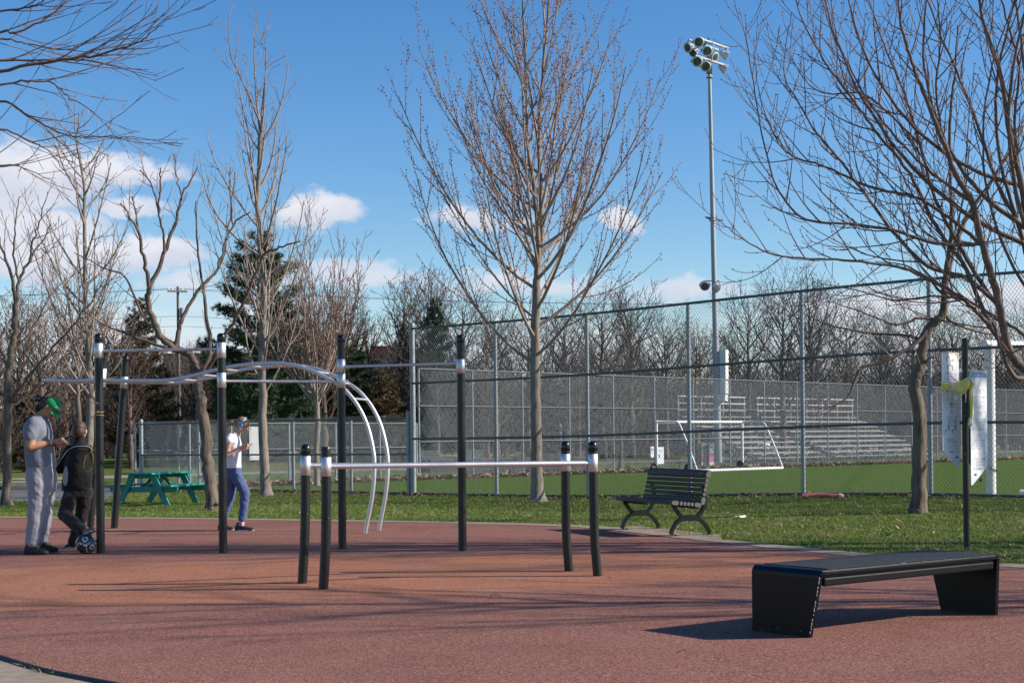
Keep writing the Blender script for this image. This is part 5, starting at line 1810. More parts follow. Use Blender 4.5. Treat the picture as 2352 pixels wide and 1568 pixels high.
# red porch with white rails
def porch(label, u0, u1, Z, z0, z1):
    x0, x1 = ux(u0, Z), ux(u1, Z)
    root = thing('porch', label, 'porch', ((x0 + x1) / 2, Z, 0))
    w = x1 - x0
    mb = MB(); mb.box((0, 1, z0 / 2), (w, 2.4, z0)); mb.build('base', mat('porch_red', (0.17, 0.065, 0.05), (0.13, 0.05, 0.04), .8), root)
    for z in (z1, (z1 + z0) / 2 + .05):
        mb = MB(); mb.box((0, -.15, z), (w, .08, .13)); mb.build('rail', m_frame_w, root)
    for k in range(7):
        mb = MB(); mb.box((-w / 2 + w * k / 6, -.15, (z0 + z1) / 2), (.09, .09, z1 - z0)); mb.build('baluster', m_frame_w, root)


porch('red porch with white rails behind the small goal, left part', 1437, 1490, 118, 1.55, 2.25)
porch('red porch with white rails behind the small goal, right part', 1508, 1562, 120, 1.6, 2.35)
porch('low red wall with a white rail behind the middle maple', 1238, 1312, 122, 1.2, 2.45)
# white park lamps with branching heads
for u, lab in ((1288, 'white branching park lamp, left of the pair behind the maple'), (1314, 'white branching park lamp, right of the pair behind the maple')):
    p = at(u, 112)
    root = thing('park_lamp', lab, 'lamp', p)
    hh = W(u, 948, 112).z
    mb = MB(); mb.tube([(0, 0, 0), (0, 0, hh * .5), (0, 0, hh - .35)], .06, 10); mb.build('pole', m_frame_w, root)
    for s in (-1, -.4, .4, 1):
        mb = MB(); mb.tube(smooth_curve([(0, 0, hh - .5), (s * .25, 0, hh - .3), (s * .33, 0, hh)], 4), .035, 8); mb.build('arm', m_frame_w, root)

# ---- utility pole and wires
m_oldwood = mat('old_pole_wood', (0.20, 0.175, 0.15), (0.15, 0.13, 0.11), .9, scale=4, stretch=(1, 1, .1))
up_ = at(412, 100)
root = thing('utility_pole', 'wooden utility pole with a crossarm among the trees at left', 'utility pole', up_)
th_ = W(412, 668, 100).z
mb = MB(); mb.tube([(0, 0, 0), (0, 0, th_ * .5), (0, 0, th_ + .3)], [.13, .11, .09], 12); mb.build('pole', m_oldwood, root)
mb = MB(); mb.box((0, -.16, th_ - .05), (1.35, .10, .11), Matrix.Rotation(R(20), 3, 'Z')); arm_o = mb.build('crossarm', m_oldwood, root)
for s in (-.6, -.35, .35, .6):
    mb = MB(); q = Matrix.Rotation(R(20), 3, 'Z') @ Vector((s, 0, 0)); mb.lathe([(.03, 0), (.06, .04), (.04, .1), (.06, .14), (.001, .2)], q + Vector((0, -.16, th_ + .02)), 10); mb.build('insulator', m_white, arm_o)
mb = MB(); mb.lathe([(.13, 0), (.15, .05), (.15, .65), (.13, .7), (.001, .74)], (.28, -.1, th_ - 1.9), 14); mb.build('transformer', m_bin_k, root)
wires = MB()
for s, dz in ((-.6, 0), (.6, 0), (0, -1.9), (0, -2.6)):
    a = up_ + Vector((s, 0, th_ + .15 + dz))
    pts = [a + Vector((-45 * (1 - t), 3 * (1 - t), .6 * (1 - t) - 2.2 * t * (1 - t))) for t in np.linspace(0, 1, 9)]
    wires.tube(pts, .014, 4)
    pts = [a + Vector((60 * t, 18 * t, .6 * t - 3.2 * t * (1 - t))) for t in np.linspace(0, 1, 9)]
    wires.tube(pts, .014, 4)
tag(wires.build('overhead_wires', m_black_print), 'thin overhead wires strung from the wooden utility pole', 'wires')

# ---- small things at the foot of the fence
q = G(1886, 1146)
lit = thing('plastic_tube', 'faded red plastic tube with white end lying at the fence foot', 'tube', q)
mb = MB(); mb.tube(smooth_curve([(-.34, .0, .06), (-.1, .02, .075), (.12, 0, .065), (.30, -.02, .055)], 5), .045, 12); mb.build('body', mat('faded_red', (0.42, 0.13, 0.11), (0.33, 0.12, 0.11), .6), lit)
mb = MB(); mb.tube([(.30, -.02, .055), (.36, -.025, .05), (.40, -.03, .05)], [.05, .052, .03], 12); mb.build('cap', mat('chalky_pink', (0.62, 0.36, 0.34), (0.5, 0.3, 0.3), .7), lit)
wt = G(1701, 1191)
pb_ = MB(); rgp = random.Random(2)
vs = [(rgp.uniform(-.10, .10), rgp.uniform(-.06, .06), rgp.uniform(.02, .07)) for _ in range(12)]
fs = [(0, 1, 2), (2, 1, 3), (3, 4, 2), (4, 5, 3), (5, 6, 4), (6, 7, 5), (7, 8, 6), (8, 9, 7), (9, 10, 8), (10, 11, 9)]
pb_.add(vs, fs)
po_ = pb_.build('paper_scrap', m_white); po_.location = wt
tag(po_, 'crumpled white scrap of paper on the lawn right of the park bench', 'litter')
# ================================================================== TREES
m_bark_pale = bark_mat('pale_maple_bark', (0.29, 0.245, 0.205), (0.12, 0.098, 0.08), 16, .7, .015)
m_bark_rough = bark_mat('rough_bark', (0.20, 0.158, 0.125), (0.06, 0.046, 0.037), 13, 1.0, .035, stretch=(1, 1, .16))
m_limb = bark_mat('limb_bark', (0.37, 0.30, 0.26), (0.22, 0.172, 0.148), 12, .4, .006, stretch=(1, 1, 1))
m_limb_d = bark_mat('dark_limb_bark', (0.165, 0.125, 0.105), (0.085, 0.064, 0.054), 12, .5, .008, stretch=(1, 1, 1))
m_twig = mat('twig_bark', (0.34, 0.24, 0.205), (0.23, 0.155, 0.13), .75, scale=3)
m_twig_r = mat('red_twig', (0.21, 0.125, 0.105), (0.145, 0.085, 0.07), .7, scale=3)
m_bud = mat('red_bud', (0.24, 0.022, 0.025), (0.16, 0.016, 0.018), .6, scale=6)
m_bud_b = mat('brown_bud', (0.20, 0.085, 0.05), (0.14, 0.06, 0.04), .6, scale=6)
m_bg_tw = [mat('far_twigs_grey', (0.105, 0.085, 0.073), (0.07, 0.056, 0.048), .85, scale=.6), mat('far_twigs_brown', (0.118, 0.075, 0.058), (0.08, 0.05, 0.04), .85, scale=.6),
           mat('far_twigs_dark', (0.058, 0.045, 0.038), (0.04, 0.031, 0.027), .85, scale=.6)]
UP = np.array([0, 0, 1.0])


def nrm(v):
    return v / (math.sqrt(v[0] * v[0] + v[1] * v[1] + v[2] * v[2]) + 1e-9)


def tubes_mesh(name, lines, mats, sides):
    """lines: (points n x 3, radii n); batched by length"""
    groups = {}
    for P, r in lines:
        groups.setdefault(len(P), []).append((P, r))
    Vs, Fs, base = [], [], 0
    for n, L in groups.items():
        P = np.array([l[0] for l in L]); r = np.array([l[1] for l in L])
        T = np.empty_like(P)
        T[:, 1:-1] = P[:, 2:] - P[:, :-2]; T[:, 0] = P[:, 1] - P[:, 0]; T[:, -1] = P[:, -1] - P[:, -2]
        T /= np.linalg.norm(T, axis=2, keepdims=True) + 1e-9
        ref = np.tile(np.array([.31, .87, .17]), (len(L), 1))
        k = np.abs((ref * T[:, 0]).sum(1)) > .85
        ref[k] = (1, 0, 0)
        A = ref[:, None] - T * (ref[:, None] * T).sum(2, keepdims=True)
        A /= np.linalg.norm(A, axis=2, keepdims=True) + 1e-9
        B = np.cross(T, A)
        an = 2 * np.pi * np.arange(sides) / sides
        ringv = P[:, :, None] + (A[:, :, None] * np.cos(an)[:, None] + B[:, :, None] * np.sin(an)[:, None]) * r[:, :, None, None]
        m = len(L)
        Vs.append(ringv.reshape(-1, 3))
        i = np.arange(n - 1)[:, None] * sides; j = np.arange(sides)[None]
        q = np.stack([i + j, i + (j + 1) % sides, i + sides + (j + 1) % sides, i + sides + j], 2).reshape(-1, 4)
        off = (np.arange(m) * n * sides)[:, None, None]
        Fs.append((q[None] + off).reshape(-1, 4) + base)
        base += m * n * sides
    return raw_mesh(name, np.concatenate(Vs), np.concatenate(Fs), mats, smooth=True)


def buds_mesh(name, pts, sizes, mats, rg):
    n = len(pts)
    P = np.array(pts); s = np.array(sizes)[:, None]
    d = rg.normal(0, 1, (n, 3)); d /= np.linalg.norm(d, axis=1)[:, None]
    a = np.cross(d, rg.normal(0, 1, (n, 3))); a /= np.linalg.norm(a, axis=1)[:, None]
    b_ = np.cross(d, a)
    V = np.stack([P + d * s, P - d * s * .8, P + a * s * .6, P + (-.5 * a + .866 * b_) * s * .6, P + (-.5 * a - .866 * b_) * s * .6], 1)
    F = np.array([(0, 2, 3), (0, 3, 4), (0, 4, 2), (1, 3, 2), (1, 4, 3), (1, 2, 4)])
    return raw_mesh(name, V.reshape(-1, 3), (F[None] + (np.arange(n) * 5)[:, None, None]).reshape(-1, 3), mats, smooth=True)


class Tree:
    def __init__(s, seed, **P):
        s.rg = random.Random(seed); s.P = P; s.lines = {}; s.buds = []

    def put(s, lvl, pts, rad):
        s.lines.setdefault(lvl, []).append((np.array(pts), np.array(rad)))

    def kids(s, lvl, pts, rad, n, L, t0=.15, t1=1.0, ang=None, pair=True, fac=None):
        """n side shoots of level lvl on a branch"""
        rg, P = s.rg, s.P
        m = len(pts) - 1
        az = rg.uniform(0, 6.28)
        for k in range(n):
            t = t0 + (t1 - t0) * (k + rg.uniform(.1, .9)) / n
            x = t * m; i = min(int(x), m - 1); f = x - i
            p = pts[i] + (pts[i + 1] - pts[i]) * f
            d = nrm(pts[i + 1] - pts[i])
            r = rad[i] + (rad[i + 1] - rad[i]) * f
            az += 2.4 + rg.uniform(-.5, .5)
            a = nrm(np.cross(d, (0.3, .9, .2))); b = np.cross(d, a)
            side = a * math.cos(az) + b * math.sin(az)
            if lvl >= 2 and P.get('flatten'):
                side = nrm(side + UP * P['flatten'])
            an = math.radians(rg.gauss(ang if ang else P['ang'][lvl], 8))
            dd = d * math.cos(an) + side * math.sin(an)
            ll = L * rg.uniform(.55, 1.2) * ((1.15 - .65 * t) if fac is None else fac(t))
            s.grow(lvl, p, dd, ll, min(r * .72, P['r'][lvl] * rg.uniform(.8, 1.2)))

    def grow(s, lvl, p, d, L, r):
        rg, P = s.rg, s.P
        n = P['seg'][lvl]; st = L / n
        pts = [np.array(p)]; d = nrm(np.array(d)); rad = [r]
        up = P['up'][lvl]; wg = P['wig'][lvl]
        for i in range(n):
            d = nrm(d + UP * up / n + np.array([rg.gauss(0, wg), rg.gauss(0, wg), rg.gauss(0, wg)]))
            pts.append(pts[-1] + d * st)
            rad.append(max(r * (1 - .72 * (i + 1) / n), P['rmin']))
        s.put(lvl, pts, rad)
        s.after(lvl, pts, rad, L)

    def after(s, lvl, pts, rad, L):
        P, rg = s.P, s.rg
        if lvl < P['max']:
            n = int(P['kids'][lvl] * L + rg.random())
            if n: s.kids(lvl + 1, pts, rad, n, P['len'][lvl + 1] * (.5 + .5 * min(1.4, L / P['len'][lvl])))
        if lvl >= P.get('bud_lvl', 99):
            nb = max(1, int(L * P['bud_n']))
            m = len(pts) - 1
            for k in range(nb):
                x = (k + 1) / nb * m; i = min(int(x), m - 1)
                q = pts[i] + (pts[i + 1] - pts[i]) * (x - i)
                for _ in range(P.get('bud_c', 1)):
                    s.buds.append((q + np.array([rg.gauss(0, 1), rg.gauss(0, 1), rg.gauss(0, 1)]) * P['bud_s'] * .7, P['bud_s'] * rg.uniform(.7, 1.3)))

    def path(s, lvl, pts, r0, r1, kids=None, L=None, t0=.1, sub=5, ang=None, power=1.0):
        """a branch along given points; then side shoots"""
        c = smooth_curve([Vector(p) for p in pts], sub)
        c = [np.array(q) for q in c]
        for i in range(1, len(c) - 1):
            c[i] = c[i] + np.array([s.rg.gauss(0, 1), s.rg.gauss(0, 1), s.rg.gauss(0, 1)]) * s.P.get('jit', .008)
        n = len(c)
        rad = [r0 + (r1 - r0) * (i / (n - 1)) ** power for i in range(n)]
        s.put(lvl, c, rad)
        if kids is None: s.after(lvl, c, rad, sum(np.linalg.norm(b - a) for a, b in zip(c[:-1], c[1:])))
        elif kids: s.kids(lvl + 1, c, rad, kids, L or s.P['len'][lvl + 1], t0=t0, ang=ang)
        return c, rad

    def build(s, name, label, base, mats, sides=(14, 8, 5, 4, 3), cat='tree', group=None, limb_lvl=1, bud_m=None, flare=None):
        """trunk lines at level 0, limbs one object each at level 1, the rest is the crown"""
        root = thing(name, label, cat, base, group=group)
        off = np.array(base)

        def loc(L): return [(P - off, r) for P, r in L]
        for (P, r) in loc(s.lines.get(0, [])):
            me = tubes_mesh('trunk', [(P, r)], [mats[0]], sides[0])
            if flare:
                co = np.empty(len(me.vertices) * 3, np.float32); me.vertices.foreach_get('co', co); co = co.reshape(-1, 3)
                rgl = np.random.default_rng(len(co))
                ctr = np.array([np.interp(co[:, 2], P[:, 2], P[:, k]) for k in range(2)]).T
                d = co[:, :2] - ctr
                a = np.arctan2(d[:, 1], d[:, 0])
                f = 1 + flare * np.exp(-np.maximum(co[:, 2], 0) / .13) * (1 + .35 * np.sin(3 * a + 1)) + .035 * np.sin(3 * a + co[:, 2] * 1.1) + .02 * np.sin(5 * a - co[:, 2] * 2)
                co[:, :2] = ctr + d * f[:, None]
                me.vertices.foreach_set('co', co.ravel()); me.update()
            link('trunk', me, root)
        if limb_lvl:
            for (P, r) in loc(s.lines.get(1, [])):
                link('limb', tubes_mesh('limb', [(P, r)], [mats[1]], sides[1]), root)
        start = 2 if limb_lvl else 1
        rest = [k for k in s.lines if k >= start]
        for k in rest:
            o = link('twigs' if k > start else 'branches', tubes_mesh('twigs', loc(s.lines[k]), [mats[min(k, len(mats) - 1)]], sides[min(k, len(sides) - 1)]), root)
            o['kind'] = 'stuff'
        if s.buds and bud_m:
            o = link('buds', buds_mesh('buds', [q - off for q, _ in s.buds], [z for _, z in s.buds], [bud_m], np.random.default_rng(3)), root)
            o['kind'] = 'stuff'
        return root


# ---- the maple in the middle
def px(L, Z, dz=0.0):
    n = len(L)
    return [W(u, v, Z + (dz * i / max(1, n - 1) if not isinstance(dz, (list, tuple)) else dz[i])) for i, (u, v) in enumerate(L)]


mb0 = G(1236, 1152); ZM = mb0.y
T = Tree(21, seg=[1, 10, 8, 5, 3], up=[0, 1.12, .85, .5, .3], wig=[0, .025, .03, .06, .1], ang=[0, 50, 27, 34, 45], len=[1, 3.8, 1.75, .42, .2], kids=[0, 2.7, 2.3, 2.6, 0], r=[.1, .036, .0115, .006, .005], rmin=.0042, max=3,
         bud_lvl=2, bud_n=13, bud_s=.022, bud_c=1, jit=.006)
tr, trr = T.path(0, [Vector((mb0.x, mb0.y, -.08))] + px([(1234, 1120), (1231, 1000), (1229, 860), (1231, 720), (1233, 640)], ZM), .135, .075, kids=0, sub=6)
l1, r1 = T.path(0, px([(1233, 640), (1236, 560), (1228, 440), (1212, 330), (1208, 180), (1200, 0), (1196, -170)], ZM, -.3), .060, .010, kids=0)
l2, r2 = T.path(0, px([(1233, 640), (1243, 560), (1242, 430), (1238, 300), (1248, 150), (1262, -20), (1268, -160)], ZM, .4), .062, .010, kids=0)
rgm = random.Random(5)
az = 0.4
for k in range(17):                                  # whorls of limbs from the fork up
    z = 2.75 + (k ** 1.05) * .17
    az += 2.4 + rgm.uniform(-.35, .35)
    i = min(range(len(tr)), key=lambda i: abs(tr[i][2] - z))
    L_ = 4.7 - .05 * k + rgm.uniform(-.5, .5)
    el = R(rgm.uniform(22, 36))
    T.grow(1, tr[i] + UP * (z - tr[i][2]), (math.cos(az) * math.cos(el), math.sin(az) * math.cos(el), math.sin(el)), L_, rgm.uniform(.026, .038))
for ln, rr_, n, seed in ((l1, r1, 21, 1), (l2, r2, 22, 2)):
    T.kids(1, ln, rr_, n, 3.2, t0=.02, t1=.95, ang=45, fac=lambda t: 1.15 - .75 * t)
T.build('maple_tree', 'bare maple in the middle with red buds and upright crown', mb0, [m_bark_pale, m_limb, m_limb, m_twig, m_twig_r], bud_m=m_bud, flare=.55)
# low stump sprout on the trunk
# ---- slender tree D behind the picnic table, pale trunk
tb = G(611, 1138); ZD = tb.y
T = Tree(31, seg=[1, 8, 6, 4], up=[0, 1.5, .9, .6], wig=[0, .05, .07, .09], ang=[0, 45, 38, 42], len=[1, 2.9, .95, .4], kids=[0, 3.0, 2.6, 0], r=[.1, .03, .011, .007], rmin=.0050, max=3, bud_lvl=3, bud_n=3, bud_s=.014)
tr, trr = T.path(0, [Vector((tb.x, tb.y, -.08))] + px([(608, 1100), (604, 1000), (603, 880), (603, 769), (606, 656), (597, 554), (592, 451), (597, 333), (599, 292)], ZD), .125, .035, kids=0, sub=5)
a1 = T.path(0, px([(599, 292), (579, 236), (546, 164), (528, 118), (526, 30)], ZD, -.3), .026, .006, kids=0)
a2 = T.path(0, px([(599, 292), (607, 205), (611, 128), (606, 70)], ZD, .3), .024, .006, kids=0)
a3 = T.path(0, px([(597, 300), (586, 200), (584, 120), (590, 30)], ZD, .2), .022, .006, kids=0)
T.kids(1, tr, trr, 30, 3.2, t0=.30, t1=.98, ang=44, fac=lambda t: 1.25 - .80 * t)
for a in (a1, a2, a3): T.kids(2, a[0], a[1], 7, 1.1, t0=.1)
T.build('young_tree', 'tall slender pale barked tree behind the girl with bare upright twigs', tb, [m_bark_pale, m_limb, m_limb, m_twig], bud_m=m_bud_b, flare=.45)

# ---- tree C, dark forked limbs, just left of the girl
cb = G(489, 1171); ZC = cb.y
T = Tree(41, seg=[1, 7, 6, 4], up=[0, .5, .7, .4], wig=[0, .06, .08, .1], ang=[0, 45, 48, 45], len=[1, 1.6, .8, .3], kids=[0, 1.0, 2.0, 0], r=[.1, .03, .009, .006], rmin=.005, max=3, jit=.012)
T.path(0, [Vector((cb.x, cb.y, -.08))] + px([(488, 1150), (478, 1076), (472, 1003), (463, 930), (454, 886), (446, 840)], ZC), .125, .085, kids=0)
LC = [([(446, 840), (436, 816), (403, 801), (374, 779), (357, 750), (338, 692), (343, 661)], .075, .05, -.4, 1), ([(343, 661), (333, 605), (318, 533), (296, 495), (277, 466)], .042, .014, -.3, 4), ([(318, 533), (311, 487), (303, 451)], .02, .01, .1, 3),
      ([(343, 661), (377, 584), (405, 502), (418, 451), (454, 384)], .045, .012, .3, 4), ([(377, 584), (377, 538), (365, 492), (368, 430), (368, 385)], .028, .011, -.2, 3), ([(365, 492), (350, 430), (322, 390)], .018, .009, .2, 3), ([(418, 451), (408, 410), (400, 354)], .018, .008, .2, 2),
      ([(454, 886), (470, 845), (484, 800), (472, 718), (466, 656), (454, 564), (451, 461)], .055, .012, .6, 5), ([(403, 801), (412, 755), (425, 718), (461, 661), (502, 615), (536, 518), (574, 487)], .05, .012, .5, 6), ([(502, 615), (516, 560), (528, 500), (540, 395)], .025, .009, .4, 3), ([(536, 518), (528, 440), (530, 385)], .018, .008, .2, 3),
      ([(476, 850), (513, 784), (564, 682), (605, 590), (641, 569), (690, 554)], .045, .010, -1.0, 4), ([(440, 820), (400, 790), (330, 730), (290, 640), (232, 612), (170, 580)], .035, .008, .8, 6), ([(395, 804), (300, 770), (230, 740), (160, 690)], .03, .008, -.6, 6)]
for pts, a, b_, dz, kd in LC:
    T.path(1, px(pts, ZC, dz), a, b_, kids=kd, L=1.0, t0=.35)
    c_, r_ = T.lines[1][-1]
    T.kids(3, c_, r_, 8, .32, t0=.3)
T.build('pruned_tree', 'tree with dark crooked forked limbs and leaning rough trunk left of the girl', cb, [m_bark_rough, m_limb_d, m_twig, m_twig], flare=.4)

# ---- trees A and B at the left
ab = G(14, 1161); ZA = ab.y
T = Tree(51, seg=[1, 7, 6, 4], up=[0, .8, .7, .5], wig=[0, .06, .07, .1], ang=[0, 45, 42, 42], len=[1, 2.2, .95, .4], kids=[0, 2.2, 2.4, 0], r=[.1, .03, .011, .007], rmin=.0052, max=3, jit=.015, bud_lvl=3, bud_n=2, bud_s=.013)
t1, q1 = T.path(0, [Vector((ab.x, ab.y, -.08))] + px([(14, 1140), (17, 1010), (18, 932), (16, 898), (19, 864), (25, 814), (32, 780), (34, 740), (36, 697)], ZA), .095, .06, kids=0)
for pts, a, b_, dz, kd in (([(19, 864), (10, 822), (-4, 795), (-30, 740)], .05, .015, .5, 5), ([(36, 697), (20, 615), (0, 559), (-25, 500)], .04, .01, -.4, 7), ([(36, 697), (44, 646), (67, 600), (85, 574), (118, 513)], .04, .01, .3, 8), ([(44, 646), (30, 570), (38, 500), (44, 451)], .025, .008, .3, 6), ([(67, 600), (80, 540), (95, 500), (110, 440)], .022, .008, -.3, 6),
                          ([(20, 930), (60, 870), (120, 800), (190, 720), (240, 640)], .035, .009, -.8, 9), ([(20, 935), (70, 905), (140, 830), (175, 790), (215, 700)], .03, .008, .6, 9), ([(20, 925), (0, 900), (-20, 880)], .03, .012, 0, 3), ([(24, 820), (70, 760), (110, 690), (150, 640)], .03, .008, .6, 8)):
    T.path(1, px(pts, ZA, dz), a, b_, kids=kd, L=1.1, t0=.2)
T.build('roadside_tree', 'rough barked bare tree at the left edge beside the path', ab, [m_bark_rough, m_limb_d, m_twig, m_twig], bud_m=m_bud_b, flare=.4)

bbp = G(207, 1143); ZB = bbp.y
T = Tree(61, seg=[1, 8, 6, 4], up=[0, 1.2, .8, .5], wig=[0, .05, .07, .1], ang=[0, 50, 42, 42], len=[1, 3.0, 1.0, .4], kids=[0, 2.6, 2.4, 0], r=[.1, .03, .011, .007], rmin=.0055, max=3, bud_lvl=3, bud_n=3, bud_s=.013)
t1, q1 = T.path(0, [Vector((bbp.x, bbp.y, -.08))] + px([(207, 1120), (206, 1010), (208, 898), (205, 847), (204, 780), (202, 740), (195, 641), (195, 487), (190, 410), (177, 328), (182, 262)], ZB), .11, .012, kids=0)
T.kids(1, t1, q1, 34, 3.3, t0=.22, t1=.96, ang=50, fac=lambda t: 1.3 - 1.0 * t)
T.build('birch_tree', 'pale smooth barked bare tree behind the boy and the left pull up post', bbp, [m_bark_pale, m_limb, m_limb, m_twig], bud_m=m_bud_b, flare=.4)
# second thinner stem beside it
b2 = G(184, 1128); Z2 = b2.y
T = Tree(62, seg=[1, 7, 6, 4], up=[0, .8, .8, .5], wig=[0, .07, .08, .1], ang=[0, 50, 45, 42], len=[1, 2.0, .9, .4], kids=[0, 2.4, 2.4, 0], r=[.1, .028, .011, .007], rmin=.006, max=3)
t1, q1 = T.path(0, [Vector((b2.x, b2.y, -.08))] + px([(183, 1050), (181, 950), (178, 900), (180, 850), (172, 790), (160, 720), (150, 640)], Z2), .085, .02, kids=0)
T.kids(1, t1, q1, 20, 2.8, t0=.35, t1=.98, ang=52)
T.build('roadside_tree', 'thin bare tree just left of the pale trunk behind the boy', b2, [m_bark_rough, m_limb, m_twig, m_twig], flare=.3)

# ---- small tree with pale stem behind the low fence
fb = G(728, 1098); ZF = 41.0
fb = W(728, 1100, ZF); fb.z = 0
T = Tree(71, seg=[1, 8, 6, 4], up=[0, 2.0, 1.2, .8], wig=[0, .05, .07, .1], ang=[0, 42, 35, 40], len=[1, 3.6, 1.3, .5], kids=[0, 3.4, 2.8, 0], r=[.1, .03, .012, .008], rmin=.0075, max=3)
t1, q1 = T.path(0, [fb + Vector((0, 0, -.1))] + px([(727, 1040), (729, 964), (727, 925), (726, 890)], ZF), .085, .07, kids=0)
T.kids(1, t1, q1, 26, 4.2, t0=.62, t1=1.0, ang=40, fac=lambda t: 1.0)
T.build('young_tree', 'bushy upright reddish bare tree behind the low fence by the arch of the ladder', fb, [m_bark_pale, m_limb, m_twig_r, m_twig_r], flare=.2)

# ---- thin dark leaning tree at the right, before the tall fence
cb3 = G(2109, 1173); Z3 = cb3.y
T = Tree(81, seg=[1, 7, 6, 4], up=[0, .3, .35, .3], wig=[0, .07, .09, .11], ang=[0, 55, 50, 45], len=[1, 2.0, .8, .3], kids=[0, 2.2, 2.6, 0], r=[.1, .022, .008, .005], rmin=.004, max=3, jit=.006)
T.path(0, [Vector((cb3.x, cb3.y, cb3.z - .08))] + px([(2110, 1150), (2111, 1047), (2112, 974), (2108, 930), (2099, 879), (2112, 846), (2121, 784), (2139, 747), (2165, 718), (2172, 641)], Z3), .120, .055, kids=0, sub=6)
for pts, a, b_, dz, kd in (([(2172, 641), (2195, 554), (2236, 477), (2313, 359), (2350, 290)], .05, .012, .6, 6), ([(2172, 641), (2182, 560), (2185, 513), (2182, 287), (2192, 180), (2200, 60)], .042, .010, -.4, 6),
                          ([(2139, 747), (2100, 790), (2030, 830), (1975, 850), (1945, 915), (1890, 935), (1850, 930)], .035, .006, -.6, 8), ([(2165, 718), (2190, 740), (2240, 760), (2290, 770)], .03, .008, .5, 5), ([(2121, 784), (2080, 770), (2000, 765), (1900, 745), (1840, 715)], .028, .006, .6, 8),
                          ([(2150, 735), (2110, 730), (2060, 745), (1990, 720), (1900, 690)], .026, .006, -.3, 7), ([(2112, 846), (2140, 820), (2160, 830), (2200, 850)], .016, .005, -.3, 4), ([(2168, 680), (2130, 640), (2080, 610), (2010, 600)], .024, .006, .5, 7), ([(2195, 554), (2250, 560), (2320, 540)], .025, .008, .2, 5)):
    T.path(1, px(pts, Z3, dz), a, b_, kids=kd, L=.9, t0=.15)
T.build('leaning_tree', 'thin dark rough barked tree before the tall fence, left of the sign', cb3, [m_bark_rough, m_limb_d, m_twig, m_twig], flare=.35)

# ---- the large maple whose limbs reach in from the right
ZR = 16.6
rbase = W(2440, 1190, ZR); rbase.z = 0
PRm = dict(seg=[1, 8, 7, 5, 3], up=[0, .6, .75, .6, .4], wig=[0, .05, .055, .07, .1], ang=[0, 45, 42, 45, 50], len=[1, 2.4, 1.25, .55, .16], kids=[0, 2.6, 3.2, 3.6, 0], r=[.1, .03, .0095, .005, .004], rmin=.0034, max=3, jit=.004, bud_lvl=3, bud_n=10, bud_s=.014)
T = Tree(91, **PRm)
T.path(0, [rbase + Vector((0, 0, -.1))] + px([(2438, 1100), (2430, 1000), (2420, 920), (2405, 870)], ZR), .16, .13, kids=0)
T.path(0, px([(2420, 920), (2450, 800), (2470, 650), (2480, 450), (2490, 200)], ZR, .6), .11, .04, kids=0)
LR = [([(2405, 880), (2352, 845), (2318, 804), (2293, 692), (2252, 543), (2231, 461), (2195, 400), (2165, 323), (2124, 220), (2098, 154), (2072, 67), (2057, -30)], .085, .014, -1.2, 16),
      ([(2410, 860), (2390, 700), (2372, 600), (2345, 420), (2322, 330), (2300, 180), (2262, 60), (2240, -40)], .075, .02, -.6, 12),
      ([(2293, 700), (2260, 660), (2200, 560), (2150, 460), (2110, 320), (2080, 220), (2030, 100), (1990, -20)], .045, .010, .7, 14),
      ([(2318, 804), (2290, 770), (2240, 712), (2190, 672), (2090, 622), (2010, 605), (1900, 596), (1780, 585), (1700, 545), (1660, 512)], .042, .006, -1.0, 16),
      ([(2252, 560), (2200, 562), (2130, 555), (2050, 528), (1950, 515), (1850, 503), (1790, 440), (1755, 330), (1720, 130), (1712, 60)], .036, .006, -.4, 16),
      ([(2293, 700), (2220, 640), (2130, 610), (2050, 530), (1990, 450), (1930, 370), (1880, 310), (1830, 230), (1800, 160), (1818, 30)], .042, .006, .5, 16),
      ([(2252, 560), (2180, 500), (2100, 452), (2000, 430), (1900, 385), (1825, 360), (1790, 330), (1750, 240), (1730, 120)], .034, .006, .9, 15),
      ([(2405, 860), (2352, 770), (2290, 730), (2220, 690), (2150, 680), (2060, 690), (1960, 665), (1880, 650)], .035, .005, .8, 10),
      ([(2318, 804), (2270, 740), (2220, 620), (2150, 520), (2090, 400), (2010, 300), (1960, 230), (1900, 150), (1850, 60), (1820, -20)], .045, .009, .2, 16),
      ([(2231, 461), (2170, 420), (2090, 350), (2000, 240), (1940, 130), (1900, 40), (1880, -30)], .03, .007, .5, 12),
      ([(2372, 640), (2340, 520), (2290, 420), (2250, 300), (2200, 170), (2160, 80), (2120, -30)], .045, .012, .5, 12),
      ([(2345, 430), (2330, 280), (2340, 150), (2310, 40), (2290, -40)], .03, .012, -.4, 8), ([(2420, 700), (2380, 500), (2372, 300), (2352, 150), (2330, -20)], .05, .02, .8, 9),
      ([(2165, 323), (2150, 200), (2160, 100), (2150, -30)], .024, .010, -.3, 8), ([(2110, 330), (2040, 260), (1980, 215), (1900, 215), (1850, 185), (1800, 100)], .022, .006, .6, 10),
      ([(2405, 880), (2360, 870), (2325, 860), (2300, 800), (2280, 740)], .05, .02, -.8, 5)]
for pts, a, b_, dz, kd in LR:
    n_ = len(pts)
    prof = [dz * i / (n_ - 1) for i in range(n_)]
    T.path(1, px(pts, ZR, prof), a * .68, b_ * .7, kids=int(kd * 1.25), L=1.3, t0=.14, sub=6)
rgr = random.Random(31)
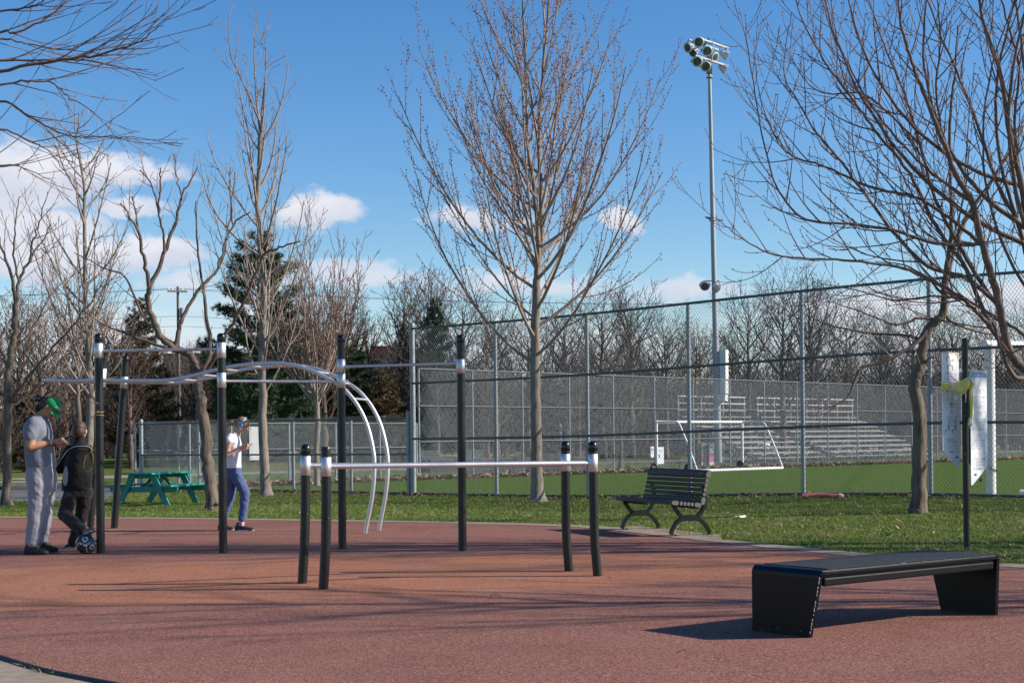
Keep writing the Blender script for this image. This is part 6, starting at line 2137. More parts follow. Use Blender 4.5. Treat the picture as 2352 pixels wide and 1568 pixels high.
for k in range(6):
    th = R(160 - 64 * k / 5 + rgr.uniform(-4, 4))
    Rr_ = rgr.uniform(640, 900) if th > R(120) else rgr.uniform(760, 980)
    t0, t1 = th + R(rgr.uniform(8, 20)), th - R(rgr.uniform(14, 34))
    S0 = (2400 + rgr.uniform(-60, 30), rgr.uniform(380, 820))
    pts = []
    for q in (0, .2, .42, .64, .84, 1.0):
        aq = t0 + (t1 - t0) * q
        pts.append((S0[0] + Rr_ * q * math.cos(aq), S0[1] - Rr_ * q * math.sin(aq)))
    dz = rgr.uniform(-2.2, 2.2)
    T.path(1, px(pts, ZR, [dz * i / 5 for i in range(6)]), rgr.uniform(.018, .032), .005, kids=9, L=1.25, t0=.25, sub=5)
T.build('maple_tree', 'large bare maple reaching in from the right edge with small red brown buds', rbase, [m_bark_rough, bark_mat('maple_limb', (0.215, 0.16, 0.135), (0.125, 0.092, 0.078), 14, .4, .004, stretch=(1, 1, 1)), m_twig_r, m_twig_r], bud_m=m_bud_b, sides=(14, 10, 6, 4, 3), flare=.4)

# ---- branches of the tree beyond the left edge
ZE = 13.5
eb = W(-330, 1250, ZE); eb.z = 0
T = Tree(101, seg=[1, 8, 7, 5, 3], up=[0, .1, .2, .15], wig=[0, .04, .04, .06], ang=[0, 36, 24, 30], len=[1, 2.0, .85, .3], kids=[0, 2.4, 2.2, 0], r=[.1, .02, .0055, .004], rmin=.003, max=3, jit=.006)
T.path(0, [eb] + px([(-330, 900), (-320, 600), (-310, 300), (-300, 0), (-290, -250)], ZE), .2, .09, kids=0)
for pts, a, b_, dz, kd in (([(-310, 320), (-150, 230), (0, 167), (118, 141), (205, 131), (282, 110), (328, 92), (390, 36)], .045, .004, -.3, 13), ([(-310, 300), (-120, 190), (0, 143), (100, 140), (165, 137), (250, 150), (360, 187)], .035, .004, .3, 10),
                          ([(-305, 200), (-150, 120), (0, 74), (35, 76), (102, 46), (154, 0), (190, -40)], .035, .005, .2, 9), ([(-300, 100), (-150, 50), (0, 26), (66, 18), (102, 0), (150, -40)], .03, .005, -.2, 7), ([(-310, 330), (-100, 230), (0, 197), (72, 186), (123, 192), (154, 220), (220, 262), (251, 297)], .03, .0035, .4, 8),
                          ([(-315, 420), (-100, 280), (0, 233), (67, 267), (118, 297), (174, 313), (260, 315), (308, 314)], .032, .0035, -.4, 9), ([(-315, 480), (-100, 330), (0, 297), (77, 328), (110, 345), (150, 395)], .03, .0035, .2, 8), ([(-318, 520), (-120, 420), (0, 380), (60, 388), (130, 420)], .025, .0035, .3, 6), ([(-305, 220), (-120, 110), (-10, 90), (60, 100), (150, 115), (230, 85), (290, 60)], .025, .004, .5, 9)):
    T.path(1, px(pts, ZE, dz), a * .5, b_ * .7, kids=int(kd * 1.2), L=1.15, t0=.3, sub=6)
T.build('overhanging_tree', 'dark bare tree beyond the left edge with drooping branches in the upper left', eb, [m_bark_rough, m_limb_d, m_twig_r, m_twig_r], sides=(12, 7, 4, 3))


# ---- trees that stand outside the frame to the right; their shadows cross the court
T = Tree(111, **{**PRm, 'bud_lvl': 99, 'kids': [0, 3.0, 2.6, 0], 'max': 3, 'rmin': .005, 'r': [.1, .034, .014, .008]})
T.path(0, [(0, 0, -.1), (0.02, 0, 1), (-.03, .03, 2.3)], .15, .12, kids=0)
trk, trr = T.path(0, [(-.03, .03, 2.3), (.05, 0, 4.5), (-.05, .05, 7), (0, 0, 9.5)], .10, .02, kids=0)
T.kids(1, trk, trr, 26, 3.9, t0=.0, t1=.95, ang=50, fac=lambda t: 1.1 - .65 * t)
side = T.build('maple_tree', 'bare maple outside the right of the frame, nearest the exercise bench', Vector((0, 0, 0)), [m_bark_rough, m_limb_d, m_twig, m_twig], sides=(10, 6, 4, 3))
for i, (x, y, rz, s, lab) in enumerate(((12.4, 10.3, .3, 1.0, None), (13.2, 15.6, 4.0, 1.05, 'bare maple outside the right of the frame, beside the fence'), (19.5, 13.2, 5.0, 1.15, 'bare maple outside the right of the frame, farthest from the bench'))):
    o = side if i == 0 else copy_tree(side)
    o.location = (x, y, float(gz(x, y))); o.rotation_euler = (0, 0, rz); o.scale = (s, s, s)
    if lab: o['label'] = lab


# ---- background: bare trees and thickets beyond the field
def bg_tree(seed, H, crown_lo, spread, mats, kids1, upright, rmin=.011, stems=1, k2=2.4, k3=2.4):
    T = Tree(seed, seg=[1, 6, 5, 3], up=[0, .7 + upright, .6 + upright * .5, .3], wig=[0, .09, .10, .14], ang=[0, 52 - upright * 14, 45, 45], len=[1, spread, spread * .45, spread * .2], kids=[0, k2, k3, 0], r=[.1, .06, .026, .016], rmin=rmin, max=3, jit=.05)
    rg = random.Random(seed)
    for k in range(stems):
        a = rg.uniform(0, 6.28); ln = 0 if stems == 1 else rg.uniform(.2, .9)
        c, r = T.path(0, [(0.1 * k * math.cos(a), .1 * k * math.sin(a), -.2), (ln * .3 * math.cos(a), ln * .3 * math.sin(a), H * .3), (ln * math.cos(a) * 1.2, ln * math.sin(a) * 1.2, H * .62), (ln * math.cos(a) * 1.6, ln * math.sin(a) * 1.6, H * .86)], .024 * H / math.sqrt(stems), .02, kids=0)
        T.kids(1, c, r, int(kids1 / stems), spread, t0=crown_lo, t1=.99, fac=lambda t: 1.1 - .55 * t)
    root = T.build('bare_tree', 'x', Vector((0, 0, 0)), mats, sides=(8, 4, 3, 3), limb_lvl=0)
    return root


g_, br_, dk_ = m_bg_tw
protos = {
    'round': bg_tree(201, 10, .2, 4.2, [m_limb_d, g_, g_, g_], 34, .3, k2=2.9, k3=3.0),
    'oak': bg_tree(202, 11, .17, 5.0, [m_limb_d, dk_, dk_, g_], 28, .2, k2=2.5, k3=2.8),
    'upright': bg_tree(203, 10, .2, 4.0, [m_limb_d, br_, br_, br_], 34, .9),
    'brown': bg_tree(204, 9, .15, 3.8, [m_limb_d, br_, br_, br_], 34, .2),
    'thicket': bg_tree(205, 5.0, .04, 2.6, [m_limb_d, br_, dk_, br_], 60, .2, stems=5, rmin=.012, k2=3.0),
    'scrub': bg_tree(206, 3.4, .03, 2.0, [m_limb_d, dk_, dk_, g_], 56, .1, stems=5, rmin=.012, k2=3.2),
}
PH = {'round': 12.0, 'oak': 13.2, 'upright': 12.6, 'brown': 10.8, 'thicket': 6.4, 'scrub': 4.4}
BG = [  # u, top v, distance, kind, label
    (-20, 640, 62, 'brown', 'brown bare tree at the left edge behind the path'), (45, 600, 78, 'round', 'grey bare tree behind the rough barked tree at the left edge'), (95, 655, 66, 'brown', 'reddish brown bare tree behind the man'), (150, 618, 84, 'brown', 'tall brown bare tree above the man, before the low brick building'),
    (215, 650, 74, 'upright', 'upright brown bare tree behind the left pull up post'), (265, 632, 90, 'brown', 'brown bare tree just left of the small pine'), (300, 690, 70, 'upright', 'upright bare tree before the small pine'), (445, 745, 80, 'round', 'grey bare tree between the utility pole and the large pine'),
    (655, 650, 92, 'round', 'grey bare tree at the right side of the large pine'), (745, 588, 78, 'upright', 'upright brown bare tree right of the large pine'), (800, 560, 84, 'upright', 'tallest upright brown bare tree beside the third pull up post'), (845, 640, 90, 'upright', 'slim upright brown bare tree left of the red roof hut'),
    (930, 560, 84, 'round', 'spreading grey bare tree above the tall fence corner post'), (985, 548, 94, 'round', 'tall grey bare tree above the second dark conifer'), (1065, 590, 88, 'oak', 'dark bare tree left of the middle maple'), (1140, 640, 82, 'round', 'grey bare tree just left of the maple trunk behind the fences'),
    (1215, 660, 90, 'oak', 'dark bare tree straight behind the maple trunk'), (1300, 640, 84, 'round', 'grey bare tree right of the maple trunk behind the fences'), (1385, 600, 86, 'oak', 'dark spreading bare tree above the parallel bars'), (1450, 595, 94, 'round', 'tall grey bare tree right of the middle maple crown'), (1530, 655, 88, 'oak', 'dark bare tree left of the floodlight mast'),
    (1600, 700, 96, 'round', 'grey bare tree just left of the mast cabinets'), (1720, 610, 86, 'oak', 'dark bare tree right of the floodlight mast'), (1800, 560, 74, 'oak', 'large dark bare tree with thick limbs behind the smaller bleacher'), (1865, 565, 82, 'round', 'tall grey bare tree above the smaller bleacher'), (1945, 640, 92, 'oak', 'dark bare tree above the longer bleacher'),
    (2025, 660, 98, 'round', 'grey bare tree left of the leaning tree, far behind'), (2100, 640, 100, 'oak', 'dark bare tree far behind the leaning trunk'), (2190, 650, 96, 'round', 'grey bare tree far behind the sign panels'), (2280, 660, 100, 'oak', 'dark bare tree far behind the large goal'), (2370, 640, 98, 'round', 'grey bare tree far behind at the right edge')]
rgb = random.Random(77)
used = set()


def place_bg(u, v, Z, kind, label, nm=None, group=None):
    o = protos[kind] if kind not in used else copy_tree(protos[kind])
    used.add(kind)
    p = W(u, 1000, Z); h = W(u, v, Z).z
    s = h / PH[kind]
    o.location = (p.x, p.y, 0)
    o.rotation_euler = (0, 0, rgb.uniform(0, 6.28))
    sw = s * rgb.uniform(.95, 1.2)
    o.scale = (sw, sw, s)
    o['label'] = label
    if nm: o.name = nm
    if group: o['group'] = group
    return o


for a in BG: place_bg(*a)
for u, v, Z, lab in ((-40, 830, 75, 'left edge'), (60, 845, 88, 'man'), (130, 850, 78, 'boy'), (235, 800, 92, 'leaning ladder posts'), (330, 800, 134, 'picnic table'), (400, 790, 136, 'utility pole'), (480, 800, 132, 'girl'), (560, 800, 96, 'large pine foot'), (640, 790, 90, 'young pale tree'), (710, 800, 98, 'bushy young tree'),
                      (780, 790, 94, 'ladder arch'), (850, 830, 92, 'roof hut'), (915, 800, 96, 'corner post of the tall fence'), (990, 800, 100, 'fourth pull up post'), (1070, 810, 96, 'second tall fence post'), (1150, 815, 102, 'left side of the maple trunk'), (1230, 820, 98, 'maple trunk'), (1310, 810, 104, 'white park lamps'), (1400, 810, 100, 'red porch'), (1480, 805, 106, 'small goal'),
                      (1560, 815, 104, 'navy pickup'), (1640, 810, 108, 'floodlight mast'), (1720, 805, 104, 'white pickup'), (1800, 800, 106, 'smaller bleacher'), (1880, 800, 110, 'gap between the bleachers'), (1960, 805, 108, 'longer bleacher'), (2050, 800, 112, 'leaning tree'), (2140, 800, 110, 'sign'), (2230, 800, 114, 'large goal'), (2330, 800, 112, 'right edge')):
    o = place_bg(u, v, Z, 'thicket', 'tall brown thicket far behind, in line with the ' + lab, 'thicket', 'thickets behind the park')
    o['category'] = 'thicket'
for u, v, Z, lab in ((-10, 930, 62, 'dark scrub at the left edge behind the lawn'), (75, 925, 70, 'dark scrub behind the man by the road'), (250, 920, 96, 'dark scrub behind the leaning ladder posts'), (470, 930, 134, 'dark scrub behind the crooked tree'), (560, 925, 98, 'dark scrub under the large pine'), (690, 930, 96, 'dark scrub behind the young pale tree'),
                      (790, 935, 92, 'dark scrub behind the third pull up post'), (880, 935, 98, 'dark scrub by the tall fence corner post'), (1000, 925, 90, 'dark scrub behind the first tall fence bay'), (1110, 935, 92, 'dark scrub behind the second tall fence bay'), (1390, 930, 96, 'dark scrub left of the red porch'), (1500, 935, 128, 'dark scrub behind the red porch'), (1730, 935, 98, 'dark scrub behind the smaller bleacher'), (1960, 935, 104, 'dark scrub behind the longer bleacher'), (2150, 930, 104, 'dark scrub behind the sign'), (2260, 930, 100, 'dark scrub behind the large goal'), (2350, 935, 100, 'dark scrub at the right edge')):
    o = place_bg(u, v, Z, 'scrub', lab, 'scrub', 'dark scrub along the far side of the park')
    o['category'] = 'shrub'
BACK = ['left edge', 'rough barked tree at the left edge', 'man', 'boy', 'left pull up post', 'leaning ladder posts', 'small pine', 'utility pole', 'crooked tree', 'girl', 'young pale tree', 'bushy young tree', 'third pull up post', 'ladder arch', 'red roof hut', 'tall fence corner post', 'fourth pull up post',
        'first tall fence bay', 'second tall fence bay', 'maple trunk', 'white park lamps', 'parallel bars', 'red porch', 'small goal', 'navy pickup', 'floodlight mast', 'white pickup', 'smaller bleacher', 'gap between the bleachers', 'longer bleacher', 'leaning tree', 'sign post', 'sign panels', 'large goal', 'right edge']
for i, nm in enumerate(BACK):
    u = -30 + i * 71 + rgb.uniform(-12, 12)
    place_bg(u, (760 if u < 880 else 735) + rgb.uniform(-35, 45), rgb.uniform(114, 126), ('round', 'brown', 'oak')[i % 3], 'far bare tree in the back row behind the ' + nm, group='last row of bare trees')
    o = place_bg(u + 35, 850 + rgb.uniform(-25, 20), rgb.uniform(122, 134), 'thicket', 'low back row thicket just right of the ' + nm, 'thicket', 'last row of thickets')
    o['category'] = 'thicket'
# stronger single trunks in the park beyond the fence
for (u, v, Z, lab) in ((1005, 760, 62, 'dark trunked bare tree right of the tall fence corner post'), (1120, 800, 66, 'dark trunked bare tree by the pale slatted benches'), (1330, 740, 68, 'dark trunked bare tree right of the maple, in the park'), (1425, 770, 64, 'dark trunked bare tree left of the small goal')):
    place_bg(u, v, Z, 'oak', lab)


# ---- conifers
m_needle = mat('pine_needles', (0.020, 0.050, 0.020), (0.038, 0.072, 0.026), .6, scale=1.2)
m_needle_b = mat('rusty_needles', (0.035, 0.050, 0.020), (0.13, 0.065, 0.028), .65, scale=.9)


def conifer(seed, H, Rr, needle, tufts, taper=.9, lo=.08, size=.30, irregular=.3):
    rg = random.Random(seed)
    root = thing('pine_tree', 'x', 'tree')
    root.name = 'pine_tree'
    link('trunk', tubes_mesh('trunk', [(np.array([(0, 0, -.2), (.05, 0, H * .3), (-.05, .05, H * .65), (0, 0, H * .97)]), np.array([.2, .15, .09, .02]))], [m_limb_d], 8), root)
    V = []; lines = []; nb = 64
    boughs = []
    for k in range(nb):
        t = lo + (1 - lo) * (k + rg.random()) / nb
        a = k * 2.4 + rg.uniform(-.4, .4)
        L = Rr * ((1 - t) ** taper) * rg.uniform(1 - irregular, 1 + irregular * .5) + .25
        z = t * H
        p0 = np.array([0, 0, z]); d = np.array([math.cos(a), math.sin(a), rg.uniform(-.05, .25)])
        pts = [p0 + d * L * q + UP * (.22 * L * q * q) for q in (0, .35, .7, 1)]
        lines.append((np.array(pts), np.array([.05, .035, .02, .01]))); boughs.append((pts, L))
    wts = [b_[1] ** 1.3 for b_ in boughs]
    for _ in range(tufts):
        pts, L = rg.choices(boughs, wts)[0]
        q = rg.uniform(.18, 1.05) ** .8 * 3; i = min(int(q), 2); c = pts[i] + (pts[i + 1] - pts[i]) * (q - i)
        c = c + np.array([rg.gauss(0, .16), rg.gauss(0, .16), rg.gauss(.02, .12)]) * (.6 + .25 * L)
        ax = nrm(nrm(pts[3] - pts[0]) + UP * .6 + np.array([rg.gauss(0, .4), rg.gauss(0, .4), rg.gauss(0, .4)]))
        for _n in range(9):
            dd = nrm(ax * .9 + np.array([rg.gauss(0, .6), rg.gauss(0, .6), rg.gauss(0, .6)]))
            w = nrm(np.cross(dd, np.array([rg.gauss(0, 1), rg.gauss(0, 1), rg.gauss(0, 1)]))) * .022
            s_ = size * rg.uniform(.6, 1.2)
            V += [c - w, c + w, c + dd * s_]
    link('boughs', tubes_mesh('boughs', lines, [m_limb_d], 4), root)['kind'] = 'stuff'
    o = link('needles', raw_mesh('needles', np.array(V), np.arange(len(V)).reshape(-1, 3), [needle]), root)
    o['kind'] = 'stuff'
    return root


c1 = conifer(301, 12.4, 3.3, m_needle, 9000, taper=.46, lo=.12, irregular=.42)
c2 = conifer(302, 9.0, 2.4, m_needle_b, 4200, taper=.9, lo=.03)
c3 = conifer(303, 10.0, 2.2, m_needle, 3600, taper=1.0, lo=.05, irregular=.5)
for o, u, Z, v, h0, lab in ((c1, 598, 74, 537, 12.4, 'large dark green pine behind the tall pale tree'), (c2, 322, 80, 690, 9.0, 'rusty green pine left of the utility pole'), (c3, 1003, 84, 682, 10.0, 'dark conifer behind the corner post of the tall fence')):
    p = W(u, 1000, Z); h = W(u, v, Z).z
    o.location = (p.x, p.y, 0); s = h / h0 / 1.01; o.scale = (s, s, s); o['label'] = lab
for (src, u, Z, v, h0, lab, wd) in ((c3, 930, 90, 745, 10.0, 'smaller dark conifer left of the tall fence corner post', 1.0), (c2, 470, 132, 790, 9.0, 'low rusty conifer behind the crooked tree', 1.5), (c2, 385, 136, 835, 9.0, 'low rusty conifer behind the picnic table', 1.9), (c2, 265, 130, 830, 9.0, 'low rusty conifer behind the leaning ladder posts', 1.6), (c1, 690, 84, 740, 12.4, 'dark pine right of the large pine, half hidden', 1.3), (c1, 800, 82, 790, 12.4, 'dark pine behind the third pull up post', 1.5), (c2, 880, 80, 850, 9.0, 'low rusty conifer right of the ladder arch', 1.6), (c2, 55, 66, 905, 9.0, 'low dark conifer behind the tree at the left edge', 1.6), (c3, 545, 80, 800, 10.0, 'low dark conifer under the large pine', 1.9)):
    o = copy_tree(src); p = W(u, 1000, Z); s = W(u, v, Z).z / h0 / 1.01
    o.location = (p.x, p.y, 0); o.scale = (s * wd, s * wd, s); o.rotation_euler = (0, 0, rgb.uniform(0, 6.28)); o['label'] = lab
# ================================================================== PEOPLE
def skin_mat(name, c, c2):
    m, nt, b = new_mat(name)
    f = node_noise(nt, 30, 4, .6)
    nt.links.new(node_ramp(nt, f, [(.35, c), (.7, c2)]), b.inputs['Base Color'])
    b.inputs['Roughness'].default_value = .5
    b.inputs['Subsurface Weight'].default_value = .08
    b.inputs['Subsurface Radius'].default_value = (.012, .005, .003)
    return m


def cloth_mat(name, c, c2, sc=420, rough=.9):
    m, nt, b = new_mat(name)
    f = node_noise(nt, sc, 3, .6); g = node_noise(nt, 6, 4, .6)
    col = node_mix(nt, node_math(nt, 'MULTIPLY', g, .45), c, c2)
    nt.links.new(col, b.inputs['Base Color']); b.inputs['Roughness'].default_value = rough
    b.inputs['Specular IOR Level'].default_value = .25
    b.inputs['Sheen Weight'].default_value = .15
    node_bump(nt, b, f, .25, .002)
    return m


def add_capsule(mb, p0, r0, p1, r1, flat=None, sides=14):
    """tapered limb with round ends"""
    p0, p1 = Vector(p0), Vector(p1)
    d = (p1 - p0); L_ = max(d.length, 1e-4); d.normalize()
    prof = [(r0 * math.sin(a), -r0 * math.cos(a)) for a in np.linspace(0.001, math.pi / 2, 5)] + [(r1 * math.cos(a), L_ + r1 * math.sin(a)) for a in np.linspace(0, math.pi / 2 - .001, 5)]
    mb.lathe(prof, p0, sides, axis=d)


def add_loft(mb, rings, sides=24):
    """closed body of stacked ellipses: (centre, rx, ry[, yaw])"""
    vs = []; fs = []; n = len(rings)
    for rg_ in rings:
        c, rx, ry = Vector(rg_[0]), rg_[1], rg_[2]; yw = rg_[3] if len(rg_) > 3 else 0
        for k in range(sides):
            a = 2 * math.pi * k / sides
            x, y = rx * math.cos(a), ry * math.sin(a)
            vs.append(c + Vector((x * math.cos(yw) - y * math.sin(yw), x * math.sin(yw) + y * math.cos(yw), 0)))
    up = rings[-1][0][2] > rings[0][0][2]
    for i in range(n - 1):
        for k in range(sides):
            k2 = (k + 1) % sides
            q = (i * sides + k, i * sides + k2, (i + 1) * sides + k2, (i + 1) * sides + k)
            fs.append(q if up else tuple(reversed(q)))
    a_, b_ = tuple(range(sides)), tuple(range((n - 1) * sides, n * sides))
    fs += [tuple(reversed(a_)), b_] if up else [a_, tuple(reversed(b_))]
    mb.add(vs, fs, True)


def frame(f, u):
    f, u = Vector(f).normalized(), Vector(u)
    s = u.cross(f).normalized(); u = f.cross(s).normalized()
    return Matrix((f, s, u)).transposed()             # columns: forward, side (left), up


def add_ell(mb, c, r, rot=None):
    mb.sphere(c, r, 18, 12, rot)


def hand(mb, wrist, fwd, palm, s=1.0, curl=(.3, .3, .35, .4), thumb=.6, side=1, spread=.05):
    """palm, four bent fingers of different lengths and a thumb from the side of the palm; palm = direction the palm faces"""
    F = frame(fwd, palm)
    f, l, p = F.col[0].copy(), F.col[1].copy() * side, F.col[2].copy()
    w = Vector(wrist)
    add_capsule(mb, w, .027 * s, w + f * .02 * s, .026 * s)
    for k in (-1, -.33, .33, 1):
        add_capsule(mb, w + f * .015 * s + l * k * .014 * s, .0155 * s, w + f * .078 * s + l * k * .029 * s, .0125 * s)
    for i, (k, ln) in enumerate(((.95, .068), (.33, .078), (-.30, .072), (-.92, .056))):
        b0 = w + f * .082 * s + l * k * .029 * s
        d = (f + l * k * spread).normalized(); c = curl[i]
        d1 = (d * math.cos(c) + p * math.sin(c)); d2 = (d * math.cos(c * 2.1) + p * math.sin(c * 2.1)); d3 = (d * math.cos(c * 3) + p * math.sin(c * 3))
        q1 = b0 + d1 * ln * .45 * s; q2 = q1 + d2 * ln * .32 * s; q3 = q2 + d3 * ln * .24 * s
        add_capsule(mb, b0 - d * .01 * s, .0105 * s, q1, .0092 * s, sides=10); add_capsule(mb, q1, .0092 * s, q2, .0085 * s, sides=10); add_capsule(mb, q2, .0085 * s, q3, .0072 * s, sides=10)
    t0 = w + f * .025 * s + l * .030 * s; td = (f * math.cos(thumb) + l * math.sin(thumb) + p * .35).normalized()
    t1 = t0 + td * .042 * s; t2 = t1 + (td * .7 + f * .5 + p * .2).normalized() * .032 * s
    add_capsule(mb, t0, .0145 * s, t1, .0115 * s, sides=10); add_capsule(mb, t1, .0115 * s, t2, .0085 * s, sides=10)


def head_shape(mb, c, F, s=1.0, nose=.018, ears=True, jaw=1.0):
    """skull, brow, cheeks, jaw, chin, nose, lips, ears; F columns forward, left, up"""
    f, l, u = F.col[0], F.col[1], F.col[2]
    P = lambda a, b_, d: c + (f * a + l * b_ + u * d) * s
    add_ell(mb, P(-.008, 0, .022), (.098 * s, .077 * s, .093 * s), F)
    add_ell(mb, P(.022, 0, -.035), (.068 * s, .062 * s, .082 * s), F)
    add_ell(mb, P(.048, 0, -.088), (.036 * s, .040 * s * jaw, .026 * s), F)
    for sd in (-1, 1):
        add_ell(mb, P(.052, .034 * sd, -.028), (.030 * s, .024 * s, .026 * s), F)
        add_ell(mb, P(.074, .030 * sd, .018), (.016 * s, .026 * s, .010 * s), F)
        add_capsule(mb, P(-.005, .058 * sd, -.055), .022 * s, P(.045, .03 * sd, -.088), .020 * s)
        if ears:
            add_ell(mb, P(-.012, .083 * sd, -.012), (.021 * s, .012 * s, .034 * s), F)
    add_capsule(mb, P(.083, 0, .010), .009 * s, P(.092 + nose, 0, -.026), .0125 * s)
    for sd in (-1, 1): add_ell(mb, P(.090 + nose * .5, .011 * sd, -.030), (.011 * s, .008 * s, .008 * s), F)
    add_capsule(mb, P(.083, -.017, -.058), .0075 * s, P(.083, .017, -.058), .0075 * s)
    add_capsule(mb, P(.081, -.013, -.068), .0080 * s, P(.081, .013, -.068), .0080 * s)


def remesh(name, mb, mat_, parent, voxel=.007, smooth_n=3, fold=None, matf=None):
    """one continuous skin over all the shapes"""
    me = mb.mesh(name, [])
    o = bpy.data.objects.new('tmp_' + name, me); COL.objects.link(o)
    r = o.modifiers.new('r', 'REMESH'); r.mode = 'VOXEL'; r.voxel_size = voxel; r.use_smooth_shade = True
    sm = o.modifiers.new('s', 'SMOOTH'); sm.factor = .5; sm.iterations = smooth_n
    dg = bpy.context.evaluated_depsgraph_get(); dg.update()
    me2 = bpy.data.meshes.new_from_object(o.evaluated_get(dg))
    bpy.data.objects.remove(o); bpy.data.meshes.remove(me)
    me2.name = name
    if fold:
        n = len(me2.vertices)
        co = np.empty(n * 3, np.float32); me2.vertices.foreach_get('co', co); co = co.reshape(-1, 3)
        no = np.empty(n * 3, np.float32); me2.vertices.foreach_get('normal', no); no = no.reshape(-1, 3)
        a = np.array([fold(Vector(p)) for p in co])
        co += no * a[:, None]
        me2.vertices.foreach_set('co', co.astype(np.float32).ravel()); me2.update()
    mats_ = mat_ if isinstance(mat_, (list, tuple)) else [mat_]
    me2.materials.clear()
    for m in mats_: me2.materials.append(m)
    if matf:
        idx = [matf(p.center, p.normal) for p in me2.polygons]
        me2.polygons.foreach_set('material_index', idx)
    me2.polygons.foreach_set('use_smooth', [True] * len(me2.polygons))
    return link(name, me2, parent)


def folds(amp, sx, sz, seed=0.0, diag=.6):
    def f(p):
        q = Vector((p.x * sx + p.z * sx * diag + seed, p.y * sx, p.z * sz - p.x * sz * .35))
        v = mnoise.noise(q * 1.0) * .7 + mnoise.noise(q * 2.3 + Vector((3, 1, 7))) * .35
        r = 1 - abs(mnoise.noise(q * 1.4 + Vector((9, 2, 4)))) * 2
        return amp * (v + .55 * max(0, r) - .2)
    return f


def shoe(root, heel, toe, yaw_side, w, h, m_up, m_sole, name='shoe', laces=None):
    """low sneaker from heel to toe (points on the ground line)"""
    a, c = Vector(heel), Vector(toe); d = (c - a); L_ = d.length; d.normalize(); s = Vector((0, 0, 1)).cross(d).normalized(); u = d.cross(s)
    mb = MB()

    def P(t, b_, z): return a + d * (t * L_) + s * b_ * w + u * z
    add_ell(mb, P(.17, 0, h * .42), (L_ * .17, w * .40, h * .52), Matrix((d, s, u)).transposed())
    add_ell(mb, P(.45, 0, h * .34), (L_ * .30, w * .45, h * .42), Matrix((d, s, u)).transposed())
    add_ell(mb, P(.74, .02, h * .26), (L_ * .255, w * .50, h * .31), Matrix((d, s, u)).transposed())
    add_capsule(mb, P(.18, 0, h * .5), w * .36, P(.20, 0, h * 1.0), w * .33)
    sh = remesh(name, mb, m_up, root, .006, 3)
    pr = []
    n = 26
    for k in range(n):
        an = 2 * math.pi * k / n
        t = .5 + .5 * math.cos(an); b_ = .5 * math.sin(an) * (1 - .12 * math.cos(an * 1) * 0)
        wd = np.interp(t, [0, .15, .4, .75, .95, 1], [.75, .85, .86, 1.06, .8, .6])
        pr.append(a + d * t * L_ + s * b_ * w * wd)
    mb = MB(); k = len(pr)
    vs = [p - u * .002 for p in pr] + [p + u * h * .20 for p in pr]
    fs = [tuple(reversed(range(k))), tuple(range(k, 2 * k))] + [(i, (i + 1) % k, k + (i + 1) % k, k + i) for i in range(k)]
    mb.add(vs, fs); mb.build('sole', m_sole, sh)
    if laces:
        mb = MB()
        for i in range(4):
            t = .36 + .075 * i; z = h * (.80 - .11 * i)
            mb.tube([P(t, -.26, z - .004), P(t + .01, 0, z + .008), P(t, .26, z - .004)], .0035, 5)
        mb.tube(smooth_curve([P(.36, 0, h * .85), P(.36, -.3, h * .95), P(.42, -.42, h * .8), P(.40, -.1, h * .82)], 4), .003, 5)
        mb.tube(smooth_curve([P(.36, 0, h * .85), P(.34, .3, h * .95), P(.42, .4, h * .8), P(.40, .1, h * .82)], 4), .003, 5)
        mb.build('laces', laces, sh)
    return sh


m_skin_m = skin_mat('skin_warm', (0.40, 0.205, 0.125), (0.33, 0.165, 0.10))
m_skin_b = skin_mat('skin_fair', (0.52, 0.32, 0.23), (0.46, 0.26, 0.185))
m_hair_d = mat('dark_hair', (0.016, 0.011, 0.009), (0.028, 0.019, 0.014), .55, scale=90, stretch=(1, 1, .2), bump=.8, bdist=.004)
m_hair_br = mat('brown_hair', (0.085, 0.044, 0.025), (0.036, 0.018, 0.010), .6, scale=120, stretch=(1, 1, .3), bump=.6, bdist=.003)
m_hair_bl = mat('light_brown_hair', (0.33, 0.205, 0.10), (0.20, 0.12, 0.06), .5, scale=90, stretch=(1, 1, .2), bump=.8, bdist=.004)
m_tee = cloth_mat('grey_blue_cotton', (0.175, 0.19, 0.235), (0.135, 0.15, 0.19))
m_sweat = cloth_mat('grey_sweat_cloth', (0.30, 0.305, 0.335), (0.225, 0.23, 0.255))
m_cap = cloth_mat('green_cap_cloth', (0.008, 0.275, 0.095), (0.006, 0.20, 0.07), 600)
m_blackshoe = mat('black_shoe', (0.010, 0.010, 0.011), (0.016, 0.016, 0.017), .6, scale=60, bump=.3, bdist=.001)
m_black_sole = mat('dark_sole', (0.02, 0.02, 0.02), rough=.8)
m_white_sole = mat('pale_sole', (0.55, 0.53, 0.50), (0.45, 0.43, 0.40), .7)
m_jacket = cloth_mat('black_jacket', (0.0035, 0.0035, 0.004), (0.005, 0.005, 0.006), 300, .75)
m_jacket_g = cloth_mat('charcoal_panel', (0.010, 0.010, 0.0105), (0.008, 0.008, 0.0085), 300, .8)
m_jacket_w = cloth_mat('pale_side_panel', (0.36, 0.36, 0.39), (0.30, 0.30, 0.33), 300, .8)
m_darktr = cloth_mat('brown_black_trousers', (0.030, 0.023, 0.022), (0.020, 0.016, 0.016))
m_whitetee = cloth_mat('white_polo', (0.70, 0.68, 0.72), (0.62, 0.60, 0.65))
m_bluetr = cloth_mat('blue_joggers', (0.075, 0.11, 0.23), (0.055, 0.08, 0.175))
m_phone = mat('black_phone', (0.006, 0.006, 0.007), rough=.5, spec=.2)
m_bead = mat('white_bead', (0.72, 0.68, 0.62), rough=.4)
m_pipe = mat('white_piping', (0.62, 0.62, 0.62), rough=.7)
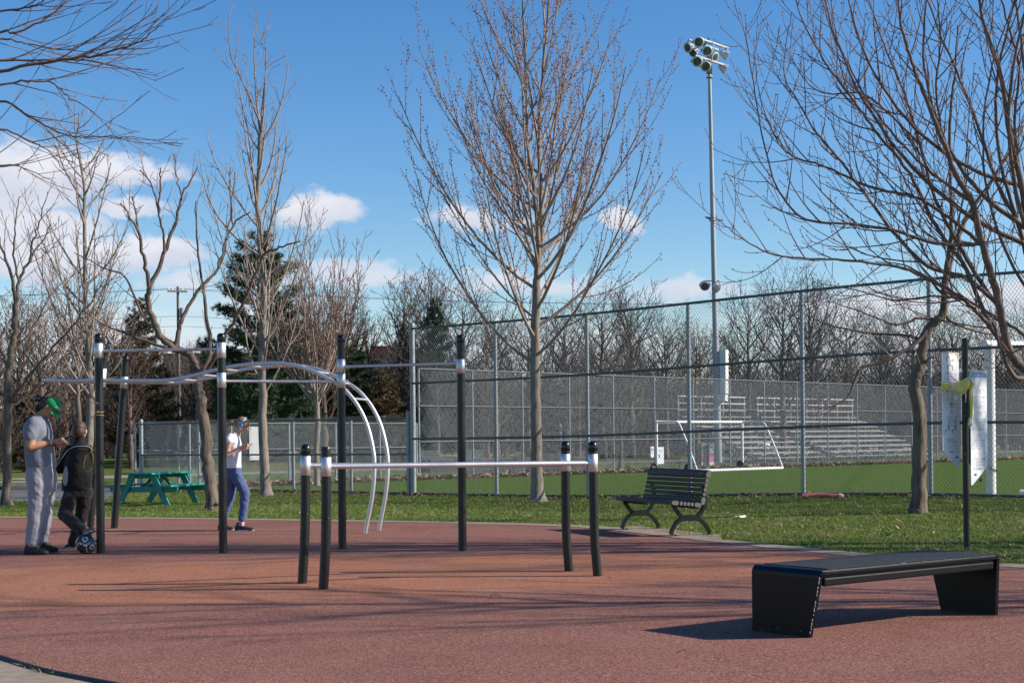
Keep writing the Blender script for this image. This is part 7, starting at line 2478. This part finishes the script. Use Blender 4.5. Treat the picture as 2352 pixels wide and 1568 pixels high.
m_lip = mat('lip', (0.33, 0.12, 0.09), rough=.45)
m_eye = mat('eye_white', (0.65, 0.62, 0.58), rough=.2)
m_brow = mat('eyebrow', (0.03, 0.02, 0.015), rough=.8)


def face_bits(c, F, s, root, brow):
    f, l, u = F.col[0], F.col[1], F.col[2]
    P = lambda a, b_, d: c + (f * a + l * b_ + u * d) * s
    for sd in (-1, 1):
        mb = MB(); add_ell(mb, P(.072, .030 * sd, -.002), (.010 * s, .014 * s, .0065 * s), F); e = mb.build('eye', m_eye, root)
        mb = MB(); add_ell(mb, P(.0805, .030 * sd, -.003), (.003 * s, .006 * s, .006 * s), F); mb.build('iris', m_phone, e)
        mb = MB(); mb.tube([P(.083, .014 * sd, .020), P(.087, .030 * sd, .026), P(.074, .048 * sd, .019)], [.004 * s, .0045 * s, .002 * s], 6); mb.build('eyebrow', brow, root)
    mb = MB(); add_capsule(mb, P(.0885, -.016, -.063), .0035 * s, P(.0885, .016, -.063), .0035 * s); mb.build('mouth', m_lip, root)


# ---------------------------------------------------------------- the man in the green cap
mbp = G(86, 1272)
MZp = mbp.y
man = thing('person', 'man in a green cap, grey T-shirt and grey sweatpants looking at a phone', 'person', mbp)


def PM(u, v, dy=0.0): return W(u, v, MZp + dy) - mbp


Fh = frame((.66, -.10, -.74), (.74, 0, .66))
hc = PM(117, 935)
mb = MB()
head_shape(mb, hc, Fh, 1.0, jaw=1.1)
add_capsule(mb, PM(89, 966), .066, PM(106, 943), .058)
add_loft(mb, [(PM(94, 1095), .13, .15), (PM(93, 1060), .125, .15), (PM(88, 1010), .13, .165), (PM(88, 980), .12, .17), (PM(89, 964), .07, .12)])
for a, b_, c, d in (((76, 973, -.19), (69, 1026, -.225), (121, 1013.5, -.10), 1), ((99, 972, .19), (98, 1030, .20), (124, 1018, .03), 0)):
    add_capsule(mb, PM(*a), .060, PM(*b_), .046); add_capsule(mb, PM(*b_), .046, PM(*b_).lerp(PM(*c), .35), .045); add_capsule(mb, PM(*b_).lerp(PM(*c), .35), .045, PM(*c), .029)
hand(mb, PM(124, 1012.5, -.095), (.96, .18, .05), (0.1, .95, -.25), 1.0, curl=(.06, .22, .45, .5), thumb=.5, side=1)
hand(mb, PM(127, 1019, .02), (.97, -.10, .05), (-.05, -.55, .85), .98, curl=(.25, .3, .3, .35), thumb=.5, side=-1)
for hp, kn, an in (((88, 1100, -.09), (84, 1170, -.10), (73, 1250, -.11)), ((101, 1100, .09), (103, 1170, .09), (95, 1245, .10))):
    add_capsule(mb, PM(*hp), .085, PM(*kn), .058); add_capsule(mb, PM(*kn), .055, PM(*an), .040)
remesh('body', mb, m_skin_m, man, .0058, 2)
face_bits(hc, Fh, 1.0, man, m_brow)
mb = MB()
f_, l_, u_ = Fh.col
for p, r in ((hc + f_ * .055 - u_ * .098, .018), (hc + f_ * .07 - u_ * .094, .013)): add_ell(mb, p, (r, r * 1.6, r * .8), Fh)
remesh('beard', mb, m_hair_d, man, .005, 1)
# hair with a small bun
mb = MB()
add_ell(mb, hc - f_ * .035 + u_ * .0, (.082, .083, .085), Fh)
rgp = random.Random(8)
for k in range(26):
    p = hc - f_ * (.085 + rgp.uniform(-.02, .04)) + u_ * rgp.uniform(-.055, .055) + l_ * rgp.uniform(-.05, .05)
    add_ell(mb, p, [rgp.uniform(.016, .030)] * 3)
for k in range(14):
    add_ell(mb, PM(86 + rgp.uniform(-4, 4), 914 + rgp.uniform(-5, 5), rgp.uniform(-.03, .03)), [rgp.uniform(.016, .028)] * 3)
for k in range(12):
    add_ell(mb, PM(87 + rgp.uniform(-5, 9), 935 + rgp.uniform(-7, 8), rgp.uniform(-.05, .05)), [rgp.uniform(.014, .024)] * 3)
remesh('hair', mb, m_hair_d, man, .006, 1)
# cap
capo = bpy.data.objects.new('cap', None); COL.objects.link(capo); capo.parent = man
mb = MB(); n1, n2 = 24, 10
cc = hc + u_ * .030 + f_ * .002
vs = []; fs = []
for i in range(n2 + 1):
    th = math.pi / 2 * i / n2
    for k in range(n1):
        a = 2 * math.pi * k / n1
        bul = 1 + .03 * math.cos(6 * a) * math.sin(th)
        vs.append(cc + (f_ * .112 * math.sin(th) * math.cos(a) + l_ * .093 * math.sin(th) * math.sin(a)) * bul + u_ * (.090 * math.cos(th) ** .9 - (.018 if i == n2 else 0)))
for i in range(n2):
    for k in range(n1):
        fs.append((i * n1 + k, (i + 1) * n1 + k, (i + 1) * n1 + (k + 1) % n1, i * n1 + (k + 1) % n1))
mb.add(vs, fs, True)
me = mb.mesh('crown', [m_cap])
crown = link('crown', me, capo)
so = crown.modifiers.new('t', 'SOLIDIFY'); so.thickness = .004
mb = MB(); vs = []; nr, na = 6, 17
for sgn in (0, 1):
    for i in range(nr):
        q = i / (nr - 1)
        for k in range(na):
            a = R(-62) + R(124) * k / (na - 1)
            ra = .108 + .078 * q * math.cos(a * .62)
            vs.append(cc + f_ * ra * math.cos(a) + l_ * .088 * math.sin(a) * (1 + .10 * q) + u_ * (-.016 - .030 * (math.sin(a) ** 2) - .012 * q - .005 * sgn))
fs = []
for i in range(nr - 1):
    for k in range(na - 1):
        a = i * na + k; o_ = nr * na
        fs += [(a, a + 1, a + na + 1, a + na), (o_ + a, o_ + a + na, o_ + a + na + 1, o_ + a + 1)]
o_ = nr * na
for k in range(na - 1): fs.append(((nr - 1) * na + k, (nr - 1) * na + k + 1, o_ + (nr - 1) * na + k + 1, o_ + (nr - 1) * na + k))
mb.add(vs, fs, True); mb.build('brim', m_cap, capo)
mb = MB(); add_ell(mb, cc + u_ * .092, (.009, .009, .006), Fh); mb.build('button', m_cap, capo)


def text_on(txt, size, m, name, parent, origin, ex, ey, bold=.0):
    ex = Vector(ex).normalized(); ez = ex.cross(Vector(ey)).normalized(); ey = ez.cross(ex)
    o = text_mesh(txt, size, m, name, parent, (0, 0, 0), (0, 0, 0), bold=bold, align='CENTER', ext=.0012)
    o.matrix_local = Matrix.Translation(origin) @ Matrix((ex, ey, ez)).transposed().to_4x4()
    return o


aa = R(-38)
nrm_ = (f_ * math.cos(aa) * .095 + l_ * math.sin(aa) * .108)
text_on('MÉX', .040, m_white_print, 'lettering', capo, cc + f_ * .112 * math.cos(aa) * .93 + l_ * .093 * math.sin(aa) * .93 + u_ * .036 + nrm_.normalized() * .008, f_ * .55 * .112 + l_ * .84 * .093 if False else (f_ * (-math.sin(aa)) * .112 + l_ * math.cos(aa) * .093), u_, bold=.0004)
# shirt and trousers
mb = MB()
add_loft(mb, [(PM(94, 1071), .163, .178), (PM(93, 1060), .166, .185), (PM(91, 1040), .160, .185), (PM(88, 1012), .160, .198), (PM(86, 988), .157, .212), (PM(86, 972), .135, .205), (PM(88, 961), .098, .135), (PM(91, 955), .082, .092)])
add_capsule(mb, PM(78, 973, -.165), .083, PM(70, 1000, -.215), .074); add_capsule(mb, PM(98, 972, .17), .083, PM(99, 1000, .205), .074)
remesh('t_shirt', mb, m_tee, man, .0085, 3, folds(.0085, 9, 6, 2))
mb = MB()
add_loft(mb, [(PM(97, 1136), .125, .13), (PM(96, 1118), .158, .165), (PM(94, 1095), .172, .182), (PM(94, 1066), .155, .172), (PM(94, 1062), .150, .168)])
for pts in (((88, 1108, -.085, .118), (87, 1140, -.09, .108), (84, 1172, -.10, .098), (79, 1210, -.105, .086), (73.5, 1245, -.11, .080)), ((103, 1108, .085, .112), (104, 1140, .088, .102), (103, 1172, .09, .092), (99, 1210, .095, .080), (95.5, 1240, .10, .070))):
    for a, b_ in zip(pts[:-1], pts[1:]): add_capsule(mb, PM(*a[:3]), a[3], PM(*b_[:3]), b_[3])
remesh('sweatpants', mb, m_sweat, man, .009, 3, folds(.012, 7, 4.2, 5, .9))
mb = MB()
mb.tube(smooth_curve([PM(124, 1068, -.10), PM(125, 1085, -.115), PM(123.5, 1102, -.115)], 4), .003, 5); mb.tube(smooth_curve([PM(126, 1068, -.08), PM(127.5, 1082, -.095), PM(126, 1096, -.1)], 4), .003, 5)
mb.build('drawstring', cloth_mat('cord_grey', (.12, .12, .14), (.1, .1, .12)), man)
mb = MB(); mb.tube([PM(119.5, 1013.8, -.105) + Vector((.004 * math.sin(a), .034 * math.cos(a), .034 * math.sin(a))) for a in np.linspace(0, 2 * math.pi, 15)[:-1]], .006, 6, close=True); mb.build('bracelet', m_bead, man)
shoe(man, PM(55, 1273, -.13), PM(112, 1274, -.20), 0, .115, .115, m_blackshoe, m_black_sole, laces=m_blackshoe)
shoe(man, PM(93, 1267, .10), PM(133, 1266.5, .00), 0, .112, .110, m_blackshoe, m_black_sole, laces=m_blackshoe)
ph = thing('phone', 'black phone held in the hands of the man in the green cap', 'phone', mbp + PM(149, 1007, -.02))
mb = MB(); mb.box((0, 0, 0), (.15, .074, .009), frame((.93, -.1, .30), (-.2, -.35, .9)), bev=.004); mb.build('case', m_phone, ph)

# ---------------------------------------------------------------- the boy with one foot on the ball
bz = G(164, 1259)
BZp = bz.y - .25
boy = thing('person', 'boy in a black jacket seen from behind with one foot on the ball', 'person', bz)


def PB_(u, v, dy=0.0): return W(u, v, BZp + dy) - bz


Fb = frame((-.12, .96, -.25), (0, .25, .97))
hb = PB_(182.5, 989)
mb = MB()
head_shape(mb, hb, Fb, .96)
add_capsule(mb, PB_(183, 1018), .056, PB_(182.5, 996), .050)
add_loft(mb, [(PB_(178, 1122), .11, .09), (PB_(180, 1080), .11, .09), (PB_(183, 1035), .13, .09), (PB_(183, 1018), .07, .07)])
for a, b_, c in (((157, 1032, 0), (137, 1076, .04), (163, 1072, .22)), ((209, 1032, 0), (213, 1078, .05), (196, 1076, .24))):
    add_capsule(mb, PB_(*a), .045, PB_(*b_), .038); add_capsule(mb, PB_(*b_), .038, PB_(*c), .026)
    d = (PB_(*c) - PB_(*b_)).normalized()
    hand(mb, PB_(*c), d, (0, .3, -.9), .86, side=1 if a[0] < 180 else -1)
for hp, kn, an in (((168, 1122, 0), (149, 1180, -.16), (195, 1221, -.46)), ((194, 1122, 0), (188, 1182, .10), (168, 1246, .24))):
    add_capsule(mb, PB_(*hp), .07, PB_(*kn), .05); add_capsule(mb, PB_(*kn), .048, PB_(*an), .035)
remesh('body', mb, m_skin_b, boy, .0062, 2)
face_bits(hb, Fb, .96, boy, m_hair_br)
mb = MB(); fb_, lb_, ub_ = Fb.col
add_ell(mb, hb - fb_ * .018 + ub_ * .028, (.098, .083, .092), Fb); add_ell(mb, hb - fb_ * .040 - ub_ * .018, (.072, .077, .085), Fb)
remesh('hair', mb, m_hair_br, boy, .005, 2, lambda p: .0022 * mnoise.noise(p * 70))


def jacket_mat(c, n):
    u = c.x; z = c.z
    if n.y < .25:
        x0 = PB_(156, 1090).x; zc = PB_(150, 1092).z
        e = ((u - PB_(155.5, 1090).x) / .040) ** 2 + ((z - zc) / .115) ** 2
        if e < 1 and u > PB_(148.5, 1090).x: return 2
        if PB_(176, 1060).x < u < PB_(214, 1060).x and PB_(180, 1119).z < z < PB_(180, 1040).z: return 1
    return 0


mb = MB()
add_loft(mb, [(PB_(176, 1126), .175, .130), (PB_(176.5, 1112), .178, .135), (PB_(179, 1085), .168, .132), (PB_(182, 1055), .162, .128), (PB_(184, 1036), .152, .115), (PB_(184, 1024), .110, .095), (PB_(183, 1014), .068, .070), (PB_(183, 1003), .062, .066)])
for a, b_, c in (((160, 1035, 0), (137, 1076, .04), (163, 1074, .20)), ((207, 1036, 0), (211, 1078, .05), (196, 1076, .22))):
    add_capsule(mb, PB_(*a), .072, PB_(*b_), .060); add_capsule(mb, PB_(*b_), .060, PB_(*c), .045)
remesh('jacket', mb, [m_jacket, m_jacket_g, m_jacket_w], boy, .008, 3, folds(.007, 8, 5, 11), jacket_mat)
mb = MB()
mb.tube(smooth_curve([PB_(128.5, 1072, -.02), PB_(141, 1053, -.09), PB_(155, 1034, -.115), PB_(170, 1026, -.125), PB_(185, 1024, -.13), PB_(203, 1025, -.115), PB_(212, 1033, -.07)], 6), .0032, 6)
mb.build('piping', m_pipe, boy)
mb = MB()
add_loft(mb, [(PB_(180, 1140), .14, .12), (PB_(179, 1124), .150, .125), (PB_(178, 1108), .145, .118)])
for pts in (((167, 1128, 0, .098), (156, 1155, -.10, .086), (149, 1181, -.17, .078), (170, 1201, -.32, .072), (190, 1217, -.43, .064)), ((195, 1128, .0, .095), (192, 1155, .05, .084), (187, 1183, .10, .076), (177, 1215, .17, .068), (168, 1243, .23, .064))):
    for a, b_ in zip(pts[:-1], pts[1:]): add_capsule(mb, PB_(*a[:3]), a[3], PB_(*b_[:3]), b_[3])
remesh('trousers', mb, m_darktr, boy, .0085, 3, folds(.012, 9, 6, 3, .5))
shoe(boy, PB_(177, 1256, .20) * Vector((1, 1, 0)) if False else Vector((PB_(176, 1258, .26).x, PB_(176, 1258, .26).y, .0)), Vector((PB_(150, 1258, .30).x, PB_(150, 1258, .30).y, .0)), 0, .095, .09, m_blackshoe, m_white_sole)
ta = PB_(196, 1231, -.42); tb_ = PB_(208, 1222, -.62)
sh = shoe(boy, ta, tb_ + (tb_ - ta).normalized() * .06, 0, .09, .085, mat('grey_shoe', (.16, .16, .17), (.12, .12, .13), .7), m_white_sole)

# ---------------------------------------------------------------- the ball
bl = G(198, 1272)
m_ball_d = mat('navy_ball_panel', (0.010, 0.017, 0.030), (0.02, 0.045, 0.075), .35, scale=14)
m_ball_w = mat('white_ball_panel', (0.50, 0.50, 0.46), (0.38, 0.38, 0.35), .45, scale=20)
ball = thing('football', 'navy and white football under the foot of the boy', 'ball', bl)
rb = .118
mb = MB(); bm = bmesh.new(); bmesh.ops.create_icosphere(bm, subdivisions=4, radius=rb)
ico = [Vector(v) for v in ((0, 1, 1.618), (0, -1, 1.618), (0, 1, -1.618), (0, -1, -1.618), (1, 1.618, 0), (-1, 1.618, 0), (1, -1.618, 0), (-1, -1.618, 0), (1.618, 0, 1), (-1.618, 0, 1), (1.618, 0, -1), (-1.618, 0, -1))]
rotb = Matrix.Rotation(.5, 3, 'X') @ Matrix.Rotation(.3, 3, 'Z')
ico = [(rotb @ v).normalized() for v in ico]
for q in bm.verts:
    n = q.co.normalized(); d = sorted((n.angle(v) for v in ico))
    seam = min(abs(d[0] - .36) / .03, abs(d[1] - d[0]) / .03 if d[0] > .36 else 9)
    q.co = n * (rb - .0018 * max(0, 1 - seam))
bm.verts.index_update()
me = bpy.data.meshes.new('panels'); bm.to_mesh(me); bm.free()
me.materials.append(m_ball_d); me.materials.append(m_ball_w)
ix = []
for p in me.polygons:
    n = Vector(p.center).normalized(); d = sorted((n.angle(v) for v in ico))
    w_ = (.13 < d[0] < .30 and n.z + .4 * n.x > -.25) or (d[0] > .50 and d[1] - d[0] < .10 and n.z < .2)
    ix.append(1 if w_ else 0)
me.polygons.foreach_set('material_index', ix); me.polygons.foreach_set('use_smooth', [True] * len(ix))
o = link('shell', me, ball); o.location = (0, 0, rb)

# ---------------------------------------------------------------- the girl with headphones
gg = G(545, 1218)
GZ = gg.y
girl = thing('person', 'girl in a white polo, blue joggers and blue headphones walking with her hand raised', 'person', gg)


def PG(u, v, dy=0.0): return W(u, v, GZ + dy) - gg


Fg = frame((.84, -.06, -.54), (.54, 0, .84))
hg = PG(557.5, 975)
mb = MB()
head_shape(mb, hg, Fg, .94, nose=.012, jaw=.9)
add_capsule(mb, PG(538, 1004), .045, PG(549, 986), .042)
add_loft(mb, [(PG(538, 1085), .085, .115), (PG(537, 1060), .08, .105), (PG(537, 1020), .085, .12), (PG(537, 1005), .06, .11)])
for a, b_, c in (((529, 1004, -.135), (521, 1044, -.165), (553, 1026.5, -.10)), ((541, 1004, .135), (536, 1045, .15), (558, 1029, .0))):
    add_capsule(mb, PG(*a), .042, PG(*b_), .033); add_capsule(mb, PG(*b_), .033, PG(*c), .022)
hand(mb, PG(555, 1026, -.095), (.93, .25, .22), (.15, .8, .3), .86, curl=(.5, .5, .55, .6), thumb=.45, side=1)
hand(mb, PG(560, 1027.5, -.01), (.93, -.05, .36), (-.30, -.1, .9), .88, curl=(-.02, .0, .02, .04), thumb=.8, side=-1, spread=.12)
for hp, kn, an in (((541, 1090, -.06), (563, 1131, -.06), (556, 1196, -.07)), ((534, 1090, .06), (529, 1140, .07), (514, 1190, .10))):
    add_capsule(mb, PG(*hp), .07, PG(*kn), .048); add_capsule(mb, PG(*kn), .046, PG(*an), .032)
remesh('body', mb, m_skin_b, girl, .0058, 2)
face_bits(hg, Fg, .94, girl, m_hair_bl)
fg_, lg_, ug_ = Fg.col
mb = MB()
add_ell(mb, hg - fg_ * .012 + ug_ * .026, (.098, .083, .088), Fg); add_ell(mb, hg - fg_ * .045 - ug_ * .015, (.062, .076, .075), Fg)
rgp = random.Random(18)
for k in range(16):
    t = k / 15
    add_ell(mb, hg - fg_ * (.10 + .07 * t) - ug_ * (.0 + .09 * t) + Vector((rgp.gauss(0, .008), rgp.gauss(0, .012), rgp.gauss(0, .008))), [rgp.uniform(.022, .034)] * 3)
remesh('hair', mb, m_hair_bl, girl, .006, 1, lambda p: .003 * mnoise.noise(Vector((p.x * 30, p.y * 60, p.z * 22))))
hp_ = thing('headphones', 'blue over ear headphones worn by the girl', 'headphones', gg + hg)
m_hph = mat('blue_plastic', (0.10, 0.30, 0.62), (0.08, 0.25, 0.54), .35)
m_hpl = mat('pale_blue_plastic', (0.30, 0.52, 0.78), (0.26, 0.46, 0.7), .35)
up2 = (ug_ * .998 - fg_ * .06).normalized()
mb = MB(); mb.tube([lg_ * .094 * math.cos(a) + up2 * (.119 * math.sin(a)) - ug_ * .004 for a in np.linspace(-.05, math.pi + .05, 17)], 0.0065, 8, flat=1.4); mb.build('band', m_hpl, hp_)
for s in (-1, 1):
    mb = MB(); mb.lathe([(.018, -.012), (.038, -.012), (.041, .0), (.036, .016), (.02, .021), (.001, .022)], lg_ * s * .086 - ug_ * .012 - fg_ * .01, 18, axis=lg_ * s); mb.build('ear_cup', m_hph, hp_)
mb = MB()
add_loft(mb, [(PG(537, 1074), .106, .135), (PG(537, 1060), .102, .130), (PG(538, 1035), .098, .130), (PG(538, 1014), .097, .138), (PG(537, 1004), .08, .128), (PG(539, 998), .055, .075), (PG(541, 993), .05, .055)])
add_capsule(mb, PG(530, 1003, -.12), .054, PG(526, 1011, -.155), .056); add_capsule(mb, PG(541, 1003, .12), .054, PG(540, 1011, .155), .054)
remesh('polo_shirt', mb, m_whitetee, girl, .007, 3, folds(.005, 11, 6, 8))
mb = MB()
add_loft(mb, [(PG(538, 1098), .105, .135), (PG(537, 1082), .106, .135), (PG(537, 1070), .092, .120)])
for pts in (((543, 1096, -.06, .088), (554, 1114, -.06, .080), (563, 1133, -.06, .070), (560, 1165, -.065, .062), (556, 1190, -.07, .056)), ((533, 1096, .06, .088), (531, 1118, .065, .078), (528, 1142, .07, .068), (521, 1166, .085, .060), (514, 1188, .10, .054))):
    for a, b_ in zip(pts[:-1], pts[1:]): add_capsule(mb, PG(*a[:3]), a[3], PG(*b_[:3]), b_[3])
remesh('joggers', mb, m_bluetr, girl, .0075, 3, folds(.009, 9, 5, 6, .8))
mb = MB(); add_capsule(mb, PG(556, 1193, -.07), .036, PG(555, 1206, -.07), .036); add_capsule(mb, PG(514, 1192, .1), .036, PG(513, 1206, .1), .036)
remesh('socks', mb, cloth_mat('pink_sock', (.6, .38, .45), (.55, .34, .4)), girl, .006, 1)
e1 = PG(539, 1216, -.07); e2 = PG(584, 1219, -.14); e1.z = .0; e2.z = .0
shoe(girl, e1, e2, 0, .10, .095, m_blackshoe, m_white_sole, laces=m_blackshoe)
e1 = PG(500, 1214, .12); e2 = PG(538, 1218, .05); e1.z = .0; e2.z = .0
shoe(girl, e1, e2, 0, .10, .095, m_blackshoe, m_white_sole, laces=m_blackshoe)
